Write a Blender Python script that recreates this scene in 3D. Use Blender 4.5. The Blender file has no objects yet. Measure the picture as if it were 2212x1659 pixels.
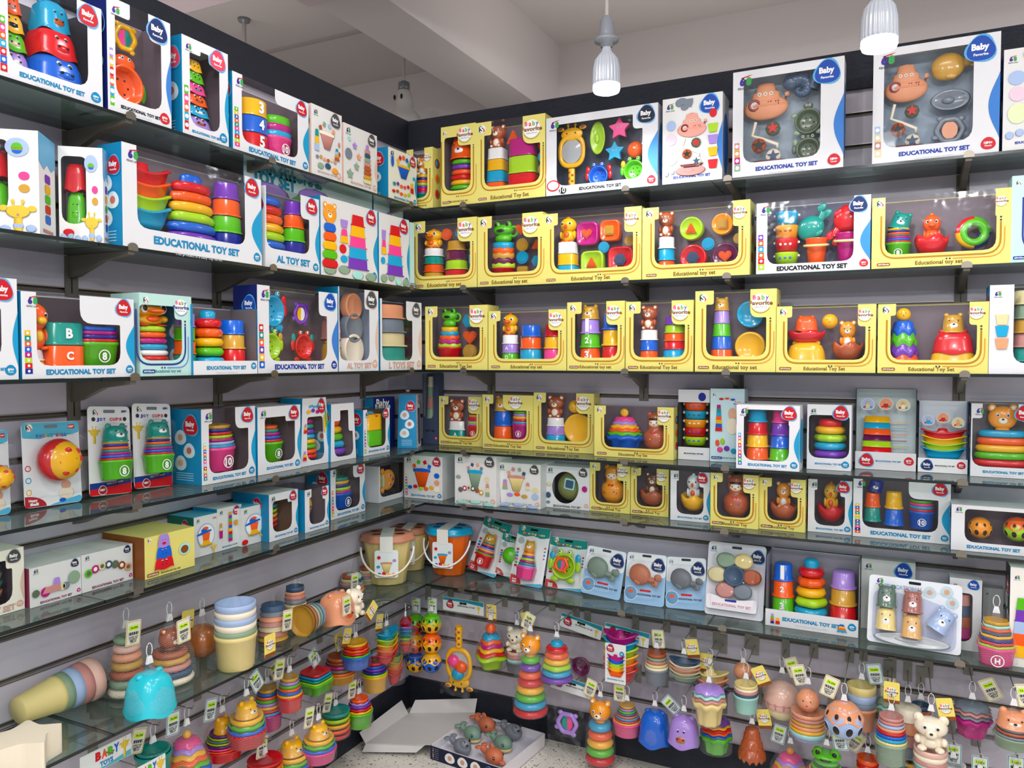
import bpy, math, random
from math import pi, sin, cos, tan, radians as rad
from mathutils import Matrix, Vector
from mathutils.geometry import tessellate_polygon
random.seed(7)
sc = bpy.context.scene
COL = sc.collection
# ---------------------------------------------------------------- camera, exposure, light
YAW, PITCH, F = .45720, -.03303, 1696.0
CAM = Vector((1.8114, -2.7128, 1.45))
fw = Vector((-sin(YAW)*cos(PITCH), cos(YAW)*cos(PITCH), sin(PITCH)))
rt = Vector((cos(YAW), sin(YAW), 0)); up = rt.cross(fw)
cd = bpy.data.cameras.new('camera'); cam = bpy.data.objects.new('camera', cd); COL.objects.link(cam)
cam.location = CAM; cam.rotation_euler = (pi/2+PITCH, 0, YAW)
cd.sensor_fit = 'HORIZONTAL'; cd.sensor_width = 36; cd.lens = F/2212*36; cd.clip_start = .05
sc.camera = cam
sc.view_settings.view_transform = 'Standard'; sc.view_settings.look = 'None'
sc.view_settings.exposure = -.58; sc.view_settings.gamma = 1.0; sc.view_settings.use_curve_mapping = False
sc.cycles.transparent_max_bounces = 40; sc.cycles.max_bounces = 7; sc.cycles.diffuse_bounces = 3
sc.cycles.glossy_bounces = 3; sc.cycles.transmission_bounces = 3
sc.cycles.caustics_reflective = False; sc.cycles.caustics_refractive = False
W = bpy.data.worlds.new('world'); sc.world = W; W.use_nodes = True
W.node_tree.nodes['Background'].inputs[0].default_value = (.80, .82, .90, 1)
W.node_tree.nodes['Background'].inputs[1].default_value = 1.15

def ray(px, py): return fw + rt*((px-1106)/F) + up*((829.5-py)/F)
def on(wall, px, py, s):
    """point where the sight line of a photo pixel meets the plane s metres in front of a wall"""
    d = ray(px, py)
    t = (s-CAM.x)/d.x if wall == 'L' else (-s-CAM.y)/d.y
    return CAM+d*t
def along(wall, px, py, s):
    p = on(wall, px, py, s); return (p.y if wall == 'L' else p.x), p.z
def ground(px, py, z):
    d = ray(px, py); return CAM+d*((z-CAM.z)/d.z)
def wpt(wall, a, s, z): return Vector((s, a, z)) if wall == 'L' else Vector((a, -s, z))
def depth_of(p): return (p-CAM).dot(fw)
ROT = {'L': pi/2, 'R': 0.0}
SH = [2.006, 1.706, 1.406, 1.106, .906, .606]      # shelf heights, top row first
SD = [.22]*5+[.24]                                # shelf depths
def area(name, loc, rot, sx, sy, e, col=(1, 1, 1)):
    l = bpy.data.lights.new(name, 'AREA'); l.shape = 'RECTANGLE'; l.size = sx; l.size_y = sy; l.energy = e; l.color = col
    o = bpy.data.objects.new(name, l); COL.objects.link(o); o.location = loc; o.rotation_euler = rot; return o
# out-of-view areas added overhead as general fill
area('ceiling_tube_light', (1.6, -2.6, 3.5), (0, 0, 0), 1.6, .5, 50, (1, .97, .95))
area('ceiling_tube_light', (3.6, -1.2, 3.5), (0, 0, 0), 1.6, .5, 26, (1, .97, .95))
for _l, _e in (((1.6, -2.9, 2.95), 9), ((-1.9, .4, 2.6), 7), ((.7, 1.3, 2.6), 8), ((2.6, 1.2, 2.5), 7), ((-1.2, -1.6, 2.6), 4)): area('hanging_tube_light', _l, (pi, 0, 0), 1.4, .3, _e, (1, .95, .93))  # unseen upward-facing areas, added to brighten the ceiling
for _l in ((2.2, -3.7, 2.6), (3.6, -2.9, 2.6), (.9, -3.9, 2.6), (4.6, -3.9, 2.6), (3.0, -4.8, 2.6)):      # the shop's other bulbs behind the photographer
    _p = bpy.data.lights.new('shop_bulb', 'POINT'); _p.energy = 62; _p.shadow_soft_size = .05; _p.color = (.97, .98, 1); _o = bpy.data.objects.new('shop_bulb', _p); COL.objects.link(_o); _o.location = _l

# ---------------------------------------------------------------- materials
MC = {}
def hexc(h):
    h = h.lstrip('#'); v = [int(h[i:i+2], 16)/255 for i in (0, 2, 4)]
    return tuple((c/12.92 if c <= .04045 else ((c+.055)/1.055)**2.4) for c in v)+(1,)
PAL = dict(R='#d3161f', O='#f25a12', Y='#f2b40e', G='#55b814', L='#a6d41c', B='#1260cc', C='#12a0cc', T='#0c9184', P='#7436ae', M='#b8127a',
           K='#f0408e', N='#16298c', W='#f0f0ee', D='#641048', S='#e89a70', E='#dccf9c', A='#76808c', F='#8aa488', I='#a6bce0', J='#cc9a34',
           H='#8a4418', Q='#c98880', Z='#0c0c0e', V='#a684d4', U='#a4dccf', X='#34506e', a='#f6e9d0', b='#f49a1c', c='#e9d38a', d='#b2552c',
           e='#e6b8a8', f='#5b6a52', g='#36383c', h='#c8ccd0')
def mat(kind, c='W'):
    k = kind+c
    if k in MC: return MC[k]
    m = bpy.data.materials.new(k); MC[k] = m; m.use_nodes = True
    nt = m.node_tree; p = nt.nodes['Principled BSDF']
    col = hexc(PAL.get(c, c) if len(c) == 1 else c)
    N = nt.nodes.new; Lk = nt.links.new
    p.inputs['Base Color'].default_value = col
    if kind == 'card':
        p.inputs['Roughness'].default_value = .42; p.inputs['Specular IOR Level'].default_value = .35
    elif kind == 'ink':
        p.inputs['Roughness'].default_value = .5; p.inputs['Specular IOR Level'].default_value = .25
    elif kind == 'pl':
        p.inputs['Roughness'].default_value = .22; p.inputs['Coat Weight'].default_value = .3; p.inputs['Coat Roughness'].default_value = .08
        p.inputs['Subsurface Weight'].default_value = 0
    elif kind == 'mt':
        p.inputs['Roughness'].default_value = .5
        nz = N('ShaderNodeTexNoise'); nz.inputs['Scale'].default_value = 900
        mx = N('ShaderNodeMix'); mx.data_type = 'RGBA'; mx.inputs[0].default_value = .12
        mx.inputs[6].default_value = col; Lk(nz.outputs['Color'], mx.inputs[7]); mx.blend_type = 'MULTIPLY'; Lk(mx.outputs[2], p.inputs['Base Color'])
    elif kind == 'gel':
        p.inputs['Roughness'].default_value = .1; p.inputs['Alpha'].default_value = .72; p.inputs['Coat Weight'].default_value = .5
    elif kind == 'metal':
        p.inputs['Metallic'].default_value = .9; p.inputs['Roughness'].default_value = .35
    elif kind in ('film', 'blister', 'bag', 'net', 'glass'):
        nt.nodes.remove(p); out = nt.nodes['Material Output']
        tr = N('ShaderNodeBsdfTransparent'); gl = N('ShaderNodeBsdfGlossy'); mx = N('ShaderNodeMixShader'); gm = N('ShaderNodeNewGeometry')
        # Schlick reflectance that is the same from both faces of the sheet
        dt = N('ShaderNodeVectorMath'); dt.operation = 'DOT_PRODUCT'; ab = N('ShaderNodeMath'); ab.operation = 'ABSOLUTE'; om = N('ShaderNodeMath'); om.operation = 'SUBTRACT'; om.inputs[0].default_value = 1
        pw = N('ShaderNodeMath'); pw.operation = 'POWER'; pw.inputs[1].default_value = 4; fr = N('ShaderNodeMath'); fr.operation = 'MULTIPLY_ADD'; f0 = {'film': .03, 'blister': .03, 'bag': .02, 'net': .002, 'glass': .05}[kind]
        Lk(gm.outputs['Incoming'], dt.inputs[0]); Lk(gm.outputs['Normal'], dt.inputs[1]); Lk(dt.outputs['Value'], ab.inputs[0]); Lk(ab.outputs[0], om.inputs[1]); Lk(om.outputs[0], pw.inputs[0]); Lk(pw.outputs[0], fr.inputs[0]); fr.inputs[1].default_value = {'net': .03, 'bag': .35, 'blister': .5}.get(kind, .8); fr.inputs[2].default_value = f0
        tr.inputs[0].default_value = col if kind == 'glass' else (1, 1, 1, 1)
        gl.inputs['Roughness'].default_value = {'film': .08, 'blister': .1, 'bag': .16, 'net': .25, 'glass': .015}[kind]
        if kind != 'glass':
            nz = N('ShaderNodeTexNoise'); nz.inputs['Scale'].default_value = {'film': 14, 'blister': 30, 'bag': 45, 'net': 60}[kind]
            bp = N('ShaderNodeBump'); bp.inputs['Strength'].default_value = {'film': .25, 'blister': .5, 'bag': .9, 'net': .6}[kind]; bp.inputs['Distance'].default_value = .01
            tc = N('ShaderNodeTexCoord'); Lk(tc.outputs['Object'], nz.inputs['Vector'])
            Lk(nz.outputs[0], bp.inputs['Height']); Lk(bp.outputs[0], gl.inputs['Normal']); Lk(bp.outputs[0], dt.inputs[1])
        Lk(fr.outputs[0], mx.inputs[0]); Lk(tr.outputs[0], mx.inputs[1]); Lk(gl.outputs[0], mx.inputs[2])
        last = mx
        if kind == 'glass':      # slight dusty green scatter, mixed in to lighten the dark glass undersides
            df = N('ShaderNodeBsdfTranslucent'); d2 = N('ShaderNodeBsdfDiffuse'); df.inputs[0].default_value = d2.inputs[0].default_value = (.45, .55, .52, 1); m3 = N('ShaderNodeMixShader'); Lk(df.outputs[0], m3.inputs[1]); Lk(d2.outputs[0], m3.inputs[2])
            m2 = N('ShaderNodeMixShader'); m2.inputs[0].default_value = .09; Lk(mx.outputs[0], m2.inputs[1]); Lk(m3.outputs[0], m2.inputs[2]); last = m2
        if kind in ('net', 'bag'):
            # fine crossed threads of the net bag / faint milky creases of the film bag
            df = N('ShaderNodeBsdfDiffuse'); df.inputs[0].default_value = (.85, .85, .85, 1) if kind == 'bag' else col
            m2 = N('ShaderNodeMixShader'); tc = N('ShaderNodeTexCoord')
            if kind == 'net':
                tr.inputs[0].default_value = (1, 1, 1, 1)
                sp = N('ShaderNodeSeparateXYZ'); Lk(tc.outputs['UV'], sp.inputs[0]); outs = []
                for sg in (1, -1):
                    a = N('ShaderNodeMath'); a.operation = 'MULTIPLY_ADD'; Lk(sp.outputs[1], a.inputs[0]); a.inputs[1].default_value = sg*1.6; Lk(sp.outputs[0], a.inputs[2])
                    b = N('ShaderNodeMath'); b.operation = 'FRACT'; Lk(a.outputs[0], b.inputs[0])
                    c2 = N('ShaderNodeMath'); c2.operation = 'LESS_THAN'; Lk(b.outputs[0], c2.inputs[0]); c2.inputs[1].default_value = .13; outs.append(c2)
                mxx = N('ShaderNodeMath'); mxx.operation = 'MAXIMUM'; Lk(outs[0].outputs[0], mxx.inputs[0]); Lk(outs[1].outputs[0], mxx.inputs[1])
                sc_ = N('ShaderNodeMath'); sc_.operation = 'MULTIPLY'; Lk(mxx.outputs[0], sc_.inputs[0]); sc_.inputs[1].default_value = .4; fac = sc_.outputs[0]
            else:
                nz2 = N('ShaderNodeTexNoise'); nz2.inputs['Scale'].default_value = 25; Lk(tc.outputs['Object'], nz2.inputs['Vector'])
                rp = N('ShaderNodeMapRange'); Lk(nz2.outputs[0], rp.inputs[0]); rp.inputs[1].default_value = .5; rp.inputs[2].default_value = .8; rp.inputs[3].default_value = .0; rp.inputs[4].default_value = .1; fac = rp.outputs[0]
            Lk(fac, m2.inputs[0]); Lk(mx.outputs[0], m2.inputs[1]); Lk(df.outputs[0], m2.inputs[2]); last = m2
        Lk(last.outputs[0], out.inputs[0])
    return m

# ---------------------------------------------------------------- mesh building
def I4(): return Matrix.Identity(4)
def TR(x=0, y=0, z=0): return Matrix.Translation((x, y, z))
def SC(x=1, y=None, z=None): return Matrix.Diagonal((x, x if y is None else y, x if z is None else z, 1))
def RX(a): return Matrix.Rotation(a, 4, 'X')
def RY(a): return Matrix.Rotation(a, 4, 'Y')
def RZ(a): return Matrix.Rotation(a, 4, 'Z')
class MB:
    def __init__(s, M=None): s.v = []; s.f = []; s.m = []; s.sm = []; s.mats = []; s.M = M or I4(); s.uv = None; s.card = False
    def mi(s, m):
        if m not in s.mats: s.mats.append(m)
        return s.mats.index(m)
    def add(s, vs, fs, m, sm=True, X=None):
        if s.card and m.name[:2] in ('pl', 'mt', 'ge'): m = mat('ink', m.name[2:] if m.name[:2] != 'ge' else m.name[3:])
        M = s.M @ X if X else s.M
        n = len(s.v); s.v += [M @ Vector(v) for v in vs]; k = s.mi(m)
        for f in fs: s.f.append([i+n for i in f]); s.m.append(k); s.sm.append(sm)
    def build(s, name, parent=None, vf=None, ro=None):
        me = bpy.data.meshes.new(name)
        vs = [vf(v) for v in s.v] if vf else s.v
        me.from_pydata([tuple(v) for v in vs], [], s.f)
        for m in s.mats: me.materials.append(m)
        me.polygons.foreach_set('material_index', s.m); me.polygons.foreach_set('use_smooth', s.sm)
        if s.uv:
            ul = me.uv_layers.new(name='UV')
            for p in me.polygons:
                for li in p.loop_indices:
                    ul.data[li].uv = s.uv[p.index][li-p.loop_start] if p.index < len(s.uv) else (0, 0)
        me.update()
        o = bpy.data.objects.new(name, me); COL.objects.link(o)
        if parent: o.parent = parent
        return o
def rev(mb, prof, m, n=24, rf=None, X=None, wave=0, wn=6, sm=True):
    """lathe; prof = (r, z[, wave weight]); r<=0 closes to a point"""
    vs = []; fs = []; rings = []
    for p in prof:
        r, z = p[0], p[1]; w = p[2] if len(p) > 2 else 0
        if r <= 1e-6: rings.append([len(vs)]); vs.append((0, 0, z))
        else:
            rings.append(list(range(len(vs), len(vs)+n)))
            for i in range(n):
                t = 2*pi*i/n; k = rf(t) if rf else 1
                vs.append((r*k*cos(t), r*k*sin(t), z+w*wave*cos(wn*t)))
    for a, b in zip(rings, rings[1:]):
        if len(a) == 1 and len(b) == 1: continue
        for i in range(n):
            j = (i+1) % n
            if len(a) == 1: fs.append((a[0], b[j], b[i]))
            elif len(b) == 1: fs.append((a[i], a[j], b[0]))
            else: fs.append((a[i], a[j], b[j], b[i]))
    mb.add(vs, fs, m, sm, X)
def ell(mb, c, r, m, X=None, n=14, k=8):
    if not hasattr(r, '__len__'): r = (r, r, r)
    pr = [(sin(pi*i/k), -cos(pi*i/k)) for i in range(k+1)]
    pr[0] = (0, -1); pr[-1] = (0, 1)
    rev(mb, pr, m, n, X=(X or I4()) @ TR(*c) @ SC(*r))
def tor(mb, c, R, r, m, X=None, n=26, k=8, rf=None, rz=None, wave=0, wn=0):
    vs = []; fs = []; rz = rz or r
    for i in range(n):
        t = 2*pi*i/n; q = rf(t) if rf else 1
        for j in range(k):
            a = 2*pi*j/k; rr = (R+r*cos(a))*q
            vs.append((rr*cos(t), rr*sin(t), rz*sin(a)+wave*cos(wn*t)))
    for i in range(n):
        for j in range(k):
            fs.append((i*k+j, ((i+1) % n)*k+j, ((i+1) % n)*k+(j+1) % k, i*k+(j+1) % k))
    mb.add(vs, fs, m, True, (X or I4()) @ TR(*c))
def bx(mb, x0, x1, y0, y1, z0, z1, m, X=None):
    vs = [(x, y, z) for z in (z0, z1) for y in (y0, y1) for x in (x0, x1)]
    mb.add(vs, [(0, 2, 3, 1), (4, 5, 7, 6), (0, 1, 5, 4), (2, 6, 7, 3), (0, 4, 6, 2), (1, 3, 7, 5)], m, False, X)
def poly(mb, pts, y, m, X=None, holes=()):
    """flat polygon in the x-z plane facing -y"""
    loops = [[Vector((p[0], p[1], 0)) for p in pts]]+[[Vector((p[0], p[1], 0)) for p in h] for h in holes]
    tri = tessellate_polygon(loops); vs = [(v.x, y, v.y) for l in loops for v in l]; fs = []
    for t in tri:
        a, b, c = (vs[i] for i in t)
        cr = (b[0]-a[0])*(c[2]-a[2])-(b[2]-a[2])*(c[0]-a[0])
        fs.append(tuple(t) if cr > 0 else (t[0], t[2], t[1]))
    mb.add(vs, fs, m, False, X)
def rpoly(pts, rs, k=5):
    out = []; n = len(pts)
    for i, p in enumerate(pts):
        r = rs[i] if hasattr(rs, '__len__') else rs
        a = Vector(pts[i-1]); b = Vector(p); c = Vector(pts[(i+1) % n])
        u = (a-b); w = (c-b); r = min(r, u.length*.5, w.length*.5)
        if r <= 1e-5: out.append((b.x, b.y)); continue
        p0 = b+u.normalized()*r; p1 = b+w.normalized()*r
        for j in range(k+1):
            t = j/k; q = p0*(1-t)**2+b*2*t*(1-t)+p1*t*t; out.append((q.x, q.y))
    return out
def rrect(x0, x1, z0, z1, r): return rpoly([(x0, z0), (x1, z0), (x1, z1), (x0, z1)], r)
def circ(cx, cz, rx, rz=None, n=24, f=None): 
    rz = rz or rx; return [(cx+rx*cos(2*pi*i/n)*(f(2*pi*i/n) if f else 1), cz+rz*sin(2*pi*i/n)*(f(2*pi*i/n) if f else 1)) for i in range(n)]
def egg(cx, cz, r, k=1.0): return [(cx+r*k*(1-.16*sin(t))*cos(t), cz+r*sin(t)) for t in [2*pi*i/22 for i in range(22)]]
def star_pts(cx, cz, r, ri=.5, n=5, a0=pi/2): return [(cx+(r if i % 2 == 0 else r*ri)*cos(a0+pi*i/n), cz+(r if i % 2 == 0 else r*ri)*sin(a0+pi*i/n)) for i in range(2*n)]
def prism(mb, pts, y0, y1, m, X=None, sm=False):
    poly(mb, pts, y0, m, X); n = len(pts)
    vs = [(p[0], y0, p[1]) for p in pts]+[(p[0], y1, p[1]) for p in pts]
    mb.add(vs, [(i, i+n, (i+1) % n+n, (i+1) % n) for i in range(n)], m, sm, X)
    poly(mb, pts, y1, m, X)
def tube(mb, pts, r, m, X=None, k=6, closed=False):
    P = [Vector(p) for p in pts]; n = len(P); vs = []; fs = []
    for i in range(n):
        a = P[i-1] if (i > 0 or closed) else P[i]; b = P[(i+1) % n] if (i < n-1 or closed) else P[i]
        d = (b-a).normalized(); h = Vector((0, 0, 1)) if abs(d.z) < .9 else Vector((1, 0, 0))
        u = d.cross(h).normalized(); w = d.cross(u)
        for j in range(k): vs.append(P[i]+u*r*cos(2*pi*j/k)+w*r*sin(2*pi*j/k))
    for i in range(n if closed else n-1):
        for j in range(k):
            q = (i+1) % n; fs.append((i*k+j, i*k+(j+1) % k, q*k+(j+1) % k, q*k+j))
    mb.add(vs, fs, m, True, X)
TC = {}
def tgeo(s, bold):
    k = (s, bold)
    if k not in TC:
        cu = bpy.data.curves.new('t', 'FONT'); cu.body = s; cu.resolution_u = 2; cu.offset = .022*bold; cu.align_x = 'CENTER'
        o = bpy.data.objects.new('t', cu); me = o.to_mesh()
        vs = [tuple(v.co) for v in me.vertices]; fs = [tuple(p.vertices) for p in me.polygons]; o.to_mesh_clear()
        bpy.data.objects.remove(o); bpy.data.curves.remove(cu)
        x0 = min(v[0] for v in vs); x1 = max(v[0] for v in vs)
        TC[k] = ([((v[0]-(x0+x1)/2)/(x1-x0), v[1]/(x1-x0)) for v in vs], fs, .72/(x1-x0))
    return TC[k]
def text(mb, s, cx, cz, w, m, y=-.0008, h=None, bold=1, rot=0, X=None):
    """lettering w wide, its caps centred on cz; h sets cap height"""
    vs, fs, ch = tgeo(s, bold); kx = w; kz = w if h is None else h/ch
    c, q = cos(rot), sin(rot)
    out = []
    for a, b in vs:
        a *= kx; b = (b-ch/2)*kz; out.append((cx+a*c-b*q, y, cz+a*q+b*c))
    mb.add(out, fs, m, False, X)
def tag(o, label=None, cat=None, group=None, kind=None):
    if label: o['label'] = label
    if cat: o['category'] = cat
    if group: o['group'] = group
    if kind: o['kind'] = kind
    return o
def empty(name, loc, rz=0, rx=0, ry=0):
    o = bpy.data.objects.new(name, None); COL.objects.link(o); o.location = loc; o.rotation_euler = (rx, ry, rz); o.empty_display_size = .02; return o
class Sink:
    """collects the parts of a thing; in flat mode the same shapes are printed onto one sheet"""
    def __init__(s, root=None, flat=None, X=None, sx=1): s.root = root; s.flat = flat; s.parts = []; s.X = X or I4()
    def mb(s, name):
        if s.flat is not None: return s.flat
        b = MB(s.X.copy()); s.parts.append((name, b)); return b
    def flush(s, vf=None):
        for n, b in s.parts:
            if b.v: b.build(n, s.root, vf)
        s.parts = []
# ---------------------------------------------------------------- toys (w wide, h tall, standing on z=0 about the origin, facing -y)
def K(c, k='pl'): return mat(k, c or 'W')
def sqf(p=4): return lambda t: (abs(cos(t+pi/4*0))**p+abs(sin(t))**p)**(-1/p)
def scal(n, a): return lambda t: 1+a*cos(n*t)
def hexf(n): return lambda t: cos(pi/n)/cos(((t+pi/n) % (2*pi/n))-pi/n)
def eyes(mb, X, x, y, z, r, white=True):
    for s in (-1, 1):
        if white: ell(mb, (s*x, y, z), (r, r*.5, r*1.1), K('W'), X, 10, 6)
        ell(mb, (s*x, y-r*.38, z), (r*.6, r*.3, r*.7), K('Z'), X, 8, 6)
def face(mb, X, w, z, y, muz='a', k='pl'):
    eyes(mb, X, w*.2, y, z+w*.12, w*.075)
    if muz: ell(mb, (0, y+w*.02, z-w*.12), (w*.2, w*.1, w*.15), K(muz), X, 12, 6)
    ell(mb, (0, y-w*.09, z-w*.06), (w*.06, w*.04, w*.045), K('Z'), X, 8, 5)
def fig(S, X, w, h, c, kind='bear', c2='a', **o):
    noh = kind == 'frogs'; kind = 'frog' if noh else kind; b = S.mb(kind+'_figure'); C = K(c)
    hw = w*.5; hz = h*.68; hr = h*.3
    if kind == 'doll':
        rev(b, [(0, 0), (hw*.6, .01*h), (hw*.95, h*.2), (hw, h*.38), (hw*.9, h*.5), (hw*.62, h*.56), (hw*.6, h*.62), (hw*.72, h*.75), (hw*.6, h*.92), (hw*.3, h), (0, h*1.01)], C, 20, X=X)
        ell(b, (0, -hw*.35, h*.74), (hw*.52, hw*.4, h*.13), K('a'), X); eyes(b, X, hw*.22, -hw*.7, h*.75, hw*.08, False)
        if c != 'b': ell(b, (0, -hw*.3, h*.83), (hw*.55, hw*.42, h*.06), K('Z'), X)
        ell(b, (0, -hw*.74, h*.7), (hw*.1, hw*.05, hw*.04), K('R'), X, 8, 4)
        for s in (-1, 1): ell(b, (s*hw*.5, 0, h*.94), (hw*.25, hw*.2, hw*.25), C, X); ell(b, (s*hw*.12, -hw*.88, h*.5), (hw*.12, hw*.1, hw*.09), K('R'), X, 8, 4)
        for i in range(5): ell(b, (hw*(i-2)*.26, -hw*.93, h*(.3+.03*(i % 2))), (hw*.07, hw*.05, hw*.07), K('RYWBO'[i]), X, 8, 4)
        return
    ell(b, (0, 0, h*.24), (hw*.82, hw*.7, h*.27), C, X)                  # body
    ell(b, (0, 0, hz), (hw, hw*.85, hr), C, X, 18, 12)                    # head
    if kind in ('bear', 'lion', 'tiger', 'cat'):
        for s in (-1, 1):
            ell(b, (s*hw*.72, 0, hz+hr*.8), (hw*.32, hw*.2, hw*.32), C, X); ell(b, (s*hw*.72, -hw*.15, hz+hr*.8), (hw*.18, hw*.1, hw*.18), K(c2), X)
            ell(b, (s*hw*.75, -hw*.35, h*.3), (hw*.22, hw*.3, h*.13), C, X); ell(b, (s*hw*.5, -hw*.6, h*.08), (hw*.3, hw*.3, h*.09), K(c2) if kind != 'bear' else C, X)
            ell(b, (s*hw*.5, -hw*.86, h*.08), (hw*.16, hw*.08, h*.05), K(c2), X, 8, 5)
        ell(b, (0, -hw*.5, h*.25), (hw*.42, hw*.3, h*.17), K(c2), X)
        face(b, X @ TR(0, 0, hz), w*.92, 0, -hw*.82, c2)
    elif kind in ('duck', 'chick', 'owl'):
        bk = o.get('beak', 'O')
        ell(b, (0, -hw*.9, hz-hr*.25), (hw*(.42 if kind == 'duck' else .2), hw*.4, hr*.28), K(bk), X)
        ell(b, (0, 0, hz+hr*.98), (hw*.25, hw*.2, hr*.22), K(bk if kind != 'owl' else c), X)
        eyes(b, X, hw*.48, -hw*.68, hz+hr*.15, hw*.2)
        for s in (-1, 1): ell(b, (s*hw*.8, -hw*.1, h*.3), (hw*.2, hw*.4, h*.16), C, X); ell(b, (s*hw*.45, -hw*.5, h*.03), (hw*.3, hw*.35, h*.04), K(c2 if c2 != 'a' else c), X)
        ell(b, (0, -hw*.55, h*.28), (hw*.36, hw*.3, h*.13), K(bk), X)
    elif kind == 'frog':
        for s in (-1, 1): ell(b, (s*hw*.55, -hw*.2, hz+hr*.85), (hw*.32, hw*.3, hw*.32), C, X); ell(b, (s*hw*.55, -hw*.48, hz+hr*.9), (hw*.16, hw*.1, hw*.18), K('Z'), X)
        ell(b, (0, -hw*.75, hz-hr*.2), (hw*.4, hw*.15, hr*.3), K('Z'), X)
        if o.get('handle', 1) and not noh: tor(b, (0, 0, 0), hw*.42, hw*.13, C, X @ TR(hw*.98, 0, hz-hr*.3) @ RX(pi/2), 14, 6)
def headcup(S, X, w, h, c, c2='W', nm='animal_cup'):
    b = S.mb(nm); r = w/2
    rev(b, [(r*1.06, 0), (r*1.06, h*.08), (r*.98, h*.1), (r*.94, h*.6), (r*.85, h*.82), (r*.6, h*.95), (0, h)], K(c), 22, X=X)
    for s in (-1, 1): ell(b, (s*r*.62, 0, h*.95), (r*.26, r*.22, r*.26), K(c), X)
    ell(b, (0, -r*.8, h*.38), (r*.42, r*.2, h*.2), K(c2), X); ell(b, (0, -r*1.0, h*.45), (r*.12, r*.08, r*.09), K('Z'), X, 8, 5)
    eyes(b, X, r*.4, -r*.86, h*.66, r*.1, False)
def tower(S, X, w, h, cols, tp=.62, top=None, th=.3, sq=0, dec=None, nm='stacking_cup', rim=.1, k='pl', flat=0):
    """tower of upturned cups, cols run from the top down"""
    H = h*(1-th) if top else h; n = len(cols); ch = H/n
    for i, c in enumerate(cols):
        j = n-1-i; z = j*ch
        r = w/2*(1-(1-tp)*(j/max(n, 1))); r2 = w/2*(1-(1-tp)*((j+1)/n))
        b = S.mb(nm); f = sqf(6) if sq else None
        rr = r*(1+rim)
        rev(b, [(rr, z), (rr, z+ch*.1), (r, z+ch*.13), (r2*1.04, z+ch*.93), (r2*.96, z+ch*.99), (0, z+ch)], K(c, k), 24, f, X)
        if dec and i < len(dec) and dec[i] != ' ':
            text(b, dec[i], 0, z+ch*.52, r*.42, mat('ink', 'W'), -r*1.045, None, 2, X=X)
            poly(b, circ(0, z+ch*.52, r*.36, ch*.36), -r*1.03, K(c, k), X, [circ(0, z+ch*.52, r*.31, ch*.31)]) if 0 else None
    if top: topper(S, X @ TR(0, 0, H), w*tp*1.05, h*th, *top)
def topper(S, X, w, h, kind, c, c2='a', **o):
    if kind == 'smallhead': headcup(S, X, w*.66, h, c, c2)
    elif kind in ('bighead', 'tigerhead'):
        b = S.mb('animal_head'); C = K(c); X = X @ TR(0, 0, h*.5); r = min(w*.62, h*.52)
        rev(b, [(r*.5, -h*.5), (r*.42, -h*.3), (r*.5, 0)], C, 16, X=X); ell(b, (0, 0, 0), (r, r*.9, r*.92), C, X, 22, 14)
        for s in (-1, 1): ell(b, (s*r*.72, 0, r*.78), (r*.3, r*.2, r*.3), C, X); ell(b, (s*r*.72, -r*.14, r*.78), (r*.16, r*.1, r*.16), K(c2), X)
        face(b, X, r*1.7, 0, -r*.86, c2)
    elif kind == 'head': headcup(S, X, w, h, c, c2)
    elif kind == 'ball':
        b = S.mb('ball'); ell(b, (0, 0, h/2), h/2, K(c), X, 18, 12); eyes(b, X, h*.15, -h*.43, h*.6, h*.06, False)
        ell(b, (0, -h*.5, h*.42), (h*.06, h*.03, h*.03), K('R'), X, 8, 4)
    elif kind == 'knob': b = S.mb('knob'); w *= .5; rev(b, [(w*.5, 0), (w*.52, h*.7), (w*.4, h), (0, h)], K(c), 18, X=X)
    else: fig(S, X, w, h, c, kind, c2, **o)
def nest(S, X, w, h, cols, bh=.5, tp=.62, dec=None, sq=0, bw=.86, top=None, th=.3, k='pl', wav=0, nm='nested_cup'):
    """cups nested in one another: cols[0] is the big outer cup, the others show as rims above it"""
    H = h*(1-th) if top else h; z0 = H*bh; r = w/2; f = sqf(6) if sq == 1 else (hexf(sq) if sq > 1 else None)
    b = S.mb(nm)
    rev(b, [(0, 0), (r*bw*.95, 0), (r*bw, z0*.04), (r*.96, z0*.86), (r*1.0, z0*.88), (r*1.02, z0), (r*.93, z0)], K(cols[0], k), 28, f, X)
    if dec:
        poly(b, circ(0, z0*.42, r*.32), -r*.985, mat('ink', 'W'), X, [circ(0, z0*.42, r*.27)]); text(b, dec, 0, z0*.42, r*(.26 if len(dec) == 1 else .42), mat('ink', 'W'), -r*.99, None, 2, X=X)
    n = len(cols)-1
    for i in range(n):
        q = (i+1)/(n+.001); rr = r*(1-(1-tp)*q); z = z0+(H-z0)*i/n; dz = (H-z0)/n
        b = S.mb(nm); rev(b, [(rr*.9, z-dz*.5), (rr*.97, z), (rr, z+dz*.2), (rr*1.01, z+dz*.75, wav), (rr*.93, z+dz*.8, wav), (rr*.85, z-dz*.3)] if i < n-1 else
            [(rr*.9, z-dz*.5), (rr*.97, z), (rr, z+dz*.2), (rr*1.01, z+dz*.9), (rr*.9, z+dz*.92), (rr*.8, z-dz*.6), (0, z-dz*.6)], K(cols[i+1], k), 28, f, X, wave=dz*.16, wn=8)
    if top: topper(S, X @ TR(0, 0, H*.97), w*tp*1.02, h*th, *top)
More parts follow.
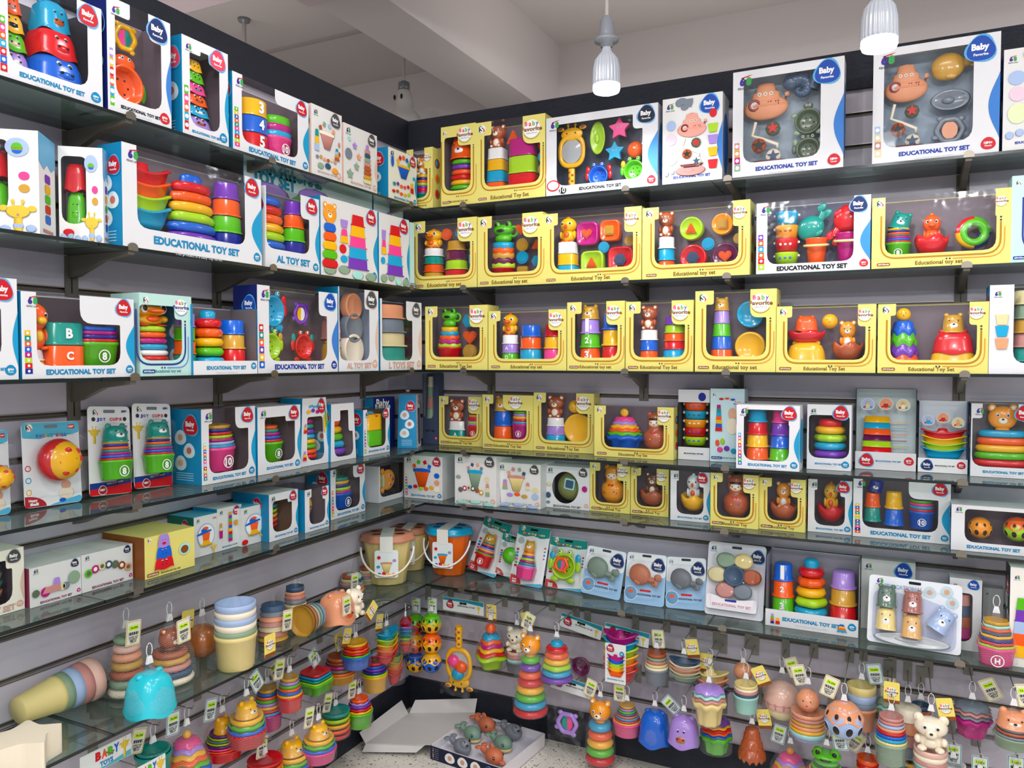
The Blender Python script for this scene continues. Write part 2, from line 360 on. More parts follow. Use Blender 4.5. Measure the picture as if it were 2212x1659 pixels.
def rings(S, X, w, h, cols, tp=.55, top=None, th=.3, wavy=0, k='pl', nm='stacking_ring', base=None, split=0):
    H = h*(1-th) if top else h; n = len(cols); ch = H/n
    if base: b = S.mb('base'); rev(b, [(0, 0), (w*.52, 0), (w*.52, ch*.5), (w*.4, ch*.7), (0, ch*.7)], K(base, k), 8 if wavy == 3 else 28, X=X)
    for i, c in enumerate(cols):
        j = n-1-i; z = j*ch+ch/2; R = w/2*(1-(1-tp)*(j/n)); b = S.mb(nm); r = min(ch*.62, R*.45)
        f = None
        if wavy == 1: f = [None, scal(8, .05), None, scal(5, .06), None][i % 5]
        tor(b, (0, 0, z), R-r, r, K(c, k), X, 28, 8, f, ch*.5)
        rev(b, [(R-r, z-ch*.45), (R-r, z+ch*.45)], K(c, k), 20, X=X)
    if top: topper(S, X @ TR(0, 0, H), w*(tp+.12), h*th, *top)
def plates(S, X, w, h, cols, k='pl', tilt=0, nm='plate'):
    n = len(cols); ch = h/n
    for i, c in enumerate(cols):
        z = (n-1-i)*ch; b = S.mb(nm); rev(b, [(w*.3, z), (w*.45, z+ch*.2), (w*.5, z+ch*.8), (w*.48, z+ch*.95), (w*.4, z+ch*.5), (0, z+ch*.4)], K(c, k), 26, X=X)
def wavy(S, X, w, h, cols, tp=.4, n=5, amp=.12, base=0, top=None, th=.28, k='pl', nm='scalloped_cup', ph=0, bh=.3):
    """stack of scalloped nesting cups, cols from the top down; the last one is the deep outer cup"""
    H = h*(1-th) if top else h; m = len(cols); z0 = H*bh if base else 0; ch = (H-z0)/m
    for i, c in enumerate(cols):
        j = m-1-i; z = z0+j*ch; R = w/2*(1-(1-tp)*(j/m)); R2 = R*.8; b = S.mb(nm)
        P = [(R*.9, z-ch*.3, 1), (R, z, 1), (R*1.0, z+ch*.25, 1), (R*.88, z+ch*.45, 1), (R2, z+ch*.9, .4), (R2*.75, z+ch*1.05), (0, z+ch*1.05)]
        if base and i == m-1: P = [(0, 0), (R*.62, 0), (R*.68, z0*.1), (R*.8, z0*.8), (R*.95, z0*.86, 1)]+P[1:]
        rev(b, P, K(c, k), 40, scal(n, amp), X @ RZ(ph), wave=-ch*.2, wn=n)
    if top: topper(S, X @ TR(0, 0, H), w*tp*1.0, h*th, *top)
def boats(S, X, w, h, cols, cabin='R', nm='toy_boat', k='pl'):
    n = len(cols); ch = h/(n+1.2)
    for i, c in enumerate(cols):
        z = (n-1-i)*ch; b = S.mb(nm); hh = ch*1.9
        def f(t): return (1+.12*max(0, cos(t))**3)
        rev(b, [(0, z), (w*.28, z), (w*.36, z+hh*.3, .2), (w*.45, z+hh*.8, 1), (w*.5, z+hh*.82, 1), (w*.5, z+hh*.92, 1), (w*.44, z+hh*.92, 1), (w*.3, z+hh*.5, .5), (0, z+hh*.45)], K(c, k), 32, f, X @ SC(1, .55, 1), wave=ch*.32, wn=2)
    b = S.mb('cabin'); z = n*ch; rev(b, [(w*.22, z-ch*.2), (w*.2, z+ch*.5), (w*.12, z+ch*.6), (w*.1, z+ch*1.15), (0, z+ch*1.2)], K(cabin, k), 16, X=X @ SC(1, .6, 1))
def crab(S, X, w, h, cols, kind='crab', k='pl'):
    """bath cup seen from its mouth, with eyes and claws round the rim; X at its foot"""
    c = cols[0]; c2 = cols[1] if len(cols) > 1 else c; X = X @ TR(0, 0, h*.46); b = S.mb('bath_cup'); r = min(w, h)*.36
    Y = X @ RX(pi/2)
    rev(b, [(0, -r*.5), (r*.6, -r*.5), (r*.78, -r*.35), (r*.86, r*.3), (r*.98, r*.42), (r*1.04, r*.3), (r*.9, -r*.2), (r*.7, -r*.55), (0, -r*.6)], K(c, k), 26, X=Y)
    for i in range(6): ell(b, (r*.4*cos(i*pi/3), r*.46, r*.4*sin(i*pi/3)), (r*.06, r*.04, r*.06), K('Z'), X, 6, 4)
    if kind in ('crab', 'frog', 'octopus'):
        for s in (-1, 1):
            ell(b, (s*r*.42, -r*.2, r*1.12), r*.24, K(c, k), X); ell(b, (s*r*.42, -r*.4, r*1.16), r*.13, K('W'), X, 8, 6); ell(b, (s*r*.42, -r*.5, r*1.16), r*.07, K('Z'), X, 6, 5)
            ell(b, (s*r*1.12, 0, r*.75), (r*.24, r*.2, r*.34), K(c2, k), X); ell(b, (s*r*1.2, 0, r*.1), (r*.22, r*.2, r*.45), K(c if kind != 'octopus' else c2, k), X)
            ell(b, (s*r*.7, 0, -r*1.05), (r*.35, r*.2, r*.22), K(c, k), X)
        if kind == 'octopus':
            for i in range(5): ell(b, ((i-2)*r*.42, 0, -r*1.1), (r*.15, r*.15, r*.28), K(c, k), X, 8, 6)
    elif kind == 'turtle':
        ell(b, (0, 0, r*1.25), (r*.38, r*.25, r*.28), K(c, k), X); eyes(b, X, r*.14, -r*.24, r*1.32, r*.08)
        for a in (.5, 2.64, 3.9, 5.5): ell(b, (r*1.2*cos(a), 0, r*1.2*sin(a)), (r*.32, r*.15, r*.22), K(c2, k), X)
        ell(b, (0, 0, -r*1.2), (r*.16, r*.1, r*.2), K(c, k), X)
    elif kind == 'fish':
        ell(b, (0, 0, r*1.15), (r*.65, r*.25, r*.42), K(c, k), X); ell(b, (0, 0, -r*1.2), (r*.5, r*.12, r*.22), K(c, k), X); eyes(b, X, r*.2, -r*.25, r*1.35, r*.09)
        for s in (-1, 1): ell(b, (s*r*1.1, 0, -r*.1), (r*.18, r*.12, r*.5), K(c2, k), X)
def rattle(S, X, w, h, cols):
    """fish-shaped ring with a two-coloured mirror disc"""
    c, a, d = cols[:3]; r = min(w, h)*.38; X = X @ TR(0, 0, h/2); b = S.mb('ring_rattle')
    tor(b, (0, 0, 0), r*.8, r*.2, K(c), X @ RX(pi/2), 26, 8, scal(6, .05))
    for q in (.8, 2.2, 3.6, 5.3): ell(b, (r*1.05*cos(q), 0, r*1.05*sin(q)), (r*.25, r*.15, r*.2), K(c), X)
    b2 = S.mb('mirror_disc'); poly(b2, [(r*.5*cos(t), r*.62*sin(t)) for t in [pi/2+pi*i/12 for i in range(13)]], 0, K(a), X); poly(b2, [(r*.5*cos(t), r*.62*sin(t)) for t in [-pi/2+pi*i/12 for i in range(13)]], 0, K(d), X)
def lid(S, X, w, h, cols, shape=0, sq=0, k='pl', nm='cup'):
    """cup seen from its closed end with a shape block in the middle"""
    c = cols[0]; r = w/2; X = X @ TR(0, 0, h/2); Y = X @ RX(pi/2); b = S.mb(nm); f = sqf(5) if sq else None
    rev(b, [(r, -r*.5), (r, r*.1), (r*.94, r*.18), (r*.86, r*.18), (r*.82, r*.1), (0, r*.1)], K(c, k), 28, f, Y)
    if shape: gem(S, X @ TR(0, -r*.14, -h*.23), w*.5, h*.46, [cols[1]], shape)
def gem(S, X, w, h, cols, shape='o', k='gel'):
    r = w/2; X = X @ TR(0, 0, h/2)
    P = {'o': circ(0, 0, r, n=16), '3': rpoly([(-r, -r*.85), (r, -r*.85), (0, r)], r*.3), '4': rrect(-r*.9, r*.9, -r*.9, r*.9, r*.3), '6': [(r*cos(i*pi/3), r*sin(i*pi/3)) for i in range(6)],
         'h': [(r*.062*16*sin(t)**3, r*.062*(13*cos(t)-5*cos(2*t)-2*cos(3*t)-cos(4*t))) for t in [-2*pi*i/20 for i in range(20)]]}[shape]
    b = S.mb('shape_block'); prism(b, P, -r*.25, r*.25, mat(k, cols[0]), X)
    prism(b, [(p[0]*.72, p[1]*.72) for p in P], -r*.36, -r*.26, mat(k, cols[0]), X)
def ball(S, X, w, h, cols, kind=0):
    b = S.mb('ball'); r = w/2; X = X @ TR(0, 0, r); ell(b, (0, 0, 0), r, K(cols[0]), X, 26, 16)
    if kind == 'rattle':      # red shell, yellow face, red hearts and spots
        ell(b, (r*.06, -r*.2, -r*.02), r*.92, K(cols[1]), X, 26, 16)
        for x, z, q in ((-.05, .35, .2), (.45, .35, .13), (-.35, -.1, .17), (.6, 0, .13), (-.15, -.55, .2), (.35, -.5, .12)):
            y = -math.sqrt(max(.02, .94**2-x*x-z*z))-.1; ell(b, ((x+.12)*r, y*r, z*r), (q*r, q*r*.4, q*r), K(cols[0]), X, 10, 6)
        for s in (-1, 1): ell(b, (r*(.3+.12*s), -r*1.02, 0), (r*.05, r*.03, r*.03), K('Z'), X, 6, 4)
    elif kind == 'cage':
        if len(cols) > 1: rev(b, [(0, r*1.03), (r*.5, r*.9), (r*.86, r*.56), (r*1.02, r*.1, 1)][::-1], K(cols[1]), 30, X=X, wave=r*.16, wn=5)
        for a in (-1.05, -.35, .35, 1.05):       # openings drawn as dark ovals, the inside's shade put into their colour
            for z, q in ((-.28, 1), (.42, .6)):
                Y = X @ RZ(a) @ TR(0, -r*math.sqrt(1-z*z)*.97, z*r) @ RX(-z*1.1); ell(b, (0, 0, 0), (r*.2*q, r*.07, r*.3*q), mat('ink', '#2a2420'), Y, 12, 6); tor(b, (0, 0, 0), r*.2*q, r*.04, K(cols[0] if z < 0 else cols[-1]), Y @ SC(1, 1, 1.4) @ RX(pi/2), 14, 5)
    elif kind == 'face': eyes(b, X, r*.35, -r*.86, r*.25, r*.1); ell(b, (0, -r*.95, -r*.15), (r*.15, r*.06, r*.07), K('R'), X, 8, 4)
    elif kind == 'egg':
        ell(b, (0, 0, -r*.06), (r*1.02, r*1.02, r*.72), K(cols[1]), X); ell(b, (0, 0, -r*.5), (r*.88, r*.9, r*.62), K(cols[2]), X)
def donut(S, X, w, h, cols):
    b = S.mb('ring_rattle'); r = w/2; X = X @ TR(0, 0, h/2) @ RZ(.25) @ RX(pi/2); n = len(cols)
    for i in range(n):
        vs = []; fs = []; m = 8
        for a in range(m+1):
            t = 2*pi*(i+a/m)/n
            for j in range(10):
                q = 2*pi*j/10; rr = r*.68+r*.32*cos(q); vs.append((rr*cos(t), rr*sin(t), r*.32*sin(q)))
        for a in range(m):
            for j in range(10): fs.append((a*10+j, (a+1)*10+j, (a+1)*10+(j+1) % 10, a*10+(j+1) % 10))
        b.add(vs, fs, K(cols[i]), True, X)
    tor(b, (0, 0, r*.16), r*.62, r*.24, K(cols[0]), X, 24, 8)
def whale(S, X, w, h, cols, ang=0, k='pl', kind='whale'):
    b = S.mb(kind+'_figure'); c = cols[0]; X = X @ TR(0, 0, h/2) @ RY(ang)
    ell(b, (-w*.08, 0, 0), (w*.34, w*.26, w*.3), K(c, k), X, 20, 12)
    tube(b, [(w*.12, 0, 0), (w*.3, 0, w*.04), (w*.4, 0, w*.1)], w*.1, K(c, k), X)
    for s in (-1, 1): ell(b, (w*.44, 0, w*.12+s*w*.1), (w*.13, w*.05, w*.09), K(c, k), X @ TR(0, 0, 0) @ RY(0)); ell(b, (-w*.02, -w*.1*s-w*.05, -w*.24), (w*.12, w*.05, w*.06), K(c, k), X)
    for s in (-1, 1): ell(b, (-w*.27, s*w*.17, w*.05), (w*.03, w*.02, w*.035), K('Z'), X, 6, 5)
    ell(b, (-w*.1, 0, -w*.1), (w*.3, w*.22, w*.21), K(cols[1] if len(cols) > 1 else c, k), X)
def starfish(S, X, w, h, cols, k='pl'):
    b = S.mb('star_toy'); P = rpoly(star_pts(0, h/2, w/2, .5), w*.06, 3); prism(b, P, -w*.12, w*.1, K(cols[0], k), X)
    if len(cols) > 1: prism(b, star_pts(0, h/2, w*.34, .4), -w*.16, -w*.12, K(cols[1], k), X)
    eyes(b, X, w*.08, -w*.13, h*.56, w*.035)
def sub(S, X, w, h, cols, k='pl'):
    b = S.mb('water_tower_boat'); c = cols[0]; C = K(c, k)
    ell(b, (0, 0, h*.38), (w*.5, w*.24, h*.3), C, X, 22, 12); rev(b, [(w*.33, h*.5), (w*.3, h*.74), (w*.22, h*.78), (w*.18, h*.96), (0, h)], C, 20, X=X @ SC(1, .6, 1))
    tor(b, (0, 0, h*.42), w*.48, w*.025, C, X @ SC(1, .5, 1), 24, 6); tube(b, [(w*.4, 0, h*.5), (w*.48, 0, h*.62), (w*.46, 0, h*.7)], w*.06, C, X)
    Y = X @ TR(-w*.24, -w*.2, h*.44) @ RX(pi/2); tor(b, (0, 0, 0), w*.11, w*.03, K('#8a2018'), Y, 18, 6); rev(b, [(w*.1, 0), (0, .001)], K('h'), 14, X=Y)
    for i in (-1, 0, 1): Y = X @ TR(i*w*.13, -w*.19+abs(i)*w*.015, h*.7) @ RX(pi/2); tor(b, (0, 0, 0), w*.035, w*.012, K('a'), Y, 12, 5); rev(b, [(w*.03, 0), (0, .001)], K('A'), 10, X=Y)
    for q in (.1, .26):
        for i in range(4): ell(b, (w*q+w*.04*cos(i*pi/2+.8), -w*.225+q*w*.1, h*.46+w*.04*sin(i*pi/2+.8)), (w*.018, w*.02, w*.018), K('#8a2018'), X, 6, 4)
def wheels(S, X, w, h, cols, k='pl'):
    b = S.mb('water_wheel_rack'); tube(b, [(-w*.3, 0, h), (-w*.4, 0, h*.7), (-w*.1, 0, h*.6), (w*.3, 0, h*.45), (w*.35, 0, h*.1), (-w*.2, 0, .05*h)], w*.05, K('a', k), X)
    for x, z, c, c2 in ((.18, .8, 'f', 'R'), (-.2, .45, 'd', 'Z'), (.2, .18, 'a', 'X')):
        b = S.mb('water_wheel'); Y = X @ TR(x*w, -w*.1, z*h) @ RX(pi/2); rev(b, [(0, -.01), (w*.2, -.01), (w*.2, .004), (0, .006)], K(c, k), 20, scal(8, .04), Y)
        prism(b, star_pts(x*w, z*h, w*.18, .42, 5), -w*.1-.012, -w*.1-.006, K(c2, k), X)
    b = S.mb('shell_tray'); rev(b, [(0, -h*.02), (w*.3, -h*.02), (w*.5, h*.1), (w*.46, h*.1), (0, 0)], K('#6b3a38', k), 28, scal(12, .05), X @ SC(1, .5, 1))
def shell(S, X, w, h, cols, k='pl'):
    b = S.mb('shell_cup'); X = X @ TR(0, 0, h/2)
    for i in range(16): 
        t = i*.42; r = w*(.06+.022*i); ell(b, (-w*.18+(.02+.022*i)*w*cos(t+2.4), 0, (.02+.022*i)*w*sin(t+2.4)), (r*.62, r*.7, r*.62), K(cols[0], k), X, 12, 8)
    tube(b, [(w*.15, 0, -w*.05), (w*.25, 0, w*.2), (w*.25, 0, w*.42)], w*.2, K(cols[0], k), X, 12)
def tub(S, X, w, h, cols, k='pl'):
    b = S.mb('bath_boat'); Y = X @ TR(0, 0, h/2) @ SC(1, 1, h/w) @ RX(pi/2)
    rev(b, [(0, -w*.2), (w*.3, -w*.2), (w*.42, 0), (w*.5, w*.02), (w*.46, w*.05), (w*.38, 0), (0, -w*.08)], K(cols[0], k), 26, X=Y); ell(b, (-w*.05, -0.0, h*.5), (w*.16, w*.08, h*.16), K(cols[0], k), X)
def gnet(S, X, w, h, cols, ang=0):
    """giraffe-headed scoop net with a spotted handle"""
    X = X @ TR(0, 0, h/2) @ RY(ang) @ TR(0, 0, -h/2); b = S.mb('net_frame'); Y = X @ TR(0, 0, h*.6) @ SC(1, 1, 1.15) @ RX(pi/2)
    tor(b, (0, 0, 0), w*.42, w*.075, K('Y'), Y, 30, 8, sqf(2.6)); ell(b, (0, 0, h*.86), (w*.4, w*.08, h*.1), K('Y'), X)
    tube(b, [(0, 0, h*.33), (0, 0, h*.2), (0, 0, .02*h)], w*.12, K('Y'), X, 10)
    for i in range(6): ell(b, ((-1)**i*w*.05, -w*.1, h*(.05+.045*i)), (w*.045, w*.03, w*.045), K('#a8421c'), X, 8, 5)
    for s in (-1, 1): tube(b, [(s*w*.12, 0, h*.93), (s*w*.13, 0, h)], w*.03, K('Y'), X); ell(b, (s*w*.13, 0, h*1.0), w*.05, K('Y'), X); ell(b, (s*w*.4, 0, h*.95), (w*.13, w*.04, w*.07), K('Y'), X @ TR(0, 0, 0)); ell(b, (s*w*.4, -w*.03, h*.95), (w*.08, w*.03, w*.04), K('d'), X)
    eyes(b, X, w*.15, -w*.1, h*.87, w*.04, False)
    b = S.mb('net_mesh'); rev(b, [(w*.36, 0), (w*.2, .004), (0, .01)], mat('gel', 'h'), 20, X=Y)
def egghalf(S, X, w, h, cols, top=None, th=.62):
    """rocking half egg with a zigzag rim and a figure sitting in it"""
    b = S.mb('egg_shell'); r = w/2; H = h*(1-th*.85)
    rev(b, [(0, 0), (r*.4, H*.04), (r*.75, H*.25), (r*.95, H*.6), (r, H*.9, 1), (r*.93, H*.9, 1), (r*.8, H*.6), (0, H*.5)], K(cols[0]), 40, X=X, wave=H*.1, wn=5)
    if top: topper(S, X @ TR(0, 0, H*.62), w*.52, h*th*1.05, *top)
def dome(S, X, w, h, cols, k='pl', kind='hippo'):
    b = S.mb('animal_cup'); r = w/2; C = K(cols[0], k)
    vs = lambda t: 1
    rev(b, [(r*1.0, 0, 1), (r*1.02, h*.05, 1), (r*.97, h*.2), (r*.9, h*.55), (r*.78, h*.8), (r*.5, h*.95), (0, h)], C, 36, sqf(3), X, wave=-h*.06, wn=4)
    for s in (-1, 1): ell(b, (s*r*.5, 0, h*.93), (r*.2, r*.15, r*.14), C, X)
    if len(cols) > 1:
        ell(b, (0, -r*.78, h*.28), (r*.45, r*.25, h*.17), K(cols[1], k), X)
        for s in (-1, 1): ell(b, (s*r*.2, -r*1.02, h*.34), (r*.07, r*.04, r*.05), K('Z'), X, 8, 4)
        eyes(b, X, r*.2, -r*.82, h*.58, r*.13)
def beargrow(S, X, w, h, cols): dome(S, X, w, h, cols)
def stackanimals(S, X, w, h, cols, muz='dQZEW'):
    n = len(cols); ch = h/(n*.82+.18)
    for i, c in enumerate(cols):
        j = n-1-i; ww = w*(.62+.38*(i/max(1, n-1))); dome(S, X @ TR(0, 0, j*ch*.82), ww, ch, [c, muz[i % len(muz)]])
def petals(S, X, w, h, cols):
    for i, c in enumerate(cols):
        a = pi/2-.5+2*pi*i/len(cols); b = S.mb('spoon_cup'); rev(b, [(0, 0), (w*.15, 0), (w*.17, .01), (w*.13, .016), (0, .012)], K(c, 'mt'), 18, scal(2, .12), X @ TR(w*.34*cos(a), 0, h/2+w*.34*sin(a)) @ RX(pi/2))
    b = S.mb('strainer_cup'); Y = X @ TR(0, -.01, h/2) @ RX(pi/2); rev(b, [(0, -.01), (w*.14, -.005), (w*.17, .02), (w*.2, .022), (w*.2, .0), (w*.22, -.01)], K('X', 'mt'), 24, X=Y)
def pailcup(S, X, w, h, cols):
    b = S.mb('small_bucket'); r = w/2; rev(b, [(0, 0), (r*.62, 0), (r*.66, h*.03), (r*.9, h*.96), (r*.95, h), (r*.86, h), (r*.6, h*.1), (0, h*.1)], K(cols[0]), 26, X=X)
    if len(cols) > 1: b = S.mb('handle'); tor(b, (0, -r*.1, h*.74), r*.98, r*.08, K(cols[1]), X @ RX(.12), 26, 6, scal(14, .03), r*.12)
def mugs(S, X, w, h, cols):
    n = len(cols); ch = h/n
    for i, c in enumerate(cols):
        z = (n-1-i)*ch; b = S.mb('bath_mug'); r = w*.45; rev(b, [(0, z), (r*.86, z), (r, z+ch*.9), (r, z+ch*.97), (r*.9, z+ch*.97)], K(c), 24, X=X)
        for s in (-1, 1): ell(b, (s*r*1.02, 0, z+ch*.75), r*.13, K('a'), X, 8, 5)
        for q in (-1, 0, 1): ell(b, (q*r*.4, -r*.93+abs(q)*r*.06, z+ch*.55), (r*.13, r*.03, ch*.1), K('BHaB'[i % 4] if c != 'C' else 'X'), X, 8, 4)
def seedcup(S, X, w, h, cols, side=1):
    """six stacked spouted cups"""
    n = len(cols); ch = h/n
    for i, c in enumerate(cols):
        z = (n-1-i)*ch; b = S.mb('measuring_cup'); r = w*.3*(1+.2*i/n); X2 = X @ TR(-w*.2, 0, 0); rev(b, [(r*1.05, z), (r*1.05, z+ch*.1), (r, z+ch*.12), (r*.96, z+ch*.95), (0, z+ch)], K(c), 22, X=X2)
        bx(b, w*.08, w*.48, -.012, .012, z+ch*.02, z+ch*.1, K(c), X)
def photo(S, X, w, h, cols):
    """small printed photo: a rounded blob with a baby playing"""
    b = S.mb('photo'); r = w/2
    poly(b, egg(0, r, r, 1.05), .06, mat('ink', 'W'), X); poly(b, egg(0, r, r*.92, 1.05), .03, mat('ink', cols[0]), X)
    ell(b, (0, 0, r*1.25), r*.26, mat('ink', '#e0a888'), X, 10, 6); ell(b, (0, 0, r*.7), (r*.36, r*.2, r*.4), mat('ink', cols[1] if len(cols) > 1 else 'a'), X, 10, 6)
    for s, c in ((-1, 'R'), (1, 'C')): ell(b, (s*r*.5, -.01, r*.5), r*.17, mat('ink', c), X, 8, 5)
def dots(S, X, w, h, cols):
    b = S.mb('dots'); random.seed(len(cols)*7+int(w*1000))
    for i, c in enumerate(cols): poly(b, circ((i+.5)/len(cols)*w-w/2, random.random()*h, h*.16, n=8), .02, mat('ink', c), X)
def blobs(S, X, w, h, cols):
    """row of little printed balls"""
    b = S.mb('dots')
    for i, c in enumerate(cols): ell(b, ((i+.5)/len(cols)*w-w/2, 0, h/2+h*.2*sin(i*1.9)), (w/len(cols)*.42, .01, h*.36), mat('ink', c), X, 10, 6)
def giraffe(S, X, w, h, cols=('Y',)):
    b = S.mb('giraffe'); C = mat('ink', '#e8c23c')
    tube(b, [(0, 0, 0), (0, 0, h*.5)], w*.14, C, X, 6); ell(b, (0, -.01, h*.62), (w*.36, w*.2, h*.2), C, X)
    for s in (-1, 1):
        ell(b, (s*w*.42, 0, h*.72), (w*.14, w*.1, w*.1), C, X); tube(b, [(s*w*.12, 0, h*.8), (s*w*.15, 0, h*.95)], w*.03, C, X); ell(b, (s*w*.15, 0, h*.95), w*.06, C, X)
        ell(b, (s*w*.14, -w*.25, h*.65), w*.05, mat('ink', 'Z'), X, 6, 4)
    ell(b, (0, -w*.25, h*.52), (w*.06, .01, w*.06), mat('ink', 'Q'), X, 6, 4)
def horn(S, X, w, h, cols):
    """musical rattle-mill: flat blue brim, orange drum, yellow foot"""
    b = S.mb('toy'); rev(b, [(0, 0), (w*.4, 0), (w*.4, h*.08), (w*.25, h*.15), (w*.2, h*.3)], K('Y'), 22, X=X); rev(b, [(w*.2, h*.3), (w*.28, h*.7), (0, h*.7)], K('O'), 22, X=X)
    rev(b, [(0, h*.68), (w*.5, h*.7), (w*.5, h*.78), (w*.2, h*.82), (w*.2, h*.95), (0, h)], K('B'), 22, X=X @ RY(-.15)); ell(b, (-w*.05, 0, h*.95), (w*.22, w*.2, h*.1), K('O'), X)
def funnel(S, X, w, h, cols):
    """ribbed sorting bucket with a blue lid and blocks above"""
    b = S.mb('toy'); rev(b, [(0, 0), (w*.16, 0), (w*.36, h*.5)], K(cols[0]), 24, scal(8, .06), X); rev(b, [(w*.4, h*.5), (w*.42, h*.53), (w*.4, h*.6), (0, h*.62)], K(cols[1]), 24, scal(6, .08), X @ SC(1, .4, 1))
    for i, c in enumerate(cols[2:]): a = pi*(.12+.76*i/max(1, len(cols)-3)); b = S.mb('toy'); bx(b, -w*.08, w*.08, -.01, .01, -w*.08, w*.08, K(c), X @ TR(w*.42*cos(a), 0, h*.6+w*.32*sin(a)) @ RY(a))
def gnetfull(S, X, w, h, cols):
    gnet(S, X, w, h, 'Y')
    for dx, z, c in ((-.12, .62, 'O'), (.16, .55, 'K'), (.0, .74, 'C')): b = S.mb('bath_squirter'); ell(b, (dx*w, -w*.08, h*z), (w*.22, w*.16, w*.2), K(c), X)
def disc(S, X, w, h, cols):
    b = S.mb('disc'); b.nd = getattr(b, 'nd', 0)+1; poly(b, circ(0, h/2, w/2, h/2), .075-.007*b.nd, mat('ink', cols[0]), X)
def eggtoy(S, X, w, h, cols):
    b = S.mb('egg_sorter'); ell(b, (0, 0, h*.5), (w*.5, w*.45, h*.5), K(cols[0]), X, 24, 14); prism(b, rrect(-w*.2, w*.2, h*.45, h*.82, w*.06), -w*.5, -w*.3, K('U'), X @ RY(.15)); prism(b, rrect(-w*.15, w*.15, h*.5, h*.77, w*.05), -w*.51, -w*.49, K('X'), X @ RY(.15))
def bearlie(S, X, w, h, cols):
    """drum toy with a bear face, lying on its side"""
    b = S.mb('bear_drum'); X = X @ TR(0, 0, h/2); ell(b, (w*.12, 0, 0), (w*.3, w*.15, h*.42), K('b'), X, 22, 12)
    for s in (-1, 1): ell(b, (-w*.1, 0, s*h*.38), (h*.13, w*.1, h*.13), K('b'), X); ell(b, (w*.15, -w*.15, s*h*.18), (w*.05, w*.03, h*.06), K('W'), X); ell(b, (w*.15, -w*.18, s*h*.18), (w*.03, w*.02, h*.04), K('Z'), X)
    ell(b, (w*.28, -w*.13, 0), (w*.05, w*.04, h*.07), K('H'), X); rev(b, [(h*.3, -w*.42), (h*.32, -w*.2), (h*.26, -w*.05)], K('J'), 22, X=X @ RY(pi/2)); ell(b, (-w*.12, -w*.1, 0), (w*.06, w*.12, h*.28), K('U'), X)
def treechain(S, X, w, h, cols):
    n = len(cols)
    for i, c in enumerate(cols): b = S.mb('toy'); x = -w/2+w*(i+.5)/n; z = h*(.3+.4*sin(pi*(.15+i/n*1.0))); ell(b, (x, 0, z), (w/n*.55, .01, w/n*.55), K(c), X, 14, 8); ell(b, (x, -.012, z), (w/n*.3, .01, w/n*.3), K('a' if i % 2 else 'f'), X, 10, 6)
def CL(c): return [c] if isinstance(c, str) and c.startswith('#') else c
TOY = dict(disc=disc, gnetfull=gnetfull, tower=tower, nest=nest, rings=rings, plates=plates, wavy=wavy, boats=boats, crab=crab, rattle=rattle, lid=lid, gem=gem, ball=ball, donut=donut, whale=whale, star=starfish, sub=sub, wheels=wheels,
           shell=shell, tub=tub, gnet=gnet, egg=egghalf, dome=dome, animals=stackanimals, petals=petals, pail=pailcup, mugs=mugs, seed=seedcup, photo=photo, dots=dots, blobs=blobs, giraffe=giraffe, horn=horn, funnel=funnel,
           eggtoy=eggtoy, bearlie=bearlie, chain=treechain)
def put(S, it, Wd, Hd, y, base=0):
    """one toy from a table row: kind, centre (fraction of width), foot (fraction of height), width and height (fractions), colours, options"""
    kind, u, v, w, h, cols = it[:6]; cols = cols if kind == 'text' else CL(cols); o = dict(it[6]) if len(it) > 6 else {}
    dy = o.pop('y', 0); rot = o.pop('rot', 0)
    X = TR((u-.5)*Wd, y+dy, v*Hd+base)
    if rot: X = X @ TR(0, 0, h*Hd/2) @ RY(rot) @ TR(0, 0, -h*Hd/2)
    if S.flat is not None and kind == 'ball' and not o: kind = 'disc'
    if kind == 'fig': fig(S, X, w*Wd, h*Hd, cols[0], **o)
    elif kind == 'head': headcup(S, X, w*Wd, h*Hd, cols[0], **o)
    elif kind == 'text': b = S.mb('lettering'); text(b, cols, (u-.5)*Wd, v*Hd+base, w*Wd, mat('ink', o.get('c', 'W')), 0 if S.flat else y, None, o.get('bold', 1), o.get('r', 0))
    else: TOY[kind](S, X, w*Wd, h*Hd, cols, **o)
# ---------------------------------------------------------------- printed marks
def badge(mb, cx, cz, r, c='R', c2='C', y=-.001, X=None):
    a = mat('ink', {'N': '#6fa8dc', 'g': '#b8a8a0', 'Z': '#6fa8dc'}.get(c, '#5aa8d8')); 
    poly(mb, [(cx+r*1.12*(1-.1*sin(3*t+.6))*cos(t), cz+r*1.12*(1-.1*sin(3*t+.6))*sin(t)) for t in [2*pi*i/24 for i in range(24)]], y, a, X)
    poly(mb, [(cx+r*1.0*(1-.08*sin(3*t))*cos(t), cz+r*(1-.08*sin(3*t))*sin(t)) for t in [2*pi*i/24 for i in range(24)]], y-.0003, mat('ink', {'N': '#1a2a5e', 'B': '#1a4aa8', 'g': '#4a4a4e', 'Z': '#22283a', 'R': '#c41c28', 'K': '#e8455e'}.get(c, c)), X)
    text(mb, 'Baby', cx-r*.05, cz+r*.2, r*1.25, mat('ink', 'W'), y-.0006, r*.5, 2.2, X=X); text(mb, 'Favorite', cx, cz-r*.42, r*1.05, mat('ink', 'W'), y-.0006, r*.2, 1.5, X=X)
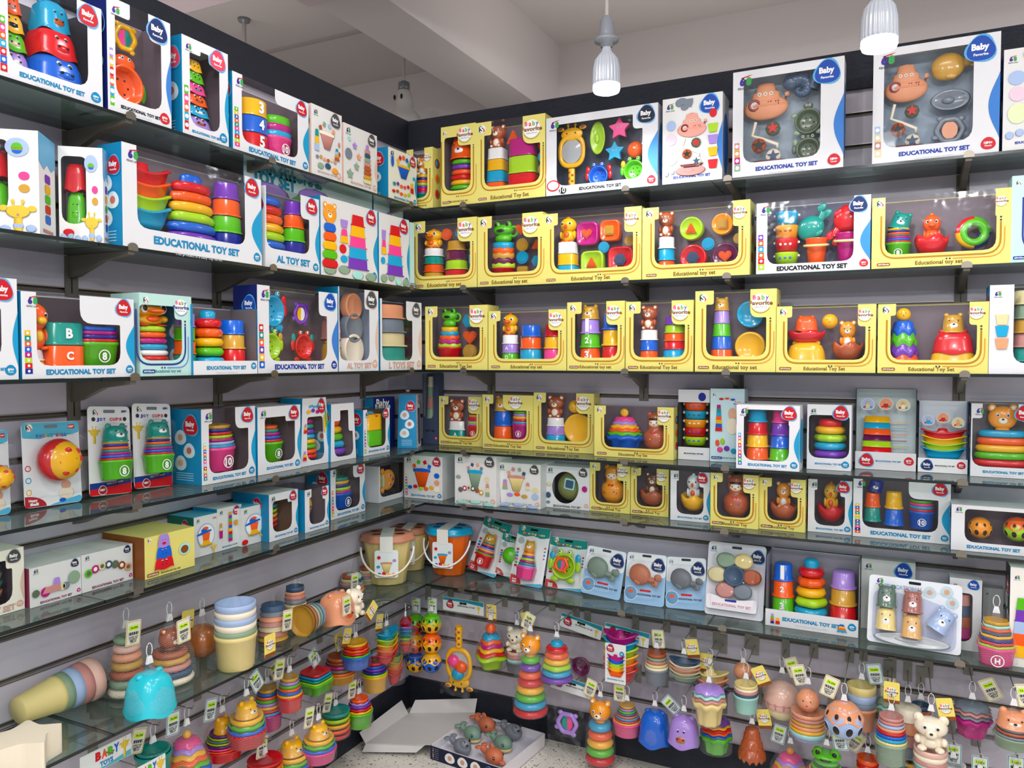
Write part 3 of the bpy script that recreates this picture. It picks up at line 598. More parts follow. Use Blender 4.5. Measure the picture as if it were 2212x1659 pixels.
def logo68(mb, cx, cz, w, y=-.001, X=None, bg=False):
    text(mb, '6', cx-w*.24, cz, w*.42, mat('ink', '#3a2a8c'), y, w*.55, 3, X=X); text(mb, '8', cx+w*.24, cz, w*.42, mat('ink', '#3aa050'), y, w*.55, 3, X=X)
    poly(mb, [(cx-w*.35, cz+w*.3), (cx+w*.2, cz+w*.42), (cx+w*.55, cz+w*.48), (cx+w*.2, cz+w*.33), (cx-w*.3, cz+w*.24)][::-1], y, mat('ink', 'R'), X)
    text(mb, 'FENG LING', cx, cz-w*.52, w*1.15, mat('ink', 'g'), y, None, .6, X=X)
def ylogo(mb, cx, cz, w, y=-.001, X=None):
    poly(mb, circ(cx, cz, w*.5), y, mat('ink', 'W'), X); poly(mb, circ(cx-w*.12, cz+w*.1, w*.32), y-.0002, mat('ink', '#2f7a3c'), X); poly(mb, circ(cx-w*.14, cz-w*.12, w*.28), y-.0003, mat('ink', 'g'), X)
    poly(mb, circ(cx+w*.18, cz-w*.18, w*.2), y-.0003, mat('ink', 'R'), X); text(mb, 'S', cx, cz, w*.5, mat('ink', 'W'), y-.0005, w*.7, 1.5, X=X); text(mb, 'toys', cx, cz-w*.68, w*.9, mat('ink', 'g'), y, w*.1, .4, X=X) if 0 else None
def bflogo(mb, cx, cz, w, y=-.001, X=None, dark=0):
    poly(mb, circ(cx, cz-w*.02, w*.38), y, mat('ink', 'W'), X)
    for ch, dx, c in (('B', -.26, 'K'), ('a', -.08, 'O'), ('b', .09, 'G'), ('y', .25, 'P')): text(mb, ch, cx+dx*w, cz+w*.2, w*.13, mat('ink', c), y-.0003, None, 1.5, X=X)
    text(mb, 'Favorite', cx, cz-w*.03, w*.96, mat('ink', '#3a4a8a' if dark else '#8a5a1a'), y-.0003, w*.17, 1.8, X=X)
    text(mb, 'infant fun toy', cx, cz-w*.2, w*.5, mat('ink', 'A'), y-.0003, None, .4, X=X)
    A = [(cx+w*.4*cos(t), cz-w*.04+w*.4*sin(t)) for t in [pi+.5+(pi-1)*i/12 for i in range(13)]]; B2 = [(cx+w*.42*cos(t), cz-w*.04+w*.42*sin(t)) for t in [2*pi-.5-(pi-1)*i/12 for i in range(13)]]
    poly(mb, A+B2, y-.0003, mat('ink', '#3a4a8a' if dark else '#8a6a2a'), X)
def agemark(mb, cx, cz, r, c, s='6M+', y=-.001, X=None):
    poly(mb, egg(cx, cz, r, 1.05), y, mat('ink', {'R': '#cc2430', 'C': '#0c86b8', 'T': '#0c86a0', 'N': '#1a3a9a', 'S': '#d8a890'}.get(c, c)), X)
    text(mb, s, cx, cz+r*.1, r*1.2, mat('ink', 'W'), y-.0003, None, 2, X=X); text(mb, 'Month', cx, cz-r*.38, r*.95, mat('ink', 'W'), y-.0003, None, 1, X=X)
def ribbon(pts, w):
    """outline of a band w wide along a path"""
    L = []; R = []; P = [Vector(p) for p in pts]
    for i, p in enumerate(P):
        d = (P[min(i+1, len(P)-1)]-P[max(i-1, 0)]).normalized(); n = Vector((-d.y, d.x))*w/2; L.append(tuple(p+n)); R.append(tuple(p-n))
    return L+R[::-1]
TEXTC = {'C': '#1583b4', 'T': '#127c92', 'Z': '#16181c', 'N': '#1c3a9a', 'S': '#c8a090', 'M': '#8a3a5a', 'g': '#5a5a5a'}
LBL = []
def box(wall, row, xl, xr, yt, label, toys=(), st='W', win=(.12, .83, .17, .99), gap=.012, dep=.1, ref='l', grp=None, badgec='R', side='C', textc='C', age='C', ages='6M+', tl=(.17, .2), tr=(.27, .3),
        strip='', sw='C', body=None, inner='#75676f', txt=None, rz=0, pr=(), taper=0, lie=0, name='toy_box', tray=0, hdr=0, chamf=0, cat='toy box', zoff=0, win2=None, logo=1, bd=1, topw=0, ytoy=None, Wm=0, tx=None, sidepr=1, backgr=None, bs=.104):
    s = SD[row]-gap; a0, _ = along(wall, xl, 800, s); a1, _ = along(wall, xr, 800, s)
    zs = SH[row]+zoff; _, zt = along(wall, xl if ref == 'l' else xr, yt, s); Wd = a1-a0; H = zt-zs
    pc = wpt(wall, (a0+a1)/2, s, zs+.0008)
    if Wm:      # a turned box: its front right corner stays where it is seen
        Wd = Wm; xd = Vector((cos(ROT[wall]+rz), sin(ROT[wall]+rz), 0)); pc = wpt(wall, a1, s, zs+.0008)-xd*Wd/2
    root = empty(name, pc, ROT[wall]+rz)
    w = Wd/2; D = dep; m = MB(); Y = st == 'Y' or st == 'U'
    bc = mat('card', body or {'W': '#dcdcde', 'Y': '#e2d674', 'U': '#b8dcd2', 'P': '#dddcd9'}[st])
    e = bs*min(H, Wd*1.6)                                              # size unit of logos
    sdl = mat('card', {'C': '#0e84b4', 'N': '#16246a', 'M': '#8a2a4c', 'T': '#0f7a90'}.get(side, side)) if not Y or side != 'C' else bc
    hole = None
    if win and Y: win = (win[0], win[1], max(win[2], .19), win[3])
    if win:
        x0, x1, z0, z1 = -w+win[0]*Wd, -w+win[1]*Wd, win[2]*H, win[3]*H
        if Y and win[3] > .9: win = (win[0], win[1], win[2], 1.0)
        z1 = -0+win[3]*H
        tlw, tlh, trw, trh = max(0, tl[0]*min(H, Wd*1.2)-win[0]*Wd*.8), max(0, tl[1]-(1-win[3]))*H, max(0, tr[0]*min(H*1.1, Wd*1.1)*(.92 if Y else 1.1)-(1-win[1])*Wd), max(0, tr[1]-(1-win[3]))*H
        P = [(x0, z0), (x1, z0)]; R = [.02+.05*H, .02+.05*H]
        if trw > 0 and trh > 0: P += [(x1, z1-trh), (x1-trw, z1-trh), (x1-trw, z1)]; R += [.004, trh*.55 if not Y else trh*.5, .003]
        else: P += [(x1, z1)]; R += [.012]
        if tlw > 0 and tlh > 0: P += [(x0+tlw, z1), (x0+tlw, z1-tlh), (x0, z1-tlh)]; R += [.003, .008, .003]
        else: P += [(x0, z1)]; R += [.012]
        top_open = win[3] > .93 and not tray and not win2
        if top_open:
            R = [0 if abs(p[1]-z1) < 1e-6 else r_ for p, r_ in zip(P, R)]; P = [(p[0], H) if abs(p[1]-z1) < 1e-6 else p for p in P]
        hole = rpoly(P, R, 4); NP = len(P)
        if callable(win2): hole = win2(w, H)
    if not win: top_open = False
    F0 = [(-w, 0), (w, 0), (w, H), (-w, H)]
    if Wm:      # sky-blue top and a printed toy figure on the visible right side
        sb = mat('ink', '#6fb8e0'); Xr_ = TR(w+.0007, D/2, 0) @ RZ(pi/2); poly(m, [(-D/2, H*.72), (-D*.2, H*.66), (0, H*.73), (D*.25, H*.68), (D/2, H*.74), (D/2, H), (-D/2, H)], 0, sb, Xr_)
        for k_, c_ in enumerate('PYGRB'): poly(m, rrect(-D*.16, D*.16, H*(.54-.1*k_), H*(.625-.1*k_), .006), -.0004, mat('ink', c_), Xr_)
        poly(m, [(-D*.3, H*.05), (D*.3, H*.05), (D*.3, H*.08), (-D*.3, H*.08)], -.0004, mat('ink', 'Q'), Xr_)
    if tray: F0 = [(-w, 0), (w, 0), (w, tray*H), (-w, tray*H)]
    if hole and not tray and top_open:
        Q = hole[:]; k0 = max(range(len(Q)), key=lambda i: (Q[i][1] > H-1e-5, Q[i][0]))      # the hole's top right corner
        Q = [q_ for q_ in Q[k0+1:]+Q[:k0+1]]; poly(m, [(-w, 0), (w, 0), (w, H)]+Q[::-1]+[(-w, H)], 0, bc)
    else: poly(m, F0, 0, bc, holes=[hole] if hole and not tray else [])
    def quad(a, b, c, d, mm): m.add([a, b, c, d], [(0, 1, 2, 3)], mm, False)
    quad((-w, D, 0), (-w, 0, 0), (-w, 0, H), (-w, D, H), sdl if not tray else sdl)
    rs = bc if (wall == 'R' or Y) else sdl
    quad((w, 0, 0), (w, D, 0), (w, D, H), (w, 0, H), rs); quad((w, D, 0), (-w, D, 0), (-w, D, H), (w, D, H), bc); quad((-w, D, 0), (w, D, 0), (w, 0, 0), (-w, 0, 0), bc)
    if not top_open and not tray: quad((-w, 0, H), (w, 0, H), (w, D, H), (-w, D, H), mat('card', topw) if topw else bc)
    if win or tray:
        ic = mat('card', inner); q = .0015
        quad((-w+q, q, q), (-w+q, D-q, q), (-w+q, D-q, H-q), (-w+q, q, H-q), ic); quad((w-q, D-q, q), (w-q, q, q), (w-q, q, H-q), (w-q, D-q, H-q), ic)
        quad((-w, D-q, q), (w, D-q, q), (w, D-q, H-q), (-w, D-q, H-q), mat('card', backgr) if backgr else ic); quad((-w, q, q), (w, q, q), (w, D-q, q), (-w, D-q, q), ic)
    if hdr: bx(m, -w, w, -.001, .004, H*(1-hdr), H, bc); bx(m, -w, w, 0, D, H-.002, H, bc)
    # --- print
    y = -.0008; ink = lambda c: mat('ink', c)
    if st in 'YU' :
        u = min(H, Wd); br = ink('#b07a10' if st == 'Y' else '#2a3a8a'); br2 = ink('#d8942a' if st == 'Y' else '#6a8ac8')
        if win:
            g = min(.012, .05*H); PP = [(x0-g, z1-tlh-.012), (x0-g, z0+.03), (x0-g+.006, z0+.004), (x0+.02, z0-g), (x1-.02, z0-g), (x1+g-.006, z0+.004), (x1+g, z0+.03), (x1+g, z1-trh-.016)]
            PP = [(p[0], p[1]) for p in rpoly([(x0-g, z1-tlh-.012), (x0-g, z0-g), (x1+g, z0-g), (x1+g, z1-trh-.016)], [0, .04, .04, 0], 6)]
            poly(m, ribbon(PP, .0045), y, br); 
            P3 = rpoly([(x1-.3*Wd, z0-g*1.8), (x1+g*1.9, z0-g*1.8), (x1+g*1.9, z0+.3*H)], [0, .05, 0], 6); poly(m, ribbon(P3, .003), y, br2)
            for k in (0, 1): poly(m, circ(x1-.3*Wd-.007-.008*k, z0-g*1.8, .0024, n=8), y, ink('g')); poly(m, circ(x1+g, z1-trh-.012+.008*k, .0028, n=8), y, ink('g'))
        tsz = min(.55*Wd, .34*H*1.7)
        if txt != '': text(m, txt or 'Educational toy set', 0, H*.052+.002, tsz, ink('#7a5410' if st == 'Y' else '#3a8a9a'), y, None, .9)
        poly(m, rrect(-w+.04*Wd, -w+.04*Wd+.035, H*.035, H*.035+.009, .004), y, ink('#9a5a1c' if st == 'Y' else '#2a4a9a')); text(m, '6M+/Month', -w+.04*Wd+.0175, H*.035+.0045, .028, ink('W'), y-.0003, None, 1)
        if bd: bflogo(m, w-tr[0]*min(H*1.1, Wd*1.1)*.5-.004, H-tr[1]*H*.46 if win else H-.2*H, min(tr[0]*min(H*1.1, Wd*1.1), .34*H)*.88, y, dark=st == 'U')
        if logo: ylogo(m, -w+.075*min(H, Wd)+.006, H-.085*H, .11*min(H, Wd), y)
        if sidepr:
            for k in range(3): ell(m, (w+.0005, D*.45, H*(.25+.25*k)), (.0006, D*.25, H*.08), ink(['#b06a3a', '#c8a040', '#a03a2a'][k])); ell(m, (w+.001, D*.4, H*(.25+.25*k)), (.0008, D*.12, H*.05), ink(['R', 'O', 'C'][k]))
    elif st in 'WP':
        if txt is None: txt = 'EDUCATIONAL TOY SET'
        tw = min(.62*Wd, 1.15*H) if tx is None else tx*Wd
        zt_ = (win[2]*.52*H if win else H*.075) if not tray else tray*H*.5
        if txt: text(m, txt, (.05*Wd if bd == 2 else 0), zt_, tw, ink(TEXTC.get(textc, textc)), y, None, 2.2); text(m, 'This product is a baby cup series', 0, zt_-.09*tw, tw*.55, ink('h'), y, None, .4)
        if logo: logo68(m, -w+.1*min(H, Wd)+.006, H-.1*H, .125*min(H, Wd), y)
        if bd == 2: badge(m, -w+.19*Wd, tray*H*.5, tray*H*.36, badgec, y=y)
        elif bd: badge(m, w-e*1.25-.004, H-e*1.2 if not tray else tray*H*.5, e if not tray else tray*H*.38, badgec, y=y)
        if age: agemark(m, w-e*.75, (.065 if not tray else tray*.45)*H+.006, e*.5, age, ages, y)
        if sw:
            cw = ink({'C': '#1796c4', 'N': '#3a7cc8', 'B': '#3a8ad0', 'S': '#dcb8a4', 'M': '#8a2a4c'}.get(sw, sw)); pts = []
            for i in range(17):
                t = i/16; pts.append((w-(.085*Wd)*sin(pi*t)**1.2*(1 if t < .6 else 1), H*(.12+.55*t)))
            poly(m, [(w, H*.67), (w, H*.12)][::-1]+pts[::-1] if 0 else pts+[(w, H*.67)], y, cw)
            if wall == 'R' and sidepr: m.add([(w+.0008, D*(.5-.42*cos(t)), H*(.45+.35*sin(t))) for t in [2*pi*i/20 for i in range(20)]], [tuple(range(20))], cw, False)
        if strip:
            n = len(strip); hh = min(H*.5/n, .022)
            for k, c in enumerate(strip):
                zz = H*.06+hh*(n-1-k); ww = .045*Wd*(1+.35*k/n) if Wd > .15 else .08*Wd; poly(m, [(-w+.006, zz), (-w+.006+ww, zz), (-w+.006+ww, zz+hh*.95), (-w+.006, zz+hh*.95)], y, ink(c)); poly(m, circ(-w+.006+ww/2, zz+hh*.48, hh*.25, n=10), y-.0003, ink('W'))
        if sidepr and side != '#f1f1f0':       # left side panel: badge, three photos, small print
            Xs = TR(-w-.0008, D/2, 0) @ RZ(-pi/2)
            badge(m, D*.18, H*.78, min(D*.26, H*.13), badgec, X=Xs) if badgec else None
            for k, (dx, z) in enumerate(((-.15, .62), (.12, .45), (-.15, .28))):
                q = min(D*.24, H*.1); poly(m, egg(dx*D, z*H, q, 1.05), 0, ink('#cfe4ea'), Xs); poly(m, circ(dx*D, z*H, q*.45), -.0004, ink(['#d8a080', '#c86a5a', '#d8b088'][k]), Xs)
            for k in range(4): poly(m, [(-D*.3, H*(.05+.03*k)), (D*.25, H*(.05+.03*k)), (D*.25, H*(.06+.03*k)), (-D*.3, H*(.06+.03*k))], 0, ink('#9cc8dc'), Xs)
    flatS = Sink(flat=m)
    if pr:
        for it in pr: 
            m.M = TR(0, -.0035, 0) @ SC(1, .022, 1); m.card = True; put(flatS, it, Wd, H, 0); m.M = I4(); m.card = False
    vf = None
    if taper: vf = lambda v: Vector((v.x*(1-taper*max(0, v.z)/H), (v.y-D/2)*(1-taper*.5*max(0, v.z)/H)+D/2, v.z))
    if lie: vf = None
    ct = m.build('carton', root, vf)
    if hole and not tray:
        f = MB(); poly(f, hole, .0006, mat('film', 'W'))
        if top_open: f.add([(-w, 0, H), (w, 0, H), (w, D, H), (-w, D, H)], [(0, 1, 2, 3)], mat('film', 'W'), False)
        f.build('window_film', ct, vf)
    S = Sink(root)
    for it in toys:
        k = min(1, (D-.014)/max(.001, it[3]*Wd)); S.X = I4()
        yy = D*.5; S.X = TR(0, yy, 0) @ SC(1, k, 1); put(S, it, Wd, H, 0)
    S.flush(vf)
    tag(root, label, cat, grp); return root, Wd, H
def hangtag(root, X, kind='w', w=.042, h=.062, txt='7A-094', nm='hang_tag'):
    b = MB(X); ink = lambda c: mat('ink', c); bd = ink('#d8b820') if kind != 't' else ink('#2a8a98')
    prism(b, rrect(-w/2, w/2, -h, 0, .005), -.0004, .0004, mat('card', '#f3dc6a' if kind == 'y' else '#ece8d8' if kind == 'w' else '#e6ecea'))
    if kind == 'y':
        bflogo(b, 0, -h*.45, w*.85); poly(b, rrect(-w/2, w/2, -h, -h*.84, .001), -.0008, ink('#8a4a22'))
    else:
        for sd in (-.0009, .0009):
            poly(b, rrect(-w*.47, w*.47, -h*.97, -h*.03, .004), sd, bd, holes=[rrect(-w*.43, w*.43, -h*.945, -h*.055, .003)])
        st_ = MB(X); poly(st_, [(-w*.32, -h*.38), (w*.3, -h*.38), (w*.3, -h*.2), (-w*.32, -h*.2)], -.0012, mat('ink', '#c8f51e')); text(st_, txt, 0, -h*.29, w*.5, ink('Z'), -.0015, None, 1)
        for i in range(14): x = -w*.34+w*.68*i/14; bw = w*(.012+.022*((i*7) % 3)); poly(b, [(x, -h*.58), (x+bw, -h*.58), (x+bw, -h*.46), (x, -h*.46)], -.0011, ink('Z'))
        for i in range(4): text(b, ['2106872 6901', 'ST-7A 24', '48/72', '2023-09'][i], 0, -h*(.65+.07*i), w*(.66-.1*i), ink('g'), -.0011, None, .8)
    tg = b.build(nm, root)
    if kind != 'y': st_.build('price_sticker', tg)
def netbag(root, z1, w, z0, h, kind='net', c='h', sy=1.0, X=None, flatb=1):
    """bag gathered at z1, filled between z0+h and z0"""
    n = 20; pr = [(.003, z1), (.006, z1-.006), (w*.14, z0+h*.97), (w*.34, z0+h*.8), (w*.47, z0+h*.5), (w*.515, z0+h*.25), (w*.505, z0+.004), (w*.3, z0-.002), (0, z0-.003)]
    b = MB(X); rev(b, pr, mat(kind, c), n, X=SC(1, sy, 1)); b.uv = []
    L = [0]
    for p, q in zip(pr, pr[1:]): L.append(L[-1]+math.hypot(q[0]-p[0], q[1]-p[1]))
    dens = 26
    for k in range(len(pr)-1):
        for i in range(n):
            u0, u1 = i/n*dens, (i+1)/n*dens; v0, v1 = L[k]*130, L[k+1]*130
            b.uv.append([(u0, v0), (u1, v1), (u0, v1)] if len(b.f[len(b.uv)]) == 3 else [(u0, v0), (u1, v0), (u1, v1), (u0, v1)])
    b.build('net_bag' if kind == 'net' else 'film_bag', root)
def hang(wall, px, yt, yb, wpx, label, toy, s=.13, tags=(('w', -.02, -.01, .3),), kind='net', nc='h', loop=1, grp='net bags hanging on the wall pegs', rz=0, name='bagged_toy', toyh=.0, cat='toy set', sq=1.0, rx=0, ry=0, clipc='W', extra=()):
    """yt, yb: pixel rows of the loop's top and the toy's foot; px its centre, wpx its width"""
    p = on(wall, px, yt, s); q = on(wall, px, yb, s); d = depth_of(q); w = wpx*d/F; tot = p.z-q.z
    root = empty(name, p, ROT[wall]+rz, rx, ry)
    lw = .006; m = MB(); zl = -.034
    if loop:
        pts = [(lw*1.3*sin(t), 0, -.017+.017*cos(t)) for t in [2*pi*i/16 for i in range(16)]]; tube(m, pts, .0011, mat('pl', '#e8e8e8'), closed=True); lp = m.build('loop', root)
        m = MB(); prism(m, [(-.005, zl+.002), (-.009, zl-.016), (.009, zl-.016), (.005, zl+.002)], -.003, .003, mat('pl', '#eeeeee')); m.build('clip', lp)
        ztop = zl-.016
    else: ztop = 0
    h = (tot+ztop-.014) if loop else tot; h = max(h, .03); zf = -tot
    S = Sink(root, X=TR(0, 0, zf) @ SC(1, sq, 1)); kd = toy[0]; o = dict(toy[2]) if len(toy) > 2 else {}
    hh = h*(1-toyh)
    if kd == 'fig': fig(S, I4(), w, hh, toy[1][0], **o)
    else: TOY[kd](S, I4(), w, hh, CL(toy[1]), **o)
    for t2 in extra: 
        o = dict(t2[3]) if len(t2) > 3 else {}; X = TR(*t2[2][:3]); w2, h2 = t2[2][3:]
        if t2[0] == 'fig': fig(S, X, w2, h2, t2[1][0], **o)
        else: TOY[t2[0]](S, X, w2, h2, CL(t2[1]), **o)
    S.flush()
    if kind: netbag(root, ztop+.004, w*1.0, zf, h, kind, nc, sq)
    for t in tags: hangtag(root, TR(t[1], .006+.02*abs(t[1]), t[2]) @ RZ(t[4] if len(t) > 4 else 0) @ RY(t[3]), t[0], txt=t[5] if len(t) > 5 else '7A-094')
    tag(root, label, cat, grp); return root
# ---------------------------------------------------------------- the place itself
G0 = .8156                                        # height of one wall groove; the others are .1 apart
def wallmat():
    m = mat('card', '#bdb6c2'); nt = m.node_tree
    p = nt.nodes['Principled BSDF']; nz = nt.nodes.new('ShaderNodeTexNoise'); nz.inputs['Scale'].default_value = 14; nz.inputs['Detail'].default_value = 6
    tc = nt.nodes.new('ShaderNodeTexCoord'); mp = nt.nodes.new('ShaderNodeMapping'); mp.inputs['Scale'].default_value = (1, 1, .12); nt.links.new(tc.outputs['Object'], mp.inputs[0]); nt.links.new(mp.outputs[0], nz.inputs['Vector'])
    cr = nt.nodes.new('ShaderNodeMapRange'); cr.inputs[3].default_value = .93; cr.inputs[4].default_value = 1.05; nt.links.new(nz.outputs[0], cr.inputs[0])
    mx = nt.nodes.new('ShaderNodeMix'); mx.data_type = 'RGBA'; mx.blend_type = 'MULTIPLY'; mx.inputs[0].default_value = 1; mx.inputs[6].default_value = hexc('#c6bfcb'); nt.links.new(cr.outputs[0], mx.inputs[7]); nt.links.new(mx.outputs[2], p.inputs['Base Color'])
    p.inputs['Roughness'].default_value = .28; p.inputs['Specular IOR Level'].default_value = .5
    return m
WM = wallmat()
def slatwall(name, wall, a0, a1):
    m = MB()
    def strip(z0, z1, s0, mm):
        vs = [wpt(wall, a0, s0, z0), wpt(wall, a1, s0, z0), wpt(wall, a1, s0, z1), wpt(wall, a0, s0, z1)]; m.add(vs, [(0, 1, 2, 3)], mm, False)
    def ledge(z, s0, s1, mm): m.add([wpt(wall, a0, s0, z), wpt(wall, a1, s0, z), wpt(wall, a1, s1, z), wpt(wall, a0, s1, z)], [(0, 1, 2, 3)], mm, False)
    dk = mat('card', '#5e554c'); al = mat('metal', '#9a968e'); al2 = mat('card', '#6a6258')
    z = .1285; ks = [G0+.1*k for k in range(-6, 15)]
    for g in ks+[2.2966]:
        zt = g-.006 if g < 2.29 else 2.29; strip(z, zt, 0, WM)
        if g < 2.29:
            ledge(zt, -.012, 0, WM); strip(zt, g+.006, -.012, dk); ledge(g+.006, -.012, 0, dk); strip(g+.004, g+.007, .0006, al); strip(zt-.0035, zt, .0006, al2); strip(zt+.001, g-.001, -.006, al2)
        z = g+.006
    b = m.build(name); tag(b, kind='structure'); return b
slatwall('wall_left', 'L', -3.3, 0.0); slatwall('wall_right', 'R', 0.0, 3.9)
bk = mat('card', '#242832'); nt = bk.node_tree; _n = nt.nodes.new('ShaderNodeTexNoise'); _n.inputs['Scale'].default_value = 160; _b = nt.nodes.new('ShaderNodeBump'); _b.inputs['Strength'].default_value = .5; _b.inputs['Distance'].default_value = .004
nt.links.new(_n.outputs[0], _b.inputs['Height']); nt.links.new(_b.outputs[0], nt.nodes['Principled BSDF'].inputs['Normal']); nt.nodes['Principled BSDF'].inputs['Roughness'].default_value = .3
for nm, wl, a0, a1, z0, z1, e in (('trim_1', 'L', -3.3, .0, 2.29, 2.406, .02), ('trim_2', 'R', -.0, 3.9, 2.29, 2.406, .02), ('baseboard_left', 'L', -3.3, 0, 0, .128, .012), ('baseboard_right', 'R', 0, 3.9, 0, .128, .012)):
    m = MB(); p = wpt(wl, a0, -.05, z0); q = wpt(wl, a1, e, z1); bx(m, min(p.x, q.x), max(p.x, q.x), min(p.y, q.y), max(p.y, q.y), z0, z1, bk); tag(m.build(nm), kind='structure')
# terrazzo floor
fm = bpy.data.materials.new('terrazzo'); fm.use_nodes = True; nt = fm.node_tree; P = nt.nodes['Principled BSDF']; P.inputs['Roughness'].default_value = .3
tc = nt.nodes.new('ShaderNodeTexCoord'); prev = None; base = hexc('#e4dfd4')
for sc_, th, cols in ((55, .17, ('#8c8a84', '#6e6a64')), (95, .2, ('#a29c8c', '#b59a6a')), (30, .1, ('#8a8450', '#76736e'))):
    v = nt.nodes.new('ShaderNodeTexVoronoi'); v.inputs['Scale'].default_value = sc_; nt.links.new(tc.outputs['Object'], v.inputs['Vector'])
    lt = nt.nodes.new('ShaderNodeMath'); lt.operation = 'LESS_THAN'; nz = nt.nodes.new('ShaderNodeTexNoise'); nz.inputs['Scale'].default_value = sc_*1.7; nt.links.new(tc.outputs['Object'], nz.inputs['Vector'])
    md = nt.nodes.new('ShaderNodeMath'); md.operation = 'MULTIPLY_ADD'; md.inputs[1].default_value = .35; nt.links.new(nz.outputs[0], md.inputs[0]); nt.links.new(v.outputs['Distance'], md.inputs[2])
    nt.links.new(md.outputs[0], lt.inputs[0]); lt.inputs[1].default_value = th+.2
    cm = nt.nodes.new('ShaderNodeMix'); cm.data_type = 'RGBA'; sp = nt.nodes.new('ShaderNodeSeparateColor'); nt.links.new(v.outputs['Color'], sp.inputs[0]); nt.links.new(sp.outputs[0], cm.inputs[0]); cm.inputs[6].default_value = hexc(cols[0]); cm.inputs[7].default_value = hexc(cols[1])
    mx = nt.nodes.new('ShaderNodeMix'); mx.data_type = 'RGBA'; nt.links.new(lt.outputs[0], mx.inputs[0])
    if prev: nt.links.new(prev, mx.inputs[6])
    else: mx.inputs[6].default_value = base
    nt.links.new(cm.outputs[2], mx.inputs[7]); prev = mx.outputs[2]
nt.links.new(prev, P.inputs['Base Color'])
m = MB(); bx(m, -4.5, 5.5, -5, 2.4, -.05, 0, fm); tag(m.build('floor'), kind='structure')
cm_ = mat('card', '#dad3cf'); cm_.node_tree.nodes['Principled BSDF'].inputs['Roughness'].default_value = .8
for nm, b in (('ceiling', (-4.5, 5.5, -5, 2.36, 3.6, 3.7)), ('wall_back', (-4.5, 5.5, 2.36, 2.46, 0, 3.6)), ('beam', (-.65, -.32, -5, 2.36, 3.1, 3.6)), ('wall_far_left', (-4.6, -4.5, -5, 2.4, 0, 3.6))):
    m = MB(); bx(m, *b, cm_); tag(m.build('trim_3' if nm == 'beam' else nm), kind='structure')
m = MB(); pk = mat('card', '#d6c4c8'); bx(m, -.66, 3.2, -1.6, .177, 3.07, 3.09, pk); bx(m, -.66, 3.2, .157, .177, 3.09, 3.6, pk); tag(m.build('trim_4'), kind='structure')
m = MB(); bx(m, -3.4, -.95, -1.2, .55, 3.42, 3.5, pk); bx(m, -3.4, -.95, .53, .55, 3.5, 3.6, pk); tag(m.build('trim_5'), kind='structure')
m = MB(); bx(m, -2.6, -1.0, 1.52, 1.55, 3.585, 3.6, mat('card', '#b8b0ac')); tag(m.build('trim_6'), kind='structure')
# ---------------------------------------------------------------- glass shelves on brackets
GL = mat('glass', '#d0dfd9'); GE = mat('pl', '#0a1614'); NM = ['topmost', 'second', 'third', 'fourth', 'fifth', 'lowest']
def shelf(row, wall, a0, a1, label, dz=0):
    m = MB(); s = SD[row]; z1 = SH[row]+dz; z0 = z1-.008
    def q(*pts): m.add([wpt(wall, *p) for p in pts], [tuple(range(len(pts)))], GL if q.g else GE, False)
    q.g = 1; q((a0, .004, z1), (a1, .004, z1), (a1, s, z1), (a0, s, z1)); q((a0, .004, z0), (a1, .004, z0), (a1, s, z0), (a0, s, z0))
    q.g = 0; q((a0, s, z0), (a1, s, z0), (a1, s, z1), (a0, s, z1)); q((a0, .004, z0), (a0, s, z0), (a0, s, z1), (a0, .004, z1)); q((a1, .004, z0), (a1, s, z0), (a1, s, z1), (a1, .004, z1)); q((a0, .004, z0), (a1, .004, z0), (a1, .004, z1), (a0, .004, z1))
    tag(m.build('glass_shelf'), label, 'shelf', 'glass shelves')
for r in range(6):
    for i, (a0, a1, wh) in enumerate(((-3.3, -1.55, 'nearer the camera'), (-1.548, 0, 'running into the corner'))):
        if r in (0, 3): a0, a1 = ((-3.3, -1.9), (-1.898, 0))[i]
        shelf(r, 'L', a0, a1, f'{NM[r]} glass shelf on the left wall, the piece {wh}')
    for i, (a0, a1, wh) in enumerate(((SD[r]+.002, 1.28, 'starting at the corner'), (1.282, 3.9, 'reaching the right edge'))):
        shelf(r, 'R', a0, a1, f'{NM[r]} glass shelf on the right wall, the piece {wh}')
def bracket(wall, row, px, label):
    a, _ = along(wall, px, 700, 0); z = SH[row]-.0085; s = SD[row]; root = empty('shelf_bracket', wpt(wall, a, 0, z), ROT[wall])
    br = mat('card', '#6a645a'); m = MB(); prism(m, [(0, 0), (0, -.055), (.03, -.05), (s*.55, -.018), (s-.004, -.008), (s-.004, 0)], -.008, .008, br, RZ(-pi/2)); arm = m.build('arm', root)
    m = MB(); bx(m, -.017, .017, -.003, -.0002, -.1 if row < 3 else -.035, -.001, br); bx(m, -.0015, .0015, -.0036, -.003, -.09 if row < 3 else -.03, -.04 if row < 3 else -.01, mat('card', 'Z')); m.build('wall_plate', root)
    m = MB(); prism(m, [(-.013, 0), (.013, 0)]+[(.013*cos(t), .0085+.01*sin(t)) for t in [pi*i/8 for i in range(9)]], -s-.004, -s-.0008, mat('metal', '#8c8478')); m.build('clip', arm)
    tag(root, label, 'bracket', 'metal shelf brackets')
for wl, lst in (('L', ((155, 'farthest from the corner'), (468, 'second from the corner'), (782, 'nearest the corner'))), ('R', ((1062, 'nearest the corner'), (1392, 'second from the corner'), (1597, 'third from the corner'), (2074, 'nearest the right edge')))):
    for r in range(6):
        for px, wh in lst:
            if r == 5 and wl == 'L': px += 30
            bracket(wl, r, px, f'metal bracket {wh} under the {NM[r]} {"left" if wl == "L" else "right"} shelf')
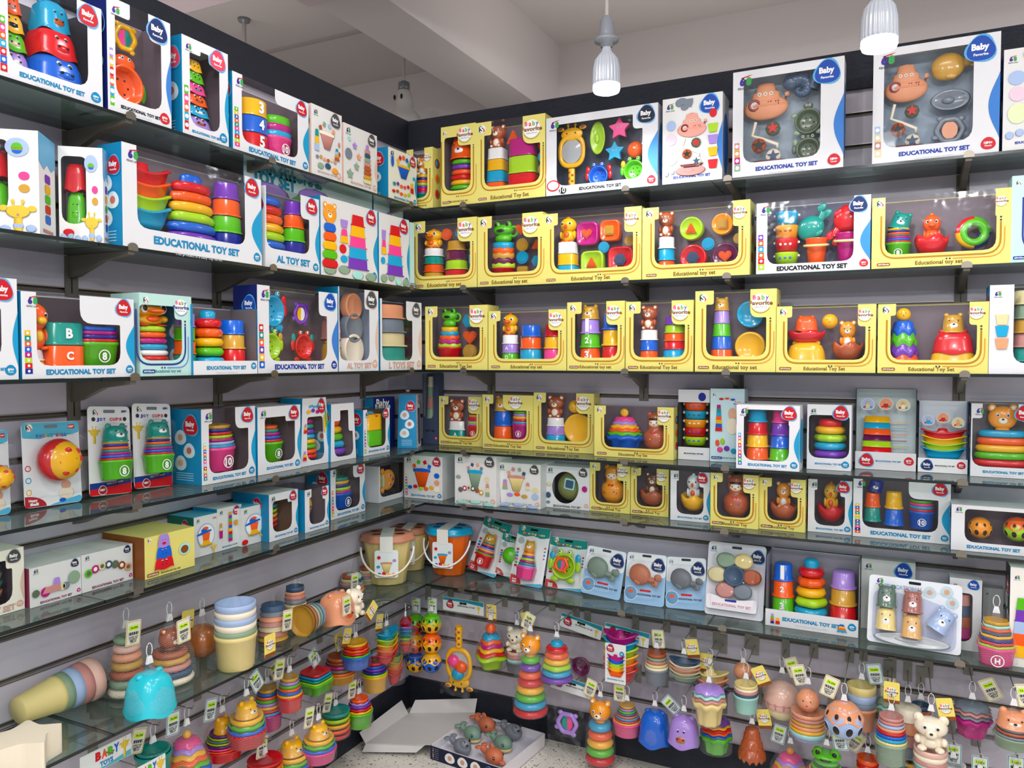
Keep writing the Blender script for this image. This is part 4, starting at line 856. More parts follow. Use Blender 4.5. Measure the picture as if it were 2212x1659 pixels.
# ---------------------------------------------------------------- lamps
def bulb_lamp(loc, label, e, top=3.6, nm='pendant_lamp'):
    r = empty(nm, loc); gm = mat('pl', '#8b9097'); rib = mat('pl', '#b9bec6')
    m = MB(); rev(m, [(.0065, .21), (.0065, top-loc[2])], mat('card', '#bdb4b0'), 10); m.build('cord', r)
    m = MB(); rev(m, [(.012, .215), (.02, .2), (.023, .16), (.024, .15), (.038, .148), (.036, .14), (.02, .136), (.018, .125), (0, .125)], gm, 20); m.build('socket', r)
    m = MB(); rev(m, [(.012, .126), (.014, .112), (.024, .1), (.034, .086), (.039, .06), (.0405, .02), (.041, .012), (0, .012)], rib, 96, lambda t: 1+.05*cos(24*t)); hs = m.build('ribbed_housing', r)
    em = bpy.data.materials.new('lit_bulb'); em.use_nodes = True; b = em.node_tree.nodes['Principled BSDF']; b.inputs['Emission Color'].default_value = (.9, .95, 1, 1); b.inputs['Emission Strength'].default_value = 14; b.inputs['Base Color'].default_value = (1, 1, 1, 1)
    m = MB(); rev(m, [(.04, .012), (.041, 0), (.038, -.008), (.022, -.014), (0, -.016)], em, 24); m.build('bulb', hs)
    l = bpy.data.lights.new('bulb_light', 'SPOT'); l.energy = e; l.spot_size = 2.85; l.spot_blend = .5; l.shadow_soft_size = .04; l.color = (.93, .96, 1)
    o = bpy.data.objects.new('bulb_light', l); COL.objects.link(o); o.location = (loc[0], loc[1], loc[2]-.03)
    tag(r, label, 'lamp', 'pendant LED lamps'); return r
bulb_lamp(on('R', 1310, 193, .45), 'lit LED pendant lamp hanging above the pink submarine bath set', 17)
bulb_lamp(on('R', 1899, 98, .64), 'lit LED pendant lamp at the top right, larger of the two lit bulbs', 17)
for loc in ((.75, -1.15, 2.62), (.9, -2.25, 2.62), (3.0, -.9, 2.62)):       # the same row of lamps going on above the picture
    l = bpy.data.lights.new('bulb_light', 'SPOT'); l.energy = 16 if loc[1] > -1.2 else 9; l.spot_size = 2.85; l.spot_blend = .5; l.shadow_soft_size = .04; l.color = (.93, .96, 1)
    o = bpy.data.objects.new('bulb_light', l); COL.objects.link(o); o.location = loc
d = ray(873, 262); p = CAM+d*5.0; r = empty('shaded_pendant_lamp', (p.x, p.y, p.z-.04)); wm = mat('card', '#b9b4ae')
m = MB(); rev(m, [(.0075, .29), (.0075, 3.6-p.z+.04)], wm, 10); m.build('cord', r)
m = MB(); rev(m, [(.02, .29), (.036, .28), (.038, .23), (.0, .23)], mat('pl', '#6a6e72'), 20); m.build('socket', r)
m = MB(); rev(m, [(.034, .235), (.045, .225), (.06, .14), (.06, .12), (.10, .07), (.128, .0), (.124, .0), (.095, .07), (.05, .12), (.03, .2)], wm, 32)
for s in (-1, 1): ell(m, (s*.026-.01, -.053, .18), (.008, .006, .017), mat('ink', 'Z'))
m.build('lamp_shade', r); tag(r, 'unlit pendant lamp with a flared grey-white shade behind the left wall header', 'lamp')
p = CAM+ray(527, 41)*4.98; r = empty('lamp_rod', (p.x, p.y, 3.6)); m = MB(); rev(m, [(0, 0), (.04, 0), (.035, -.02), (.012, -.03), (.012, -.7)], mat('pl', '#85868a'), 16); rev(m, [(.014, -.03), (.014, -.7)], wm, 12); m.build('ceiling_rose', r)
tag(r, 'grey lamp rod with a round ceiling rose at the upper left', 'lamp')
# ---------------------------------------------------------------- goods on the upper shelves
E_ = 'EDUCATIONAL TOY SET'
# ---- left wall, topmost shelf
box('L', 0, 8, 232, 27, 'white window box of large animal-face stacking cups, blue elephant at the bottom', ref='r', toys=[('animals', .24, .16, .34, .92, 'KOYGV'), ('animals', .66, .13, .52, .86, 'CRB', dict(muz='dRB'))], win=(.1, .85, .16, .99), tl=(0, 0), tr=(.22, .22), sw='', dep=.13, inner='#3a3a42', side='C', ages='18M+', strip='GKOCRBR')
box('L', 0, 243, 378, 57, 'white window box with a yellow fish ring above an orange fish bath cup', ref='r', toys=[('rattle', .46, .6, .66, .33, 'YKT', dict(y=-.01)), ('crab', .45, .1, .95, .5, 'OG', dict(kind='fish', y=-.01))], win=(.12, .84, .14, .94), tl=(.27, .14), tr=(.3, .24), badgec='N', side='N', sw='N', textc='Z', age='R', strip='VYROCG')
box('L', 0, 402, 500, 122, 'narrow white box showing a tower of six animal cups, purple hippo lowest', ref='r', toys=[('animals', .44, .13, .66, .74, 'YGKOCV', dict(muz='YGAdWd'))], win=(.16, .8, .12, .9), tl=(.3, .15), tr=(.36, .2), badgec='K', strip='GKOCR')
box('L', 0, 509, 671, 226, 'white window box with number cups stacked yellow, blue and red beside pink and turquoise', ref='r', toys=[('tower', .12, .12, .18, .82, 'OT', dict(top=('frog', 'G'), th=.4, dec='AB')), ('tower', .38, .12, .32, .68, 'YBR', dict(tp=.92, dec='345', rim=.03)), ('nest', .7, .12, .34, .58, 'KCMG', dict(tp=.9, dec='10'))], win=(.11, .84, .15, .99), tl=(.14, .2), tr=(.56, .2), strip='GYBOTKCRLK', dep=.09)
box('L', 0, 677, 742, 253, 'pale printed box picturing a pink shape-sorting bucket over a ring chain and three animals', ref='r', win=None, st='P', badgec='g', side='#e8c4b4', sw='', age='S', textc='S', pr=[('funnel', .48, .42, .55, .4, 'QaSIFd'), ('tower', .15, .36, .14, .3, 'TYI'), ('wavy', .8, .32, .16, .16, 'TIJd'), ('blobs', .45, .24, .7, .07, 'AJSdEQ'), ('blobs', .5, .1, .7, .12, 'FXb'), ('blobs', .88, .5, .1, .1, 'Q'), ('blobs', .88, .36, .1, .1, 'd')])
box('L', 0, 746, 817, 296, 'pale printed box picturing a tall pastel ring tower and stars', ref='r', win=None, st='P', badgec='g', side='#e8c4b4', sw='S', age='S', textc='S', pr=[('rings', .68, .12, .26, .66, 'QXFQddJE', dict(tp=.6, k='mt', top=('ball', 'V'), th=.12)), ('star', .3, .62, .16, .12, 'V'), ('star', .42, .46, .16, .12, 'S'), ('star', .35, .28, .18, .14, 'F'), ('star', .16, .1, .22, .2, 'F'), ('star', .15, .72, .12, .1, 'U'), ('gem', .12, .42, .2, .2, 'A')])
box('L', 0, 841, 902, 343, 'small printed box with a blue and yellow sorter, teal left side, at the shelf end', ref='r', win=None, st='P', body='#e9ead8', dep=.13, gap=.02, pr=[('funnel', .5, .48, .5, .42, 'BYGBORY'), ('blobs', .42, .28, .6, .1, 'TPOKR'), ('blobs', .42, .14, .66, .09, 'RdOYL'), ('tower', .8, .25, .12, .2, 'YR'), ('blobs', .12, .6, .12, .3, 'B'), ('blobs', .87, .5, .1, .1, 'C')])
# ---- left wall, second shelf
for xl, xr, yt, lb, wm in ((-75, 92, 286, 'white giraffe box with red whale and green dinosaur cups, cut by the left edge', .15), (128, 229, 323, 'white giraffe box with red whale and green dinosaur cups, beside the boat set', .09)):
    big = wm > .12
    box('L', 1, xl, xr, yt, lb, ref='r', rz=-.87, Wm=wm, gap=.02, dep=.105 if big else .05, win=(.06, .62, .2, .9), tl=(0, 0), tr=(0, 0), logo=0, bd=0, age='', sw='', txt='', toys=[('dome', .32, .55, .5, .3, 'R'), ('dome', .34, .2, .46, .36, 'GG')], inner='#787478', body='#eceae6', side='W',
        pr=[('ball', .74, .74, .3, .18, 'I'), ('ball', .74, .775, .14, .11, 'GRB', dict(kind='egg')), ('ball', .82, .52, .14, .08, 'K'), ('ball', .82, .4, .14, .08, 'J'), ('blobs', .5, .01, .96, .1, 'IIIIII'), ('giraffe', .74, .03, .42, .3, 'Y'), ('blobs', .22, .06, .3, .1, 'R'), ('text', .22, .11, .2, .1, '100%')])
box('L', 1, 270, 568, 391, 'long white window box holding boats, stacked rings and a cup tower, front one', ref='r', toys=[('boats', .2, .22, .34, .68, 'ROLC', dict(cabin='R')), ('rings', .53, .15, .36, .74, 'ROYLBP', dict(tp=.72, wavy=1, top=('knob', 'B'), th=.12)), ('tower', .8, .14, .22, .76, 'POGN', dict(tp=.72))], win=(.09, .86, .2, .95), tl=(0, 0), tr=(.2, .32), dep=.082, gap=.0, inner='#82767c')
box('L', 1, 576, 692, 433, 'white window box with wavy rings and a purple-topped cup tower, tucked behind the long one', ref='r', toys=[('rings', .2, .24, .6, .66, 'BROYLB', dict(tp=.7, wavy=1)), ('tower', .68, .22, .36, .7, 'POGN', dict(tp=.72))], win=(.02, .8, .24, .94), tl=(0, 0), tr=(.3, .3), dep=.07, inner='#82767c', side='W', logo=0, txt='AL TOY SET')
for xl, xr, yt, lb in ((695, 817, 457, 'printed box picturing a bear ring stacker and a red-topped cup tower, nearer one'), (820, 885, 477, 'printed box picturing a red-topped cup tower, nearer the corner')):
    nb = xl < 700
    box('L', 1, xl, xr, yt, lb, ref='r', win=None, st='P', logo=0, txt='', dep=.07, age='C', pr=[('blobs', .5, .0, .96, .16, 'FFUF'), ('tower', .62 if nb else .5, .14, .34 if nb else .5, .72, 'RYKCP', dict(tp=.55, rim=.2))]+([('rings', .14, .1, .26, .82, 'BOYGR', dict(tp=.7, top=('bighead', 'b'), th=.3)), ('pail', .38, .66, .14, .1, 'V'), ('tower', .38, .46, .13, .18, 'KY'), ('ball', .36, .32, .12, .12, 'R'), ('ball', .38, .2, .12, .1, 'C')] if nb else [('pail', .14, .62, .14, .14, 'V'), ('tower', .14, .42, .14, .2, 'KY'), ('ball', .12, .28, .14, .1, 'C')]))
box('L', 1, 887, 896, 483, 'slim mint box edge with navy lines, squeezed into the corner', ref='r', win=None, st='U', dep=.05, txt='', bd=0, logo=0, name='toy_box')
for xl, xr, yt, lb in ((531, 806, 420, 'tall green meadow backing card with EDUCATIONAL TOY SET at its top'), (809, 872, 443, 'green meadow backing card with purple hills, nearer the corner')):
    box('L', 1, xl, xr, yt, lb, ref='r', win=None, st='P', body='#cfe6e4', dep=.004, gap=.0865, bd=0, logo=0, age='', sw='', txt='', sidepr=0, cat='display card', name='backing_card', grp='meadow display cards', pr=[('blobs', .5, .55, 1.0, .3, 'VVV'), ('blobs', .45, .35, 1.1, .42, 'LGL'), ('blobs', .5, .2, 1, .5, 'GL')]+([('text', .3, .93, .5, .1, 'EDUCATIONAL', dict(c='#1a86a0', bold=2)), ('text', .2, .84, .3, .1, 'TOY SET', dict(c='#1a86a0', bold=2))] if xl < 600 else []))
# ---- left wall, third shelf
box('L', 2, -110, 40, 604, 'white window box cut by the left edge on the third shelf', ref='r', win=(.1, .75, .2, .98), toys=[('nest', .4, .2, .5, .6, 'GRB')], dep=.1)
box('L', 2, 48, 291, 648, 'white window box with an orange duck and square letter cups B and C', ref='r', toys=[('fig', .2, .34, .2, .56, 'O', dict(kind='duck', beak='Y', y=-.01)), ('tower', .19, .08, .2, .26, 'WY', dict(tp=.8, dec=' A')), ('tower', .42, .13, .3, .54, 'TO', dict(tp=.94, sq=1, dec='BC', rim=.05)), ('nest', .73, .14, .35, .5, 'GRNMB', dict(bh=.6, tp=.9, dec='8', sq=1))], win=(.12, .86, .15, .98), tl=(.1, .24), tr=(.62, .34), strip='YTOBMLRN', dep=.1, inner='#62585e', backgr='#5a4c50', logo=1)
box('L', 2, 303, 415, 642, 'mint window box with a yellow duck sitting on stacked rings', ref='r', st='U', toys=[('rings', .38, .17, .74, .74, 'LOMCWR', dict(tp=.86, top=('duck', 'Y', 'R'), th=.4))], win=(.0, .8, .16, .86), tl=(0, 0), tr=(.34, .3), dep=.1, inner='#6e6668', sidepr=0)
box('L', 2, 418, 556, 668, 'open-fronted tray set with purple, red and blue stackers behind a low white front', ref='r', tray=.2, toys=[('tower', .08, .1, .24, .78, 'VGOT', dict(tp=.9)), ('rings', .42, .12, .4, .82, 'ROYGC', dict(tp=.8, wavy=1, top=('knob', 'C'), th=.14)), ('tower', .8, .16, .32, .66, 'BJR', dict(tp=.86))], dep=.1, bd=0, logo=0, inner='#6e6668', gap=.004, sw='')
box('L', 2, 557, 730, 635, 'white window box with four bath cups: teal octopus, purple, lime frog and pink crab', ref='r', badgec='B', side='N', sw='N', textc='N', age='N', toys=[('crab', .3, .5, .5, .5, 'CR', dict(kind='octopus')), ('rattle', .66, .54, .34, .36, 'PYW'), ('crab', .28, .12, .5, .42, 'LJ', dict(kind='frog')), ('crab', .68, .12, .44, .4, '#d8344a', dict(kind='crab')) if 0 else ('crab', .68, .12, .46, .42, 'RT', dict(kind='crab'))], win=(.13, .85, .14, .96), tl=(.16, .16), tr=(.3, .3), strip='RTOPYB', dep=.09, inner='#72686e')
box('L', 2, 732, 818, 630, 'white box with round pastel cups and a bubble backdrop, grey emblem', ref='r', badgec='g', sw='S', textc='S', age='S', logo=0, txt='AL TOY SET', toys=[('lid', .62, .68, .42, .24, 'SZ', dict(k='mt')), ('lid', .62, .4, .46, .26, 'AZ', dict(k='mt')), ('lid', .62, .12, .5, .28, 'aZ', dict(k='mt')), ('head', .08, .38, .3, .26, 'Q'), ('head', .08, .12, .3, .24, 'J')], win=(.02, .76, .13, .96), tl=(0, 0), tr=(.3, .24), dep=.09, inner='#a4b4d0', backgr='#9fb2d6')
box('L', 2, 822, 911, 655, 'white box with a tower of flanged pastel cups, nearest the corner', ref='r', badgec='g', sw='S', textc='S', age='S', logo=0, txt='L TOYS SET', toys=[('tower', .45, .14, .6, .8, 'SAET', dict(tp=.86, rim=.22, k='mt'))], win=(.04, .76, .14, .95), tl=(0, 0), tr=(.34, .28), dep=.08, inner='#5a5458')
# ---- left wall, fourth shelf
def gp(px, py, row): p = ground(px, py, SH[row]); return p
box('L', 3, 433, 550, 877, 'white window box with a pink number 10 cup and teal baby-photo side', ref='r', gap=.085, toys=[('head', .2, .62, .28, .24, 'B', dict(rot=.3)), ('tower', .13, .12, .2, .5, 'OT', dict(tp=1)), ('nest', .52, .12, .58, .64, 'KCIMLRNJ', dict(bh=.52, tp=.76, dec='10'))], win=(.13, .86, .13, .97), tl=(.16, .2), tr=(.32, .3), strip='UYBOTKIRLKT', dep=.12)
box('L', 3, 555, 648, 874, 'white box with a rounded window over green nested cups and a tilted teal bear cup', ref='r', gap=.08, toys=[('head', .26, .64, .32, .24, 'T', dict(rot=.35)), ('tower', .18, .14, .22, .5, 'YN', dict(tp=1)), ('nest', .55, .14, .52, .56, 'GRBMTO', dict(bh=.55, tp=.66, dec='8'))], win=(.16, .86, .16, .84), tl=(0, 0), tr=(.3, .24), dep=.12)
box('L', 3, 648, 713, 858, 'tall tapering white box with a slim rainbow ring tower', ref='r', gap=.09, taper=.22, toys=[('rings', .5, .08, .62, .6, 'MTPCYGOR', dict(tp=.72))], win=(.2, .8, .07, .72), tl=(0, 0), tr=(0, 0), dep=.1, pr=[('blobs', .5, .76, .7, .08, 'YPMR'), ('wavy', .12, .5, .12, .12, 'VYR'), ('wavy', .1, .1, .12, .12, 'VYR'), ('blobs', .88, .4, .16, .4, 'YG'), ('blobs', .5, .85, .5, .05, 'CCCCCC')], age='', txt='', bd=1, logo=0)
box('L', 3, 713, 768, 870, 'tapering white box with a fat rainbow ring stack under a red ball', ref='r', gap=.08, taper=.12, toys=[('rings', .5, .08, .84, .8, 'OYGCP', dict(tp=.5, wavy=1, top=('ball', 'R'), th=.2))], win=(.14, .9, .07, .88), tl=(.3, .3), tr=(.22, .5), dep=.1, age='', txt='', bd=0, logo=0, sw='')
box('L', 3, 784, 841, 881, 'small teal-sided window box holding a yellow and green bag of blocks', ref='r', gap=.08, toys=[('tower', .52, .18, .62, .7, 'YG', dict(tp=.95, sq=1, rim=.02)), ('wavy', .5, .84, .5, .1, 'CR')], win=(.14, .84, .16, .97), tl=(0, 0), tr=(0, 0), dep=.09, strip='MTNRBYG', logo=1, inner='#5e5650')
box('L', 3, 806, 852, 857, 'navy-topped box standing behind the yellow and green block bag', ref='r', gap=.16, win=None, st='P', dep=.04, body='#16246a', bd=0, logo=0, sw='', age='', txt='', pr=[('text', .4, .9, .6, .1, 'Baby'), ('text', .4, .83, .7, .1, 'Favorite')], sidepr=0)
box('L', 3, 888, 921, 851, 'turquoise-sided tapering box with a rainbow ring tower, at the corner', ref='r', gap=.075, taper=.25, rz=.42, dep=.075, toys=[('rings', .62, .05, .7, .66, 'CPMTGYRO', dict(tp=.62))], win=(.3, .92, .04, .74), tl=(0, 0), tr=(0, 0), age='', txt='', sw='', logo=0, strip='VMBYGR')
# ---- left wall, fifth shelf
def b4(xl, xr, yt, yb, label, ref='r', row=4, wall='L', **k):
    p = ground(xl if ref == 'l' else xr, yb, SH[row]); s = p.x if wall == 'L' else -p.y; s = max(.05, min(SD[row]-.005, s))
    k.setdefault('dep', max(.03, s-.012)); k['dep'] = min(k['dep'], s-.006)
    return box(wall, row, xl, xr, yt, label, ref=ref, gap=SD[row]-s, **k)
b4(-70, 43, 1183, 1318, 'cream window box with pastel plates, cut by the left edge', toys=[('plates', .5, .2, .62, .7, 'JXFTS', dict(k='mt'))], win=(.1, .76, .16, .84), tl=(0, 0), tr=(.3, .3), body='#ece6d6', badgec='g', sw='S', textc='S', age='S', txt='TOY SET')
b4(54, 167, 1205, 1286, 'flat white printed box with a pyramid of pastel cups, wine-red left side', win=None, st='P', badgec='#38262c', side='M', sw='', textc='M', age='M', pr=[('tower', .38, .28, .3, .16, 'QQ'), ('tower', .5, .28, .16, .34, 'VQ'), ('lid', .6, .28, .14, .14, 'E'), ('lid', .68, .28, .14, .14, 'A'), ('lid', .28, .24, .18, .16, 'M'), ('lid', .84, .4, .24, .24, 'F'), ('lid', .1, .26, .14, .16, 'f')])
b4(168, 280, 1176, 1253, 'flat white printed box picturing a chain of flower cups, left of the yellow box', win=None, st='P', badgec='#38262c', side='W', sw='', textc='M', age='M', pr=[('chain', .5, .25, .9, .5, 'GMEXfHS')])
b4(306, 415, 1139, 1224, 'yellow printed box picturing an animal cup tower, brown left side', win=None, st='Y', side='#8a4a18', body='#e2d674', bd=0, pr=[('animals', .36, .16, .38, .84, 'VBR', dict(muz='RBR')), ('ball', .78, .36, .24, .3, 'U'), ('ball', .78, .4, .16, .2, 'HO', dict())])
b4(414, 465, 1109, 1194, 'blue-topped white box with a blue-brimmed drum toy, behind the yellow box', win=None, st='P', bd=0, sw='', age='', txt='', topw='#4cbfe0', side='#1c6a5a', dep=.11, pr=[('ball', .5, .2, .75, .6, 'I'), ('ball', .5, .23, .68, .54, 'W'), ('horn', .48, .24, .6, .46, 'B'), ('giraffe', .8, .02, .24, .24, 'Y'), ('text', .85, .9, .16, .1, '100%', dict(c='R'))])
b4(465, 518, 1090, 1179, 'white printed box picturing a thin tall number-cup tower', win=None, st='P', sw='', topw='#eef4f4', side='C', pr=[('tower', .5, .18, .16, .7, 'JPGOBYRTM', dict(tp=.7)), ('nest', .12, .3, .14, .36, 'MEJ'), ('gem', .74, .5, .18, .18, 'J')])
b4(518, 571, 1088, 1168, 'blue-topped white box with a blue-brimmed drum toy, beside the rainbow plates', win=None, st='P', bd=0, sw='', age='', txt='', topw='#4cbfe0', side='W', dep=.11, pr=[('ball', .5, .2, .75, .6, 'I'), ('ball', .5, .23, .68, .54, 'W'), ('horn', .48, .24, .6, .46, 'B'), ('giraffe', .84, .02, .24, .24, 'Y'), ('blobs', .1, .0, .3, .2, 'R')])
b4(578, 641, 1057, 1155, 'white window box with six rainbow plates in a curve', toys=[('plates', .46, .2, .62, .62, 'MTLYOR')], win=(.12, .78, .17, .84), tl=(0, 0), tr=(.3, .24), inner='#8a6a50', strip='')
b4(656, 708, 1049, 1138, 'white window box with an egg of yellow, blue and orange zigzag shells', toys=[('ball', .55, .22, .72, .68, 'YBO', dict(kind='egg'))], win=(.18, .84, .15, .97), tl=(.2, .2), tr=(.22, .3))
b4(712, 787, 998, 1104, 'tall white window box with a blue number 8 nested cup set and orange duck', toys=[('fig', .18, .4, .2, .4, 'O', dict(kind='duck', beak='Y')), ('tower', .17, .12, .2, .3, 'WO', dict(tp=1)), ('nest', .55, .13, .56, .62, 'BMLNYT', dict(bh=.5, tp=.72, dec='8'))], win=(.14, .84, .14, .97), tl=(.14, .2), tr=(.32, .28), strip='OYBTKROL')
b4(817, 871, 998, 1073, 'white box lying on its side with a yellow bear drum looking sideways', toys=[('bearlie', .5, .18, .95, .7, 'b')], win=(.05, .98, .14, .96), tl=(0, 0), tr=(0, 0), side='#e4e4e6', bd=0, logo=0, txt='', age='', sw='', sidepr=0, inner='#2c2624')
# ---- right wall, topmost shelf
def Yb(row, xl, xr, yt, label, toys, **k):
    k.setdefault('win', (.12, .88, .2, .97)); k.setdefault('tl', (.2, .17)); k.setdefault('tr', (.31, .34)); k.setdefault('dep', .09)
    if 'yb' in k: return b4(xl, xr, yt, k.pop('yb'), label, ref=k.pop('ref', 'l'), row=row, wall='R', st='Y', toys=toys, **k)
    return box('R', row, xl, xr, yt, label, toys, 'Y', **k)
Yb(0, 880, 936, 317, 'yellow window box with a tiger over nested cups, at the inner corner', [('nest', .45, .14, .5, .76, 'TMRPLONY', dict(bh=.3, tp=.9, top=('tiger', 'b', 'W'), th=.4))], ref='r', win=(.12, .8, .14, .95), dep=.07)
Yb(0, 954, 1028, 276, 'tall yellow window box with an orange bear on a rainbow ring body', [('rings', .46, .14, .7, .72, 'GPORYGB', dict(tp=.82, top=('head', 'O', 'W'), th=.36, wavy=1))], win=(.1, .86, .12, .86), tl=(0, 0), tr=(.5, .26), txt='Educational toy set')
Yb(0, 1028, 1177, 267, 'yellow window box with a brown bear over square cups and plum, lime, red cups', [('tower', .25, .12, .26, .86, 'WYCO', dict(tp=.8, sq=1, top=('bear', 'd'), th=.34, rim=.04)), ('tower', .63, .12, .38, .64, 'MLR', dict(tp=.88, sq=1, rim=.04)), ('gem', .48, .74, .2, .14, 'O', dict(shape='3')), ('gem', .7, .78, .17, .13, 'C', dict(shape='6')), ('gem', .9, .62, .14, .11, 'O'), ('gem', .9, .47, .14, .11, 'C'), ('gem', .9, .32, .14, .11, 'J'), ('gem', .9, .16, .14, .11, 'J', dict(shape='4'))], win=(.13, .93, .13, .98), txt='Educational Toy Set')
box('R', 0, 1179, 1418, 257, 'wide white window box with a giraffe scoop net and small bath toys', badgec='Z', sw='B', textc='Z', age='R', ages='18M+', toys=[('gnet', .2, .08, .26, .84, 'Y'), ('tub', .44, .5, .14, .42, 'L'), ('star', .64, .66, .2, .26, 'K'), ('star', .6, .38, .18, .26, 'C'), ('ball', .78, .4, .14, .2, 'O', dict(kind='face')), ('crab', .45, .06, .24, .36, 'BR', dict(kind='octopus')), ('crab', .77, .08, .26, .36, 'GY', dict(kind='frog'))], win=(.1, .87, .12, .9), tl=(0, 0), tr=(.26, .28), tx=.38, backgr='#3a4252', inner='#4a5262', dep=.08, pr=[('ball', .07, .06, .12, .14, 'R'), ('ball', .07, .075, .1, .11, 'W'), ('ball', .16, .02, .07, .08, 'Z'), ('text', .16, .065, .05, .1, '10')])
box('R', 0, 1428, 1556, 217, 'white printed box picturing the pink submarine fountain and four coloured cups', badgec='B', sw='N', textc='N', age='', win=None, st='P', side='N', pr=[('shell', .4, .82, .26, .14, 'A'), ('sub', .5, .5, .48, .3, '#e8a090'), ('wheels', .5, .18, .4, .34, 'S'), ('tub', .48, .08, .5, .12, 'Q'), ('pail', .85, .55, .18, .1, 'L'), ('pail', .85, .42, .18, .1, 'V'), ('pail', .85, .28, .18, .1, 'Y'), ('pail', .85, .14, .18, .1, 'R'), ('ball', .15, .62, .16, .12, 'I'), ('ball', .15, .45, .18, .13, '#e8c8d8'), ('ball', .15, .22, .24, .18, '#dfe8b8'), ('blobs', .12, .08, .2, .1, 'II'), ('ball', .85, .72, .12, .1, 'R')])
box('R', 0, 1578, 1815, 159, 'large white box with a pink submarine, dark blue snail shell and green turtle cup', badgec='B', sw='N', textc='N', age='R', ages='18M+', side='N', toys=[('sub', .29, .52, .42, .38, 'S', dict(k='mt')), ('wheels', .3, .12, .34, .42, 'S', dict(k='mt')), ('shell', .66, .62, .32, .36, 'X'), ('crab', .68, .34, .34, .32, 'fF', dict(kind='turtle')), ('crab', .68, .1, .34, .28, 'fF', dict(kind='frog'))], win=(.1, .8, .13, .92), tl=(.08, .14), tr=(.08, .22), backgr='#a4b4c2', inner='#78808a', dep=.08, strip='QJMF', tx=.56)
box('R', 0, 1877, 2148, 112, 'largest white box with a pink submarine, tan whale and grey bath boat', badgec='B', sw='N', textc='N', age='R', ages='18M+', side='N', toys=[('sub', .27, .52, .36, .36, 'S', dict(k='mt')), ('wheels', .27, .12, .3, .42, 'S', dict(k='mt')), ('whale', .64, .66, .4, .3, 'J'), ('tub', .63, .43, .32, .18, 'A'), ('rattle', .63, .1, .34, .32, 'ASS')], win=(.09, .8, .13, .93), tl=(.07, .14), tr=(.08, .2), backgr='#98aabc', inner='#78808a', dep=.08, strip='IEQE', tx=.56)
box('R', 0, 2155, 2300, 111, 'white printed box picturing the pink submarine, cut by the right edge', badgec='B', sw='N', textc='N', age='', win=None, st='P', side='N', pr=[('shell', .5, .82, .3, .14, 'A'), ('sub', .6, .5, .48, .3, '#e8a090'), ('ball', .2, .64, .26, .14, 'I'), ('ball', .22, .48, .26, .14, '#e8c8d8'), ('ball', .22, .26, .3, .2, '#dfe8b8'), ('blobs', .18, .1, .3, .1, 'II')])
# ---- right wall, second shelf
Yb(1, 893, 1030, 468, 'yellow window box with a duck tower and plum, lime, red cups, at the corner', [('tower', .24, .14, .28, .76, 'WTOJ', dict(tp=.9, top=('duck', 'Y', 'R'), th=.38, rim=.16)), ('tower', .6, .14, .34, .56, 'JDLR', dict(tp=.72, rim=.12)), ('gem', .45, .72, .16, .18, 'O'), ('gem', .66, .74, .15, .16, 'C'), ('gem', .86, .54, .14, .14, 'J', dict(shape='3')), ('gem', .86, .36, .14, .14, 'C', dict(shape='4')), ('gem', .86, .14, .14, .16, 'O', dict(shape='6'))], ref='r', win=(.08, .9, .14, .97))
Yb(1, 1032, 1172, 470, 'yellow window box with a green frog on scalloped cups and shape blocks', [('nest', .32, .14, .36, .78, 'RLDJOC', dict(bh=.26, tp=.86, top=('frog', 'G'), th=.36, wav=1)), ('gem', .6, .74, .17, .15, 'O', dict(shape='h')), ('gem', .62, .5, .18, .18, 'J'), ('gem', .62, .32, .18, .18, 'C'), ('gem', .62, .12, .18, .16, 'J', dict(shape='4')), ('gem', .84, .5, .16, .18, 'O', dict(shape='3')), ('gem', .84, .26, .16, .18, 'C', dict(shape='6'))], win=(.16, .93, .14, .98))
Yb(1, 1172, 1384, 464, 'wide yellow window box with a chick tower and four square cups holding shapes', [('tower', .22, .1, .18, .86, 'WYC', dict(tp=.9, sq=1, top=('chick', 'Y', 'O'), th=.42, rim=.04)), ('lid', .42, .54, .22, .34, 'MO', dict(shape='h', sq=1)), ('lid', .65, .58, .2, .3, 'OJ', dict(shape='4', sq=1)), ('lid', .47, .12, .23, .34, 'LO', dict(shape='3', sq=1)), ('lid', .76, .13, .25, .36, 'RX', dict(shape='6', sq=1)), ('gem', .59, .42, .11, .16, 'C'), ('gem', .85, .48, .1, .18, 'J')], win=(.12, .92, .12, .95), txt='Educational Toy Set', tr=(.24, .34))
Yb(1, 1386, 1617, 451, 'wide yellow window box with a brown bear tower and four round cups holding shapes', [('tower', .2, .1, .16, .86, 'WCO', dict(tp=.9, top=('bear', 'd'), th=.42, rim=.14)), ('lid', .44, .52, .22, .36, 'LO', dict(shape='3')), ('lid', .73, .56, .2, .34, 'bJ', dict(shape='4')), ('lid', .46, .1, .25, .38, 'RX', dict(shape='6')), ('lid', .76, .1, .25, .38, 'DO', dict(shape='h')), ('gem', .6, .38, .12, .18, 'C'), ('gem', .88, .42, .1, .2, 'J')], win=(.12, .9, .12, .95), tr=(.22, .34))
box('R', 1, 1631, 1876, 441, 'white window box with sea-animal mugs, two whales and two small buckets', badgec='N', sw='B', textc='Z', age='R', ages='18M+', toys=[('mugs', .26, .12, .24, .76, 'CbRL'), ('whale', .5, .46, .38, .4, 'T', dict(rot=-.7)), ('whale', .78, .48, .4, .44, 'R', dict(rot=2.4)), ('pail', .53, .12, .22, .36, 'Oc'), ('pail', .8, .13, .23, .4, 'Mc')], win=(.1, .86, .13, .97), tl=(.08, .2), tr=(.08, .22), strip='POCORL', backgr='#5c5a70', inner='#7a7488', dep=.09)
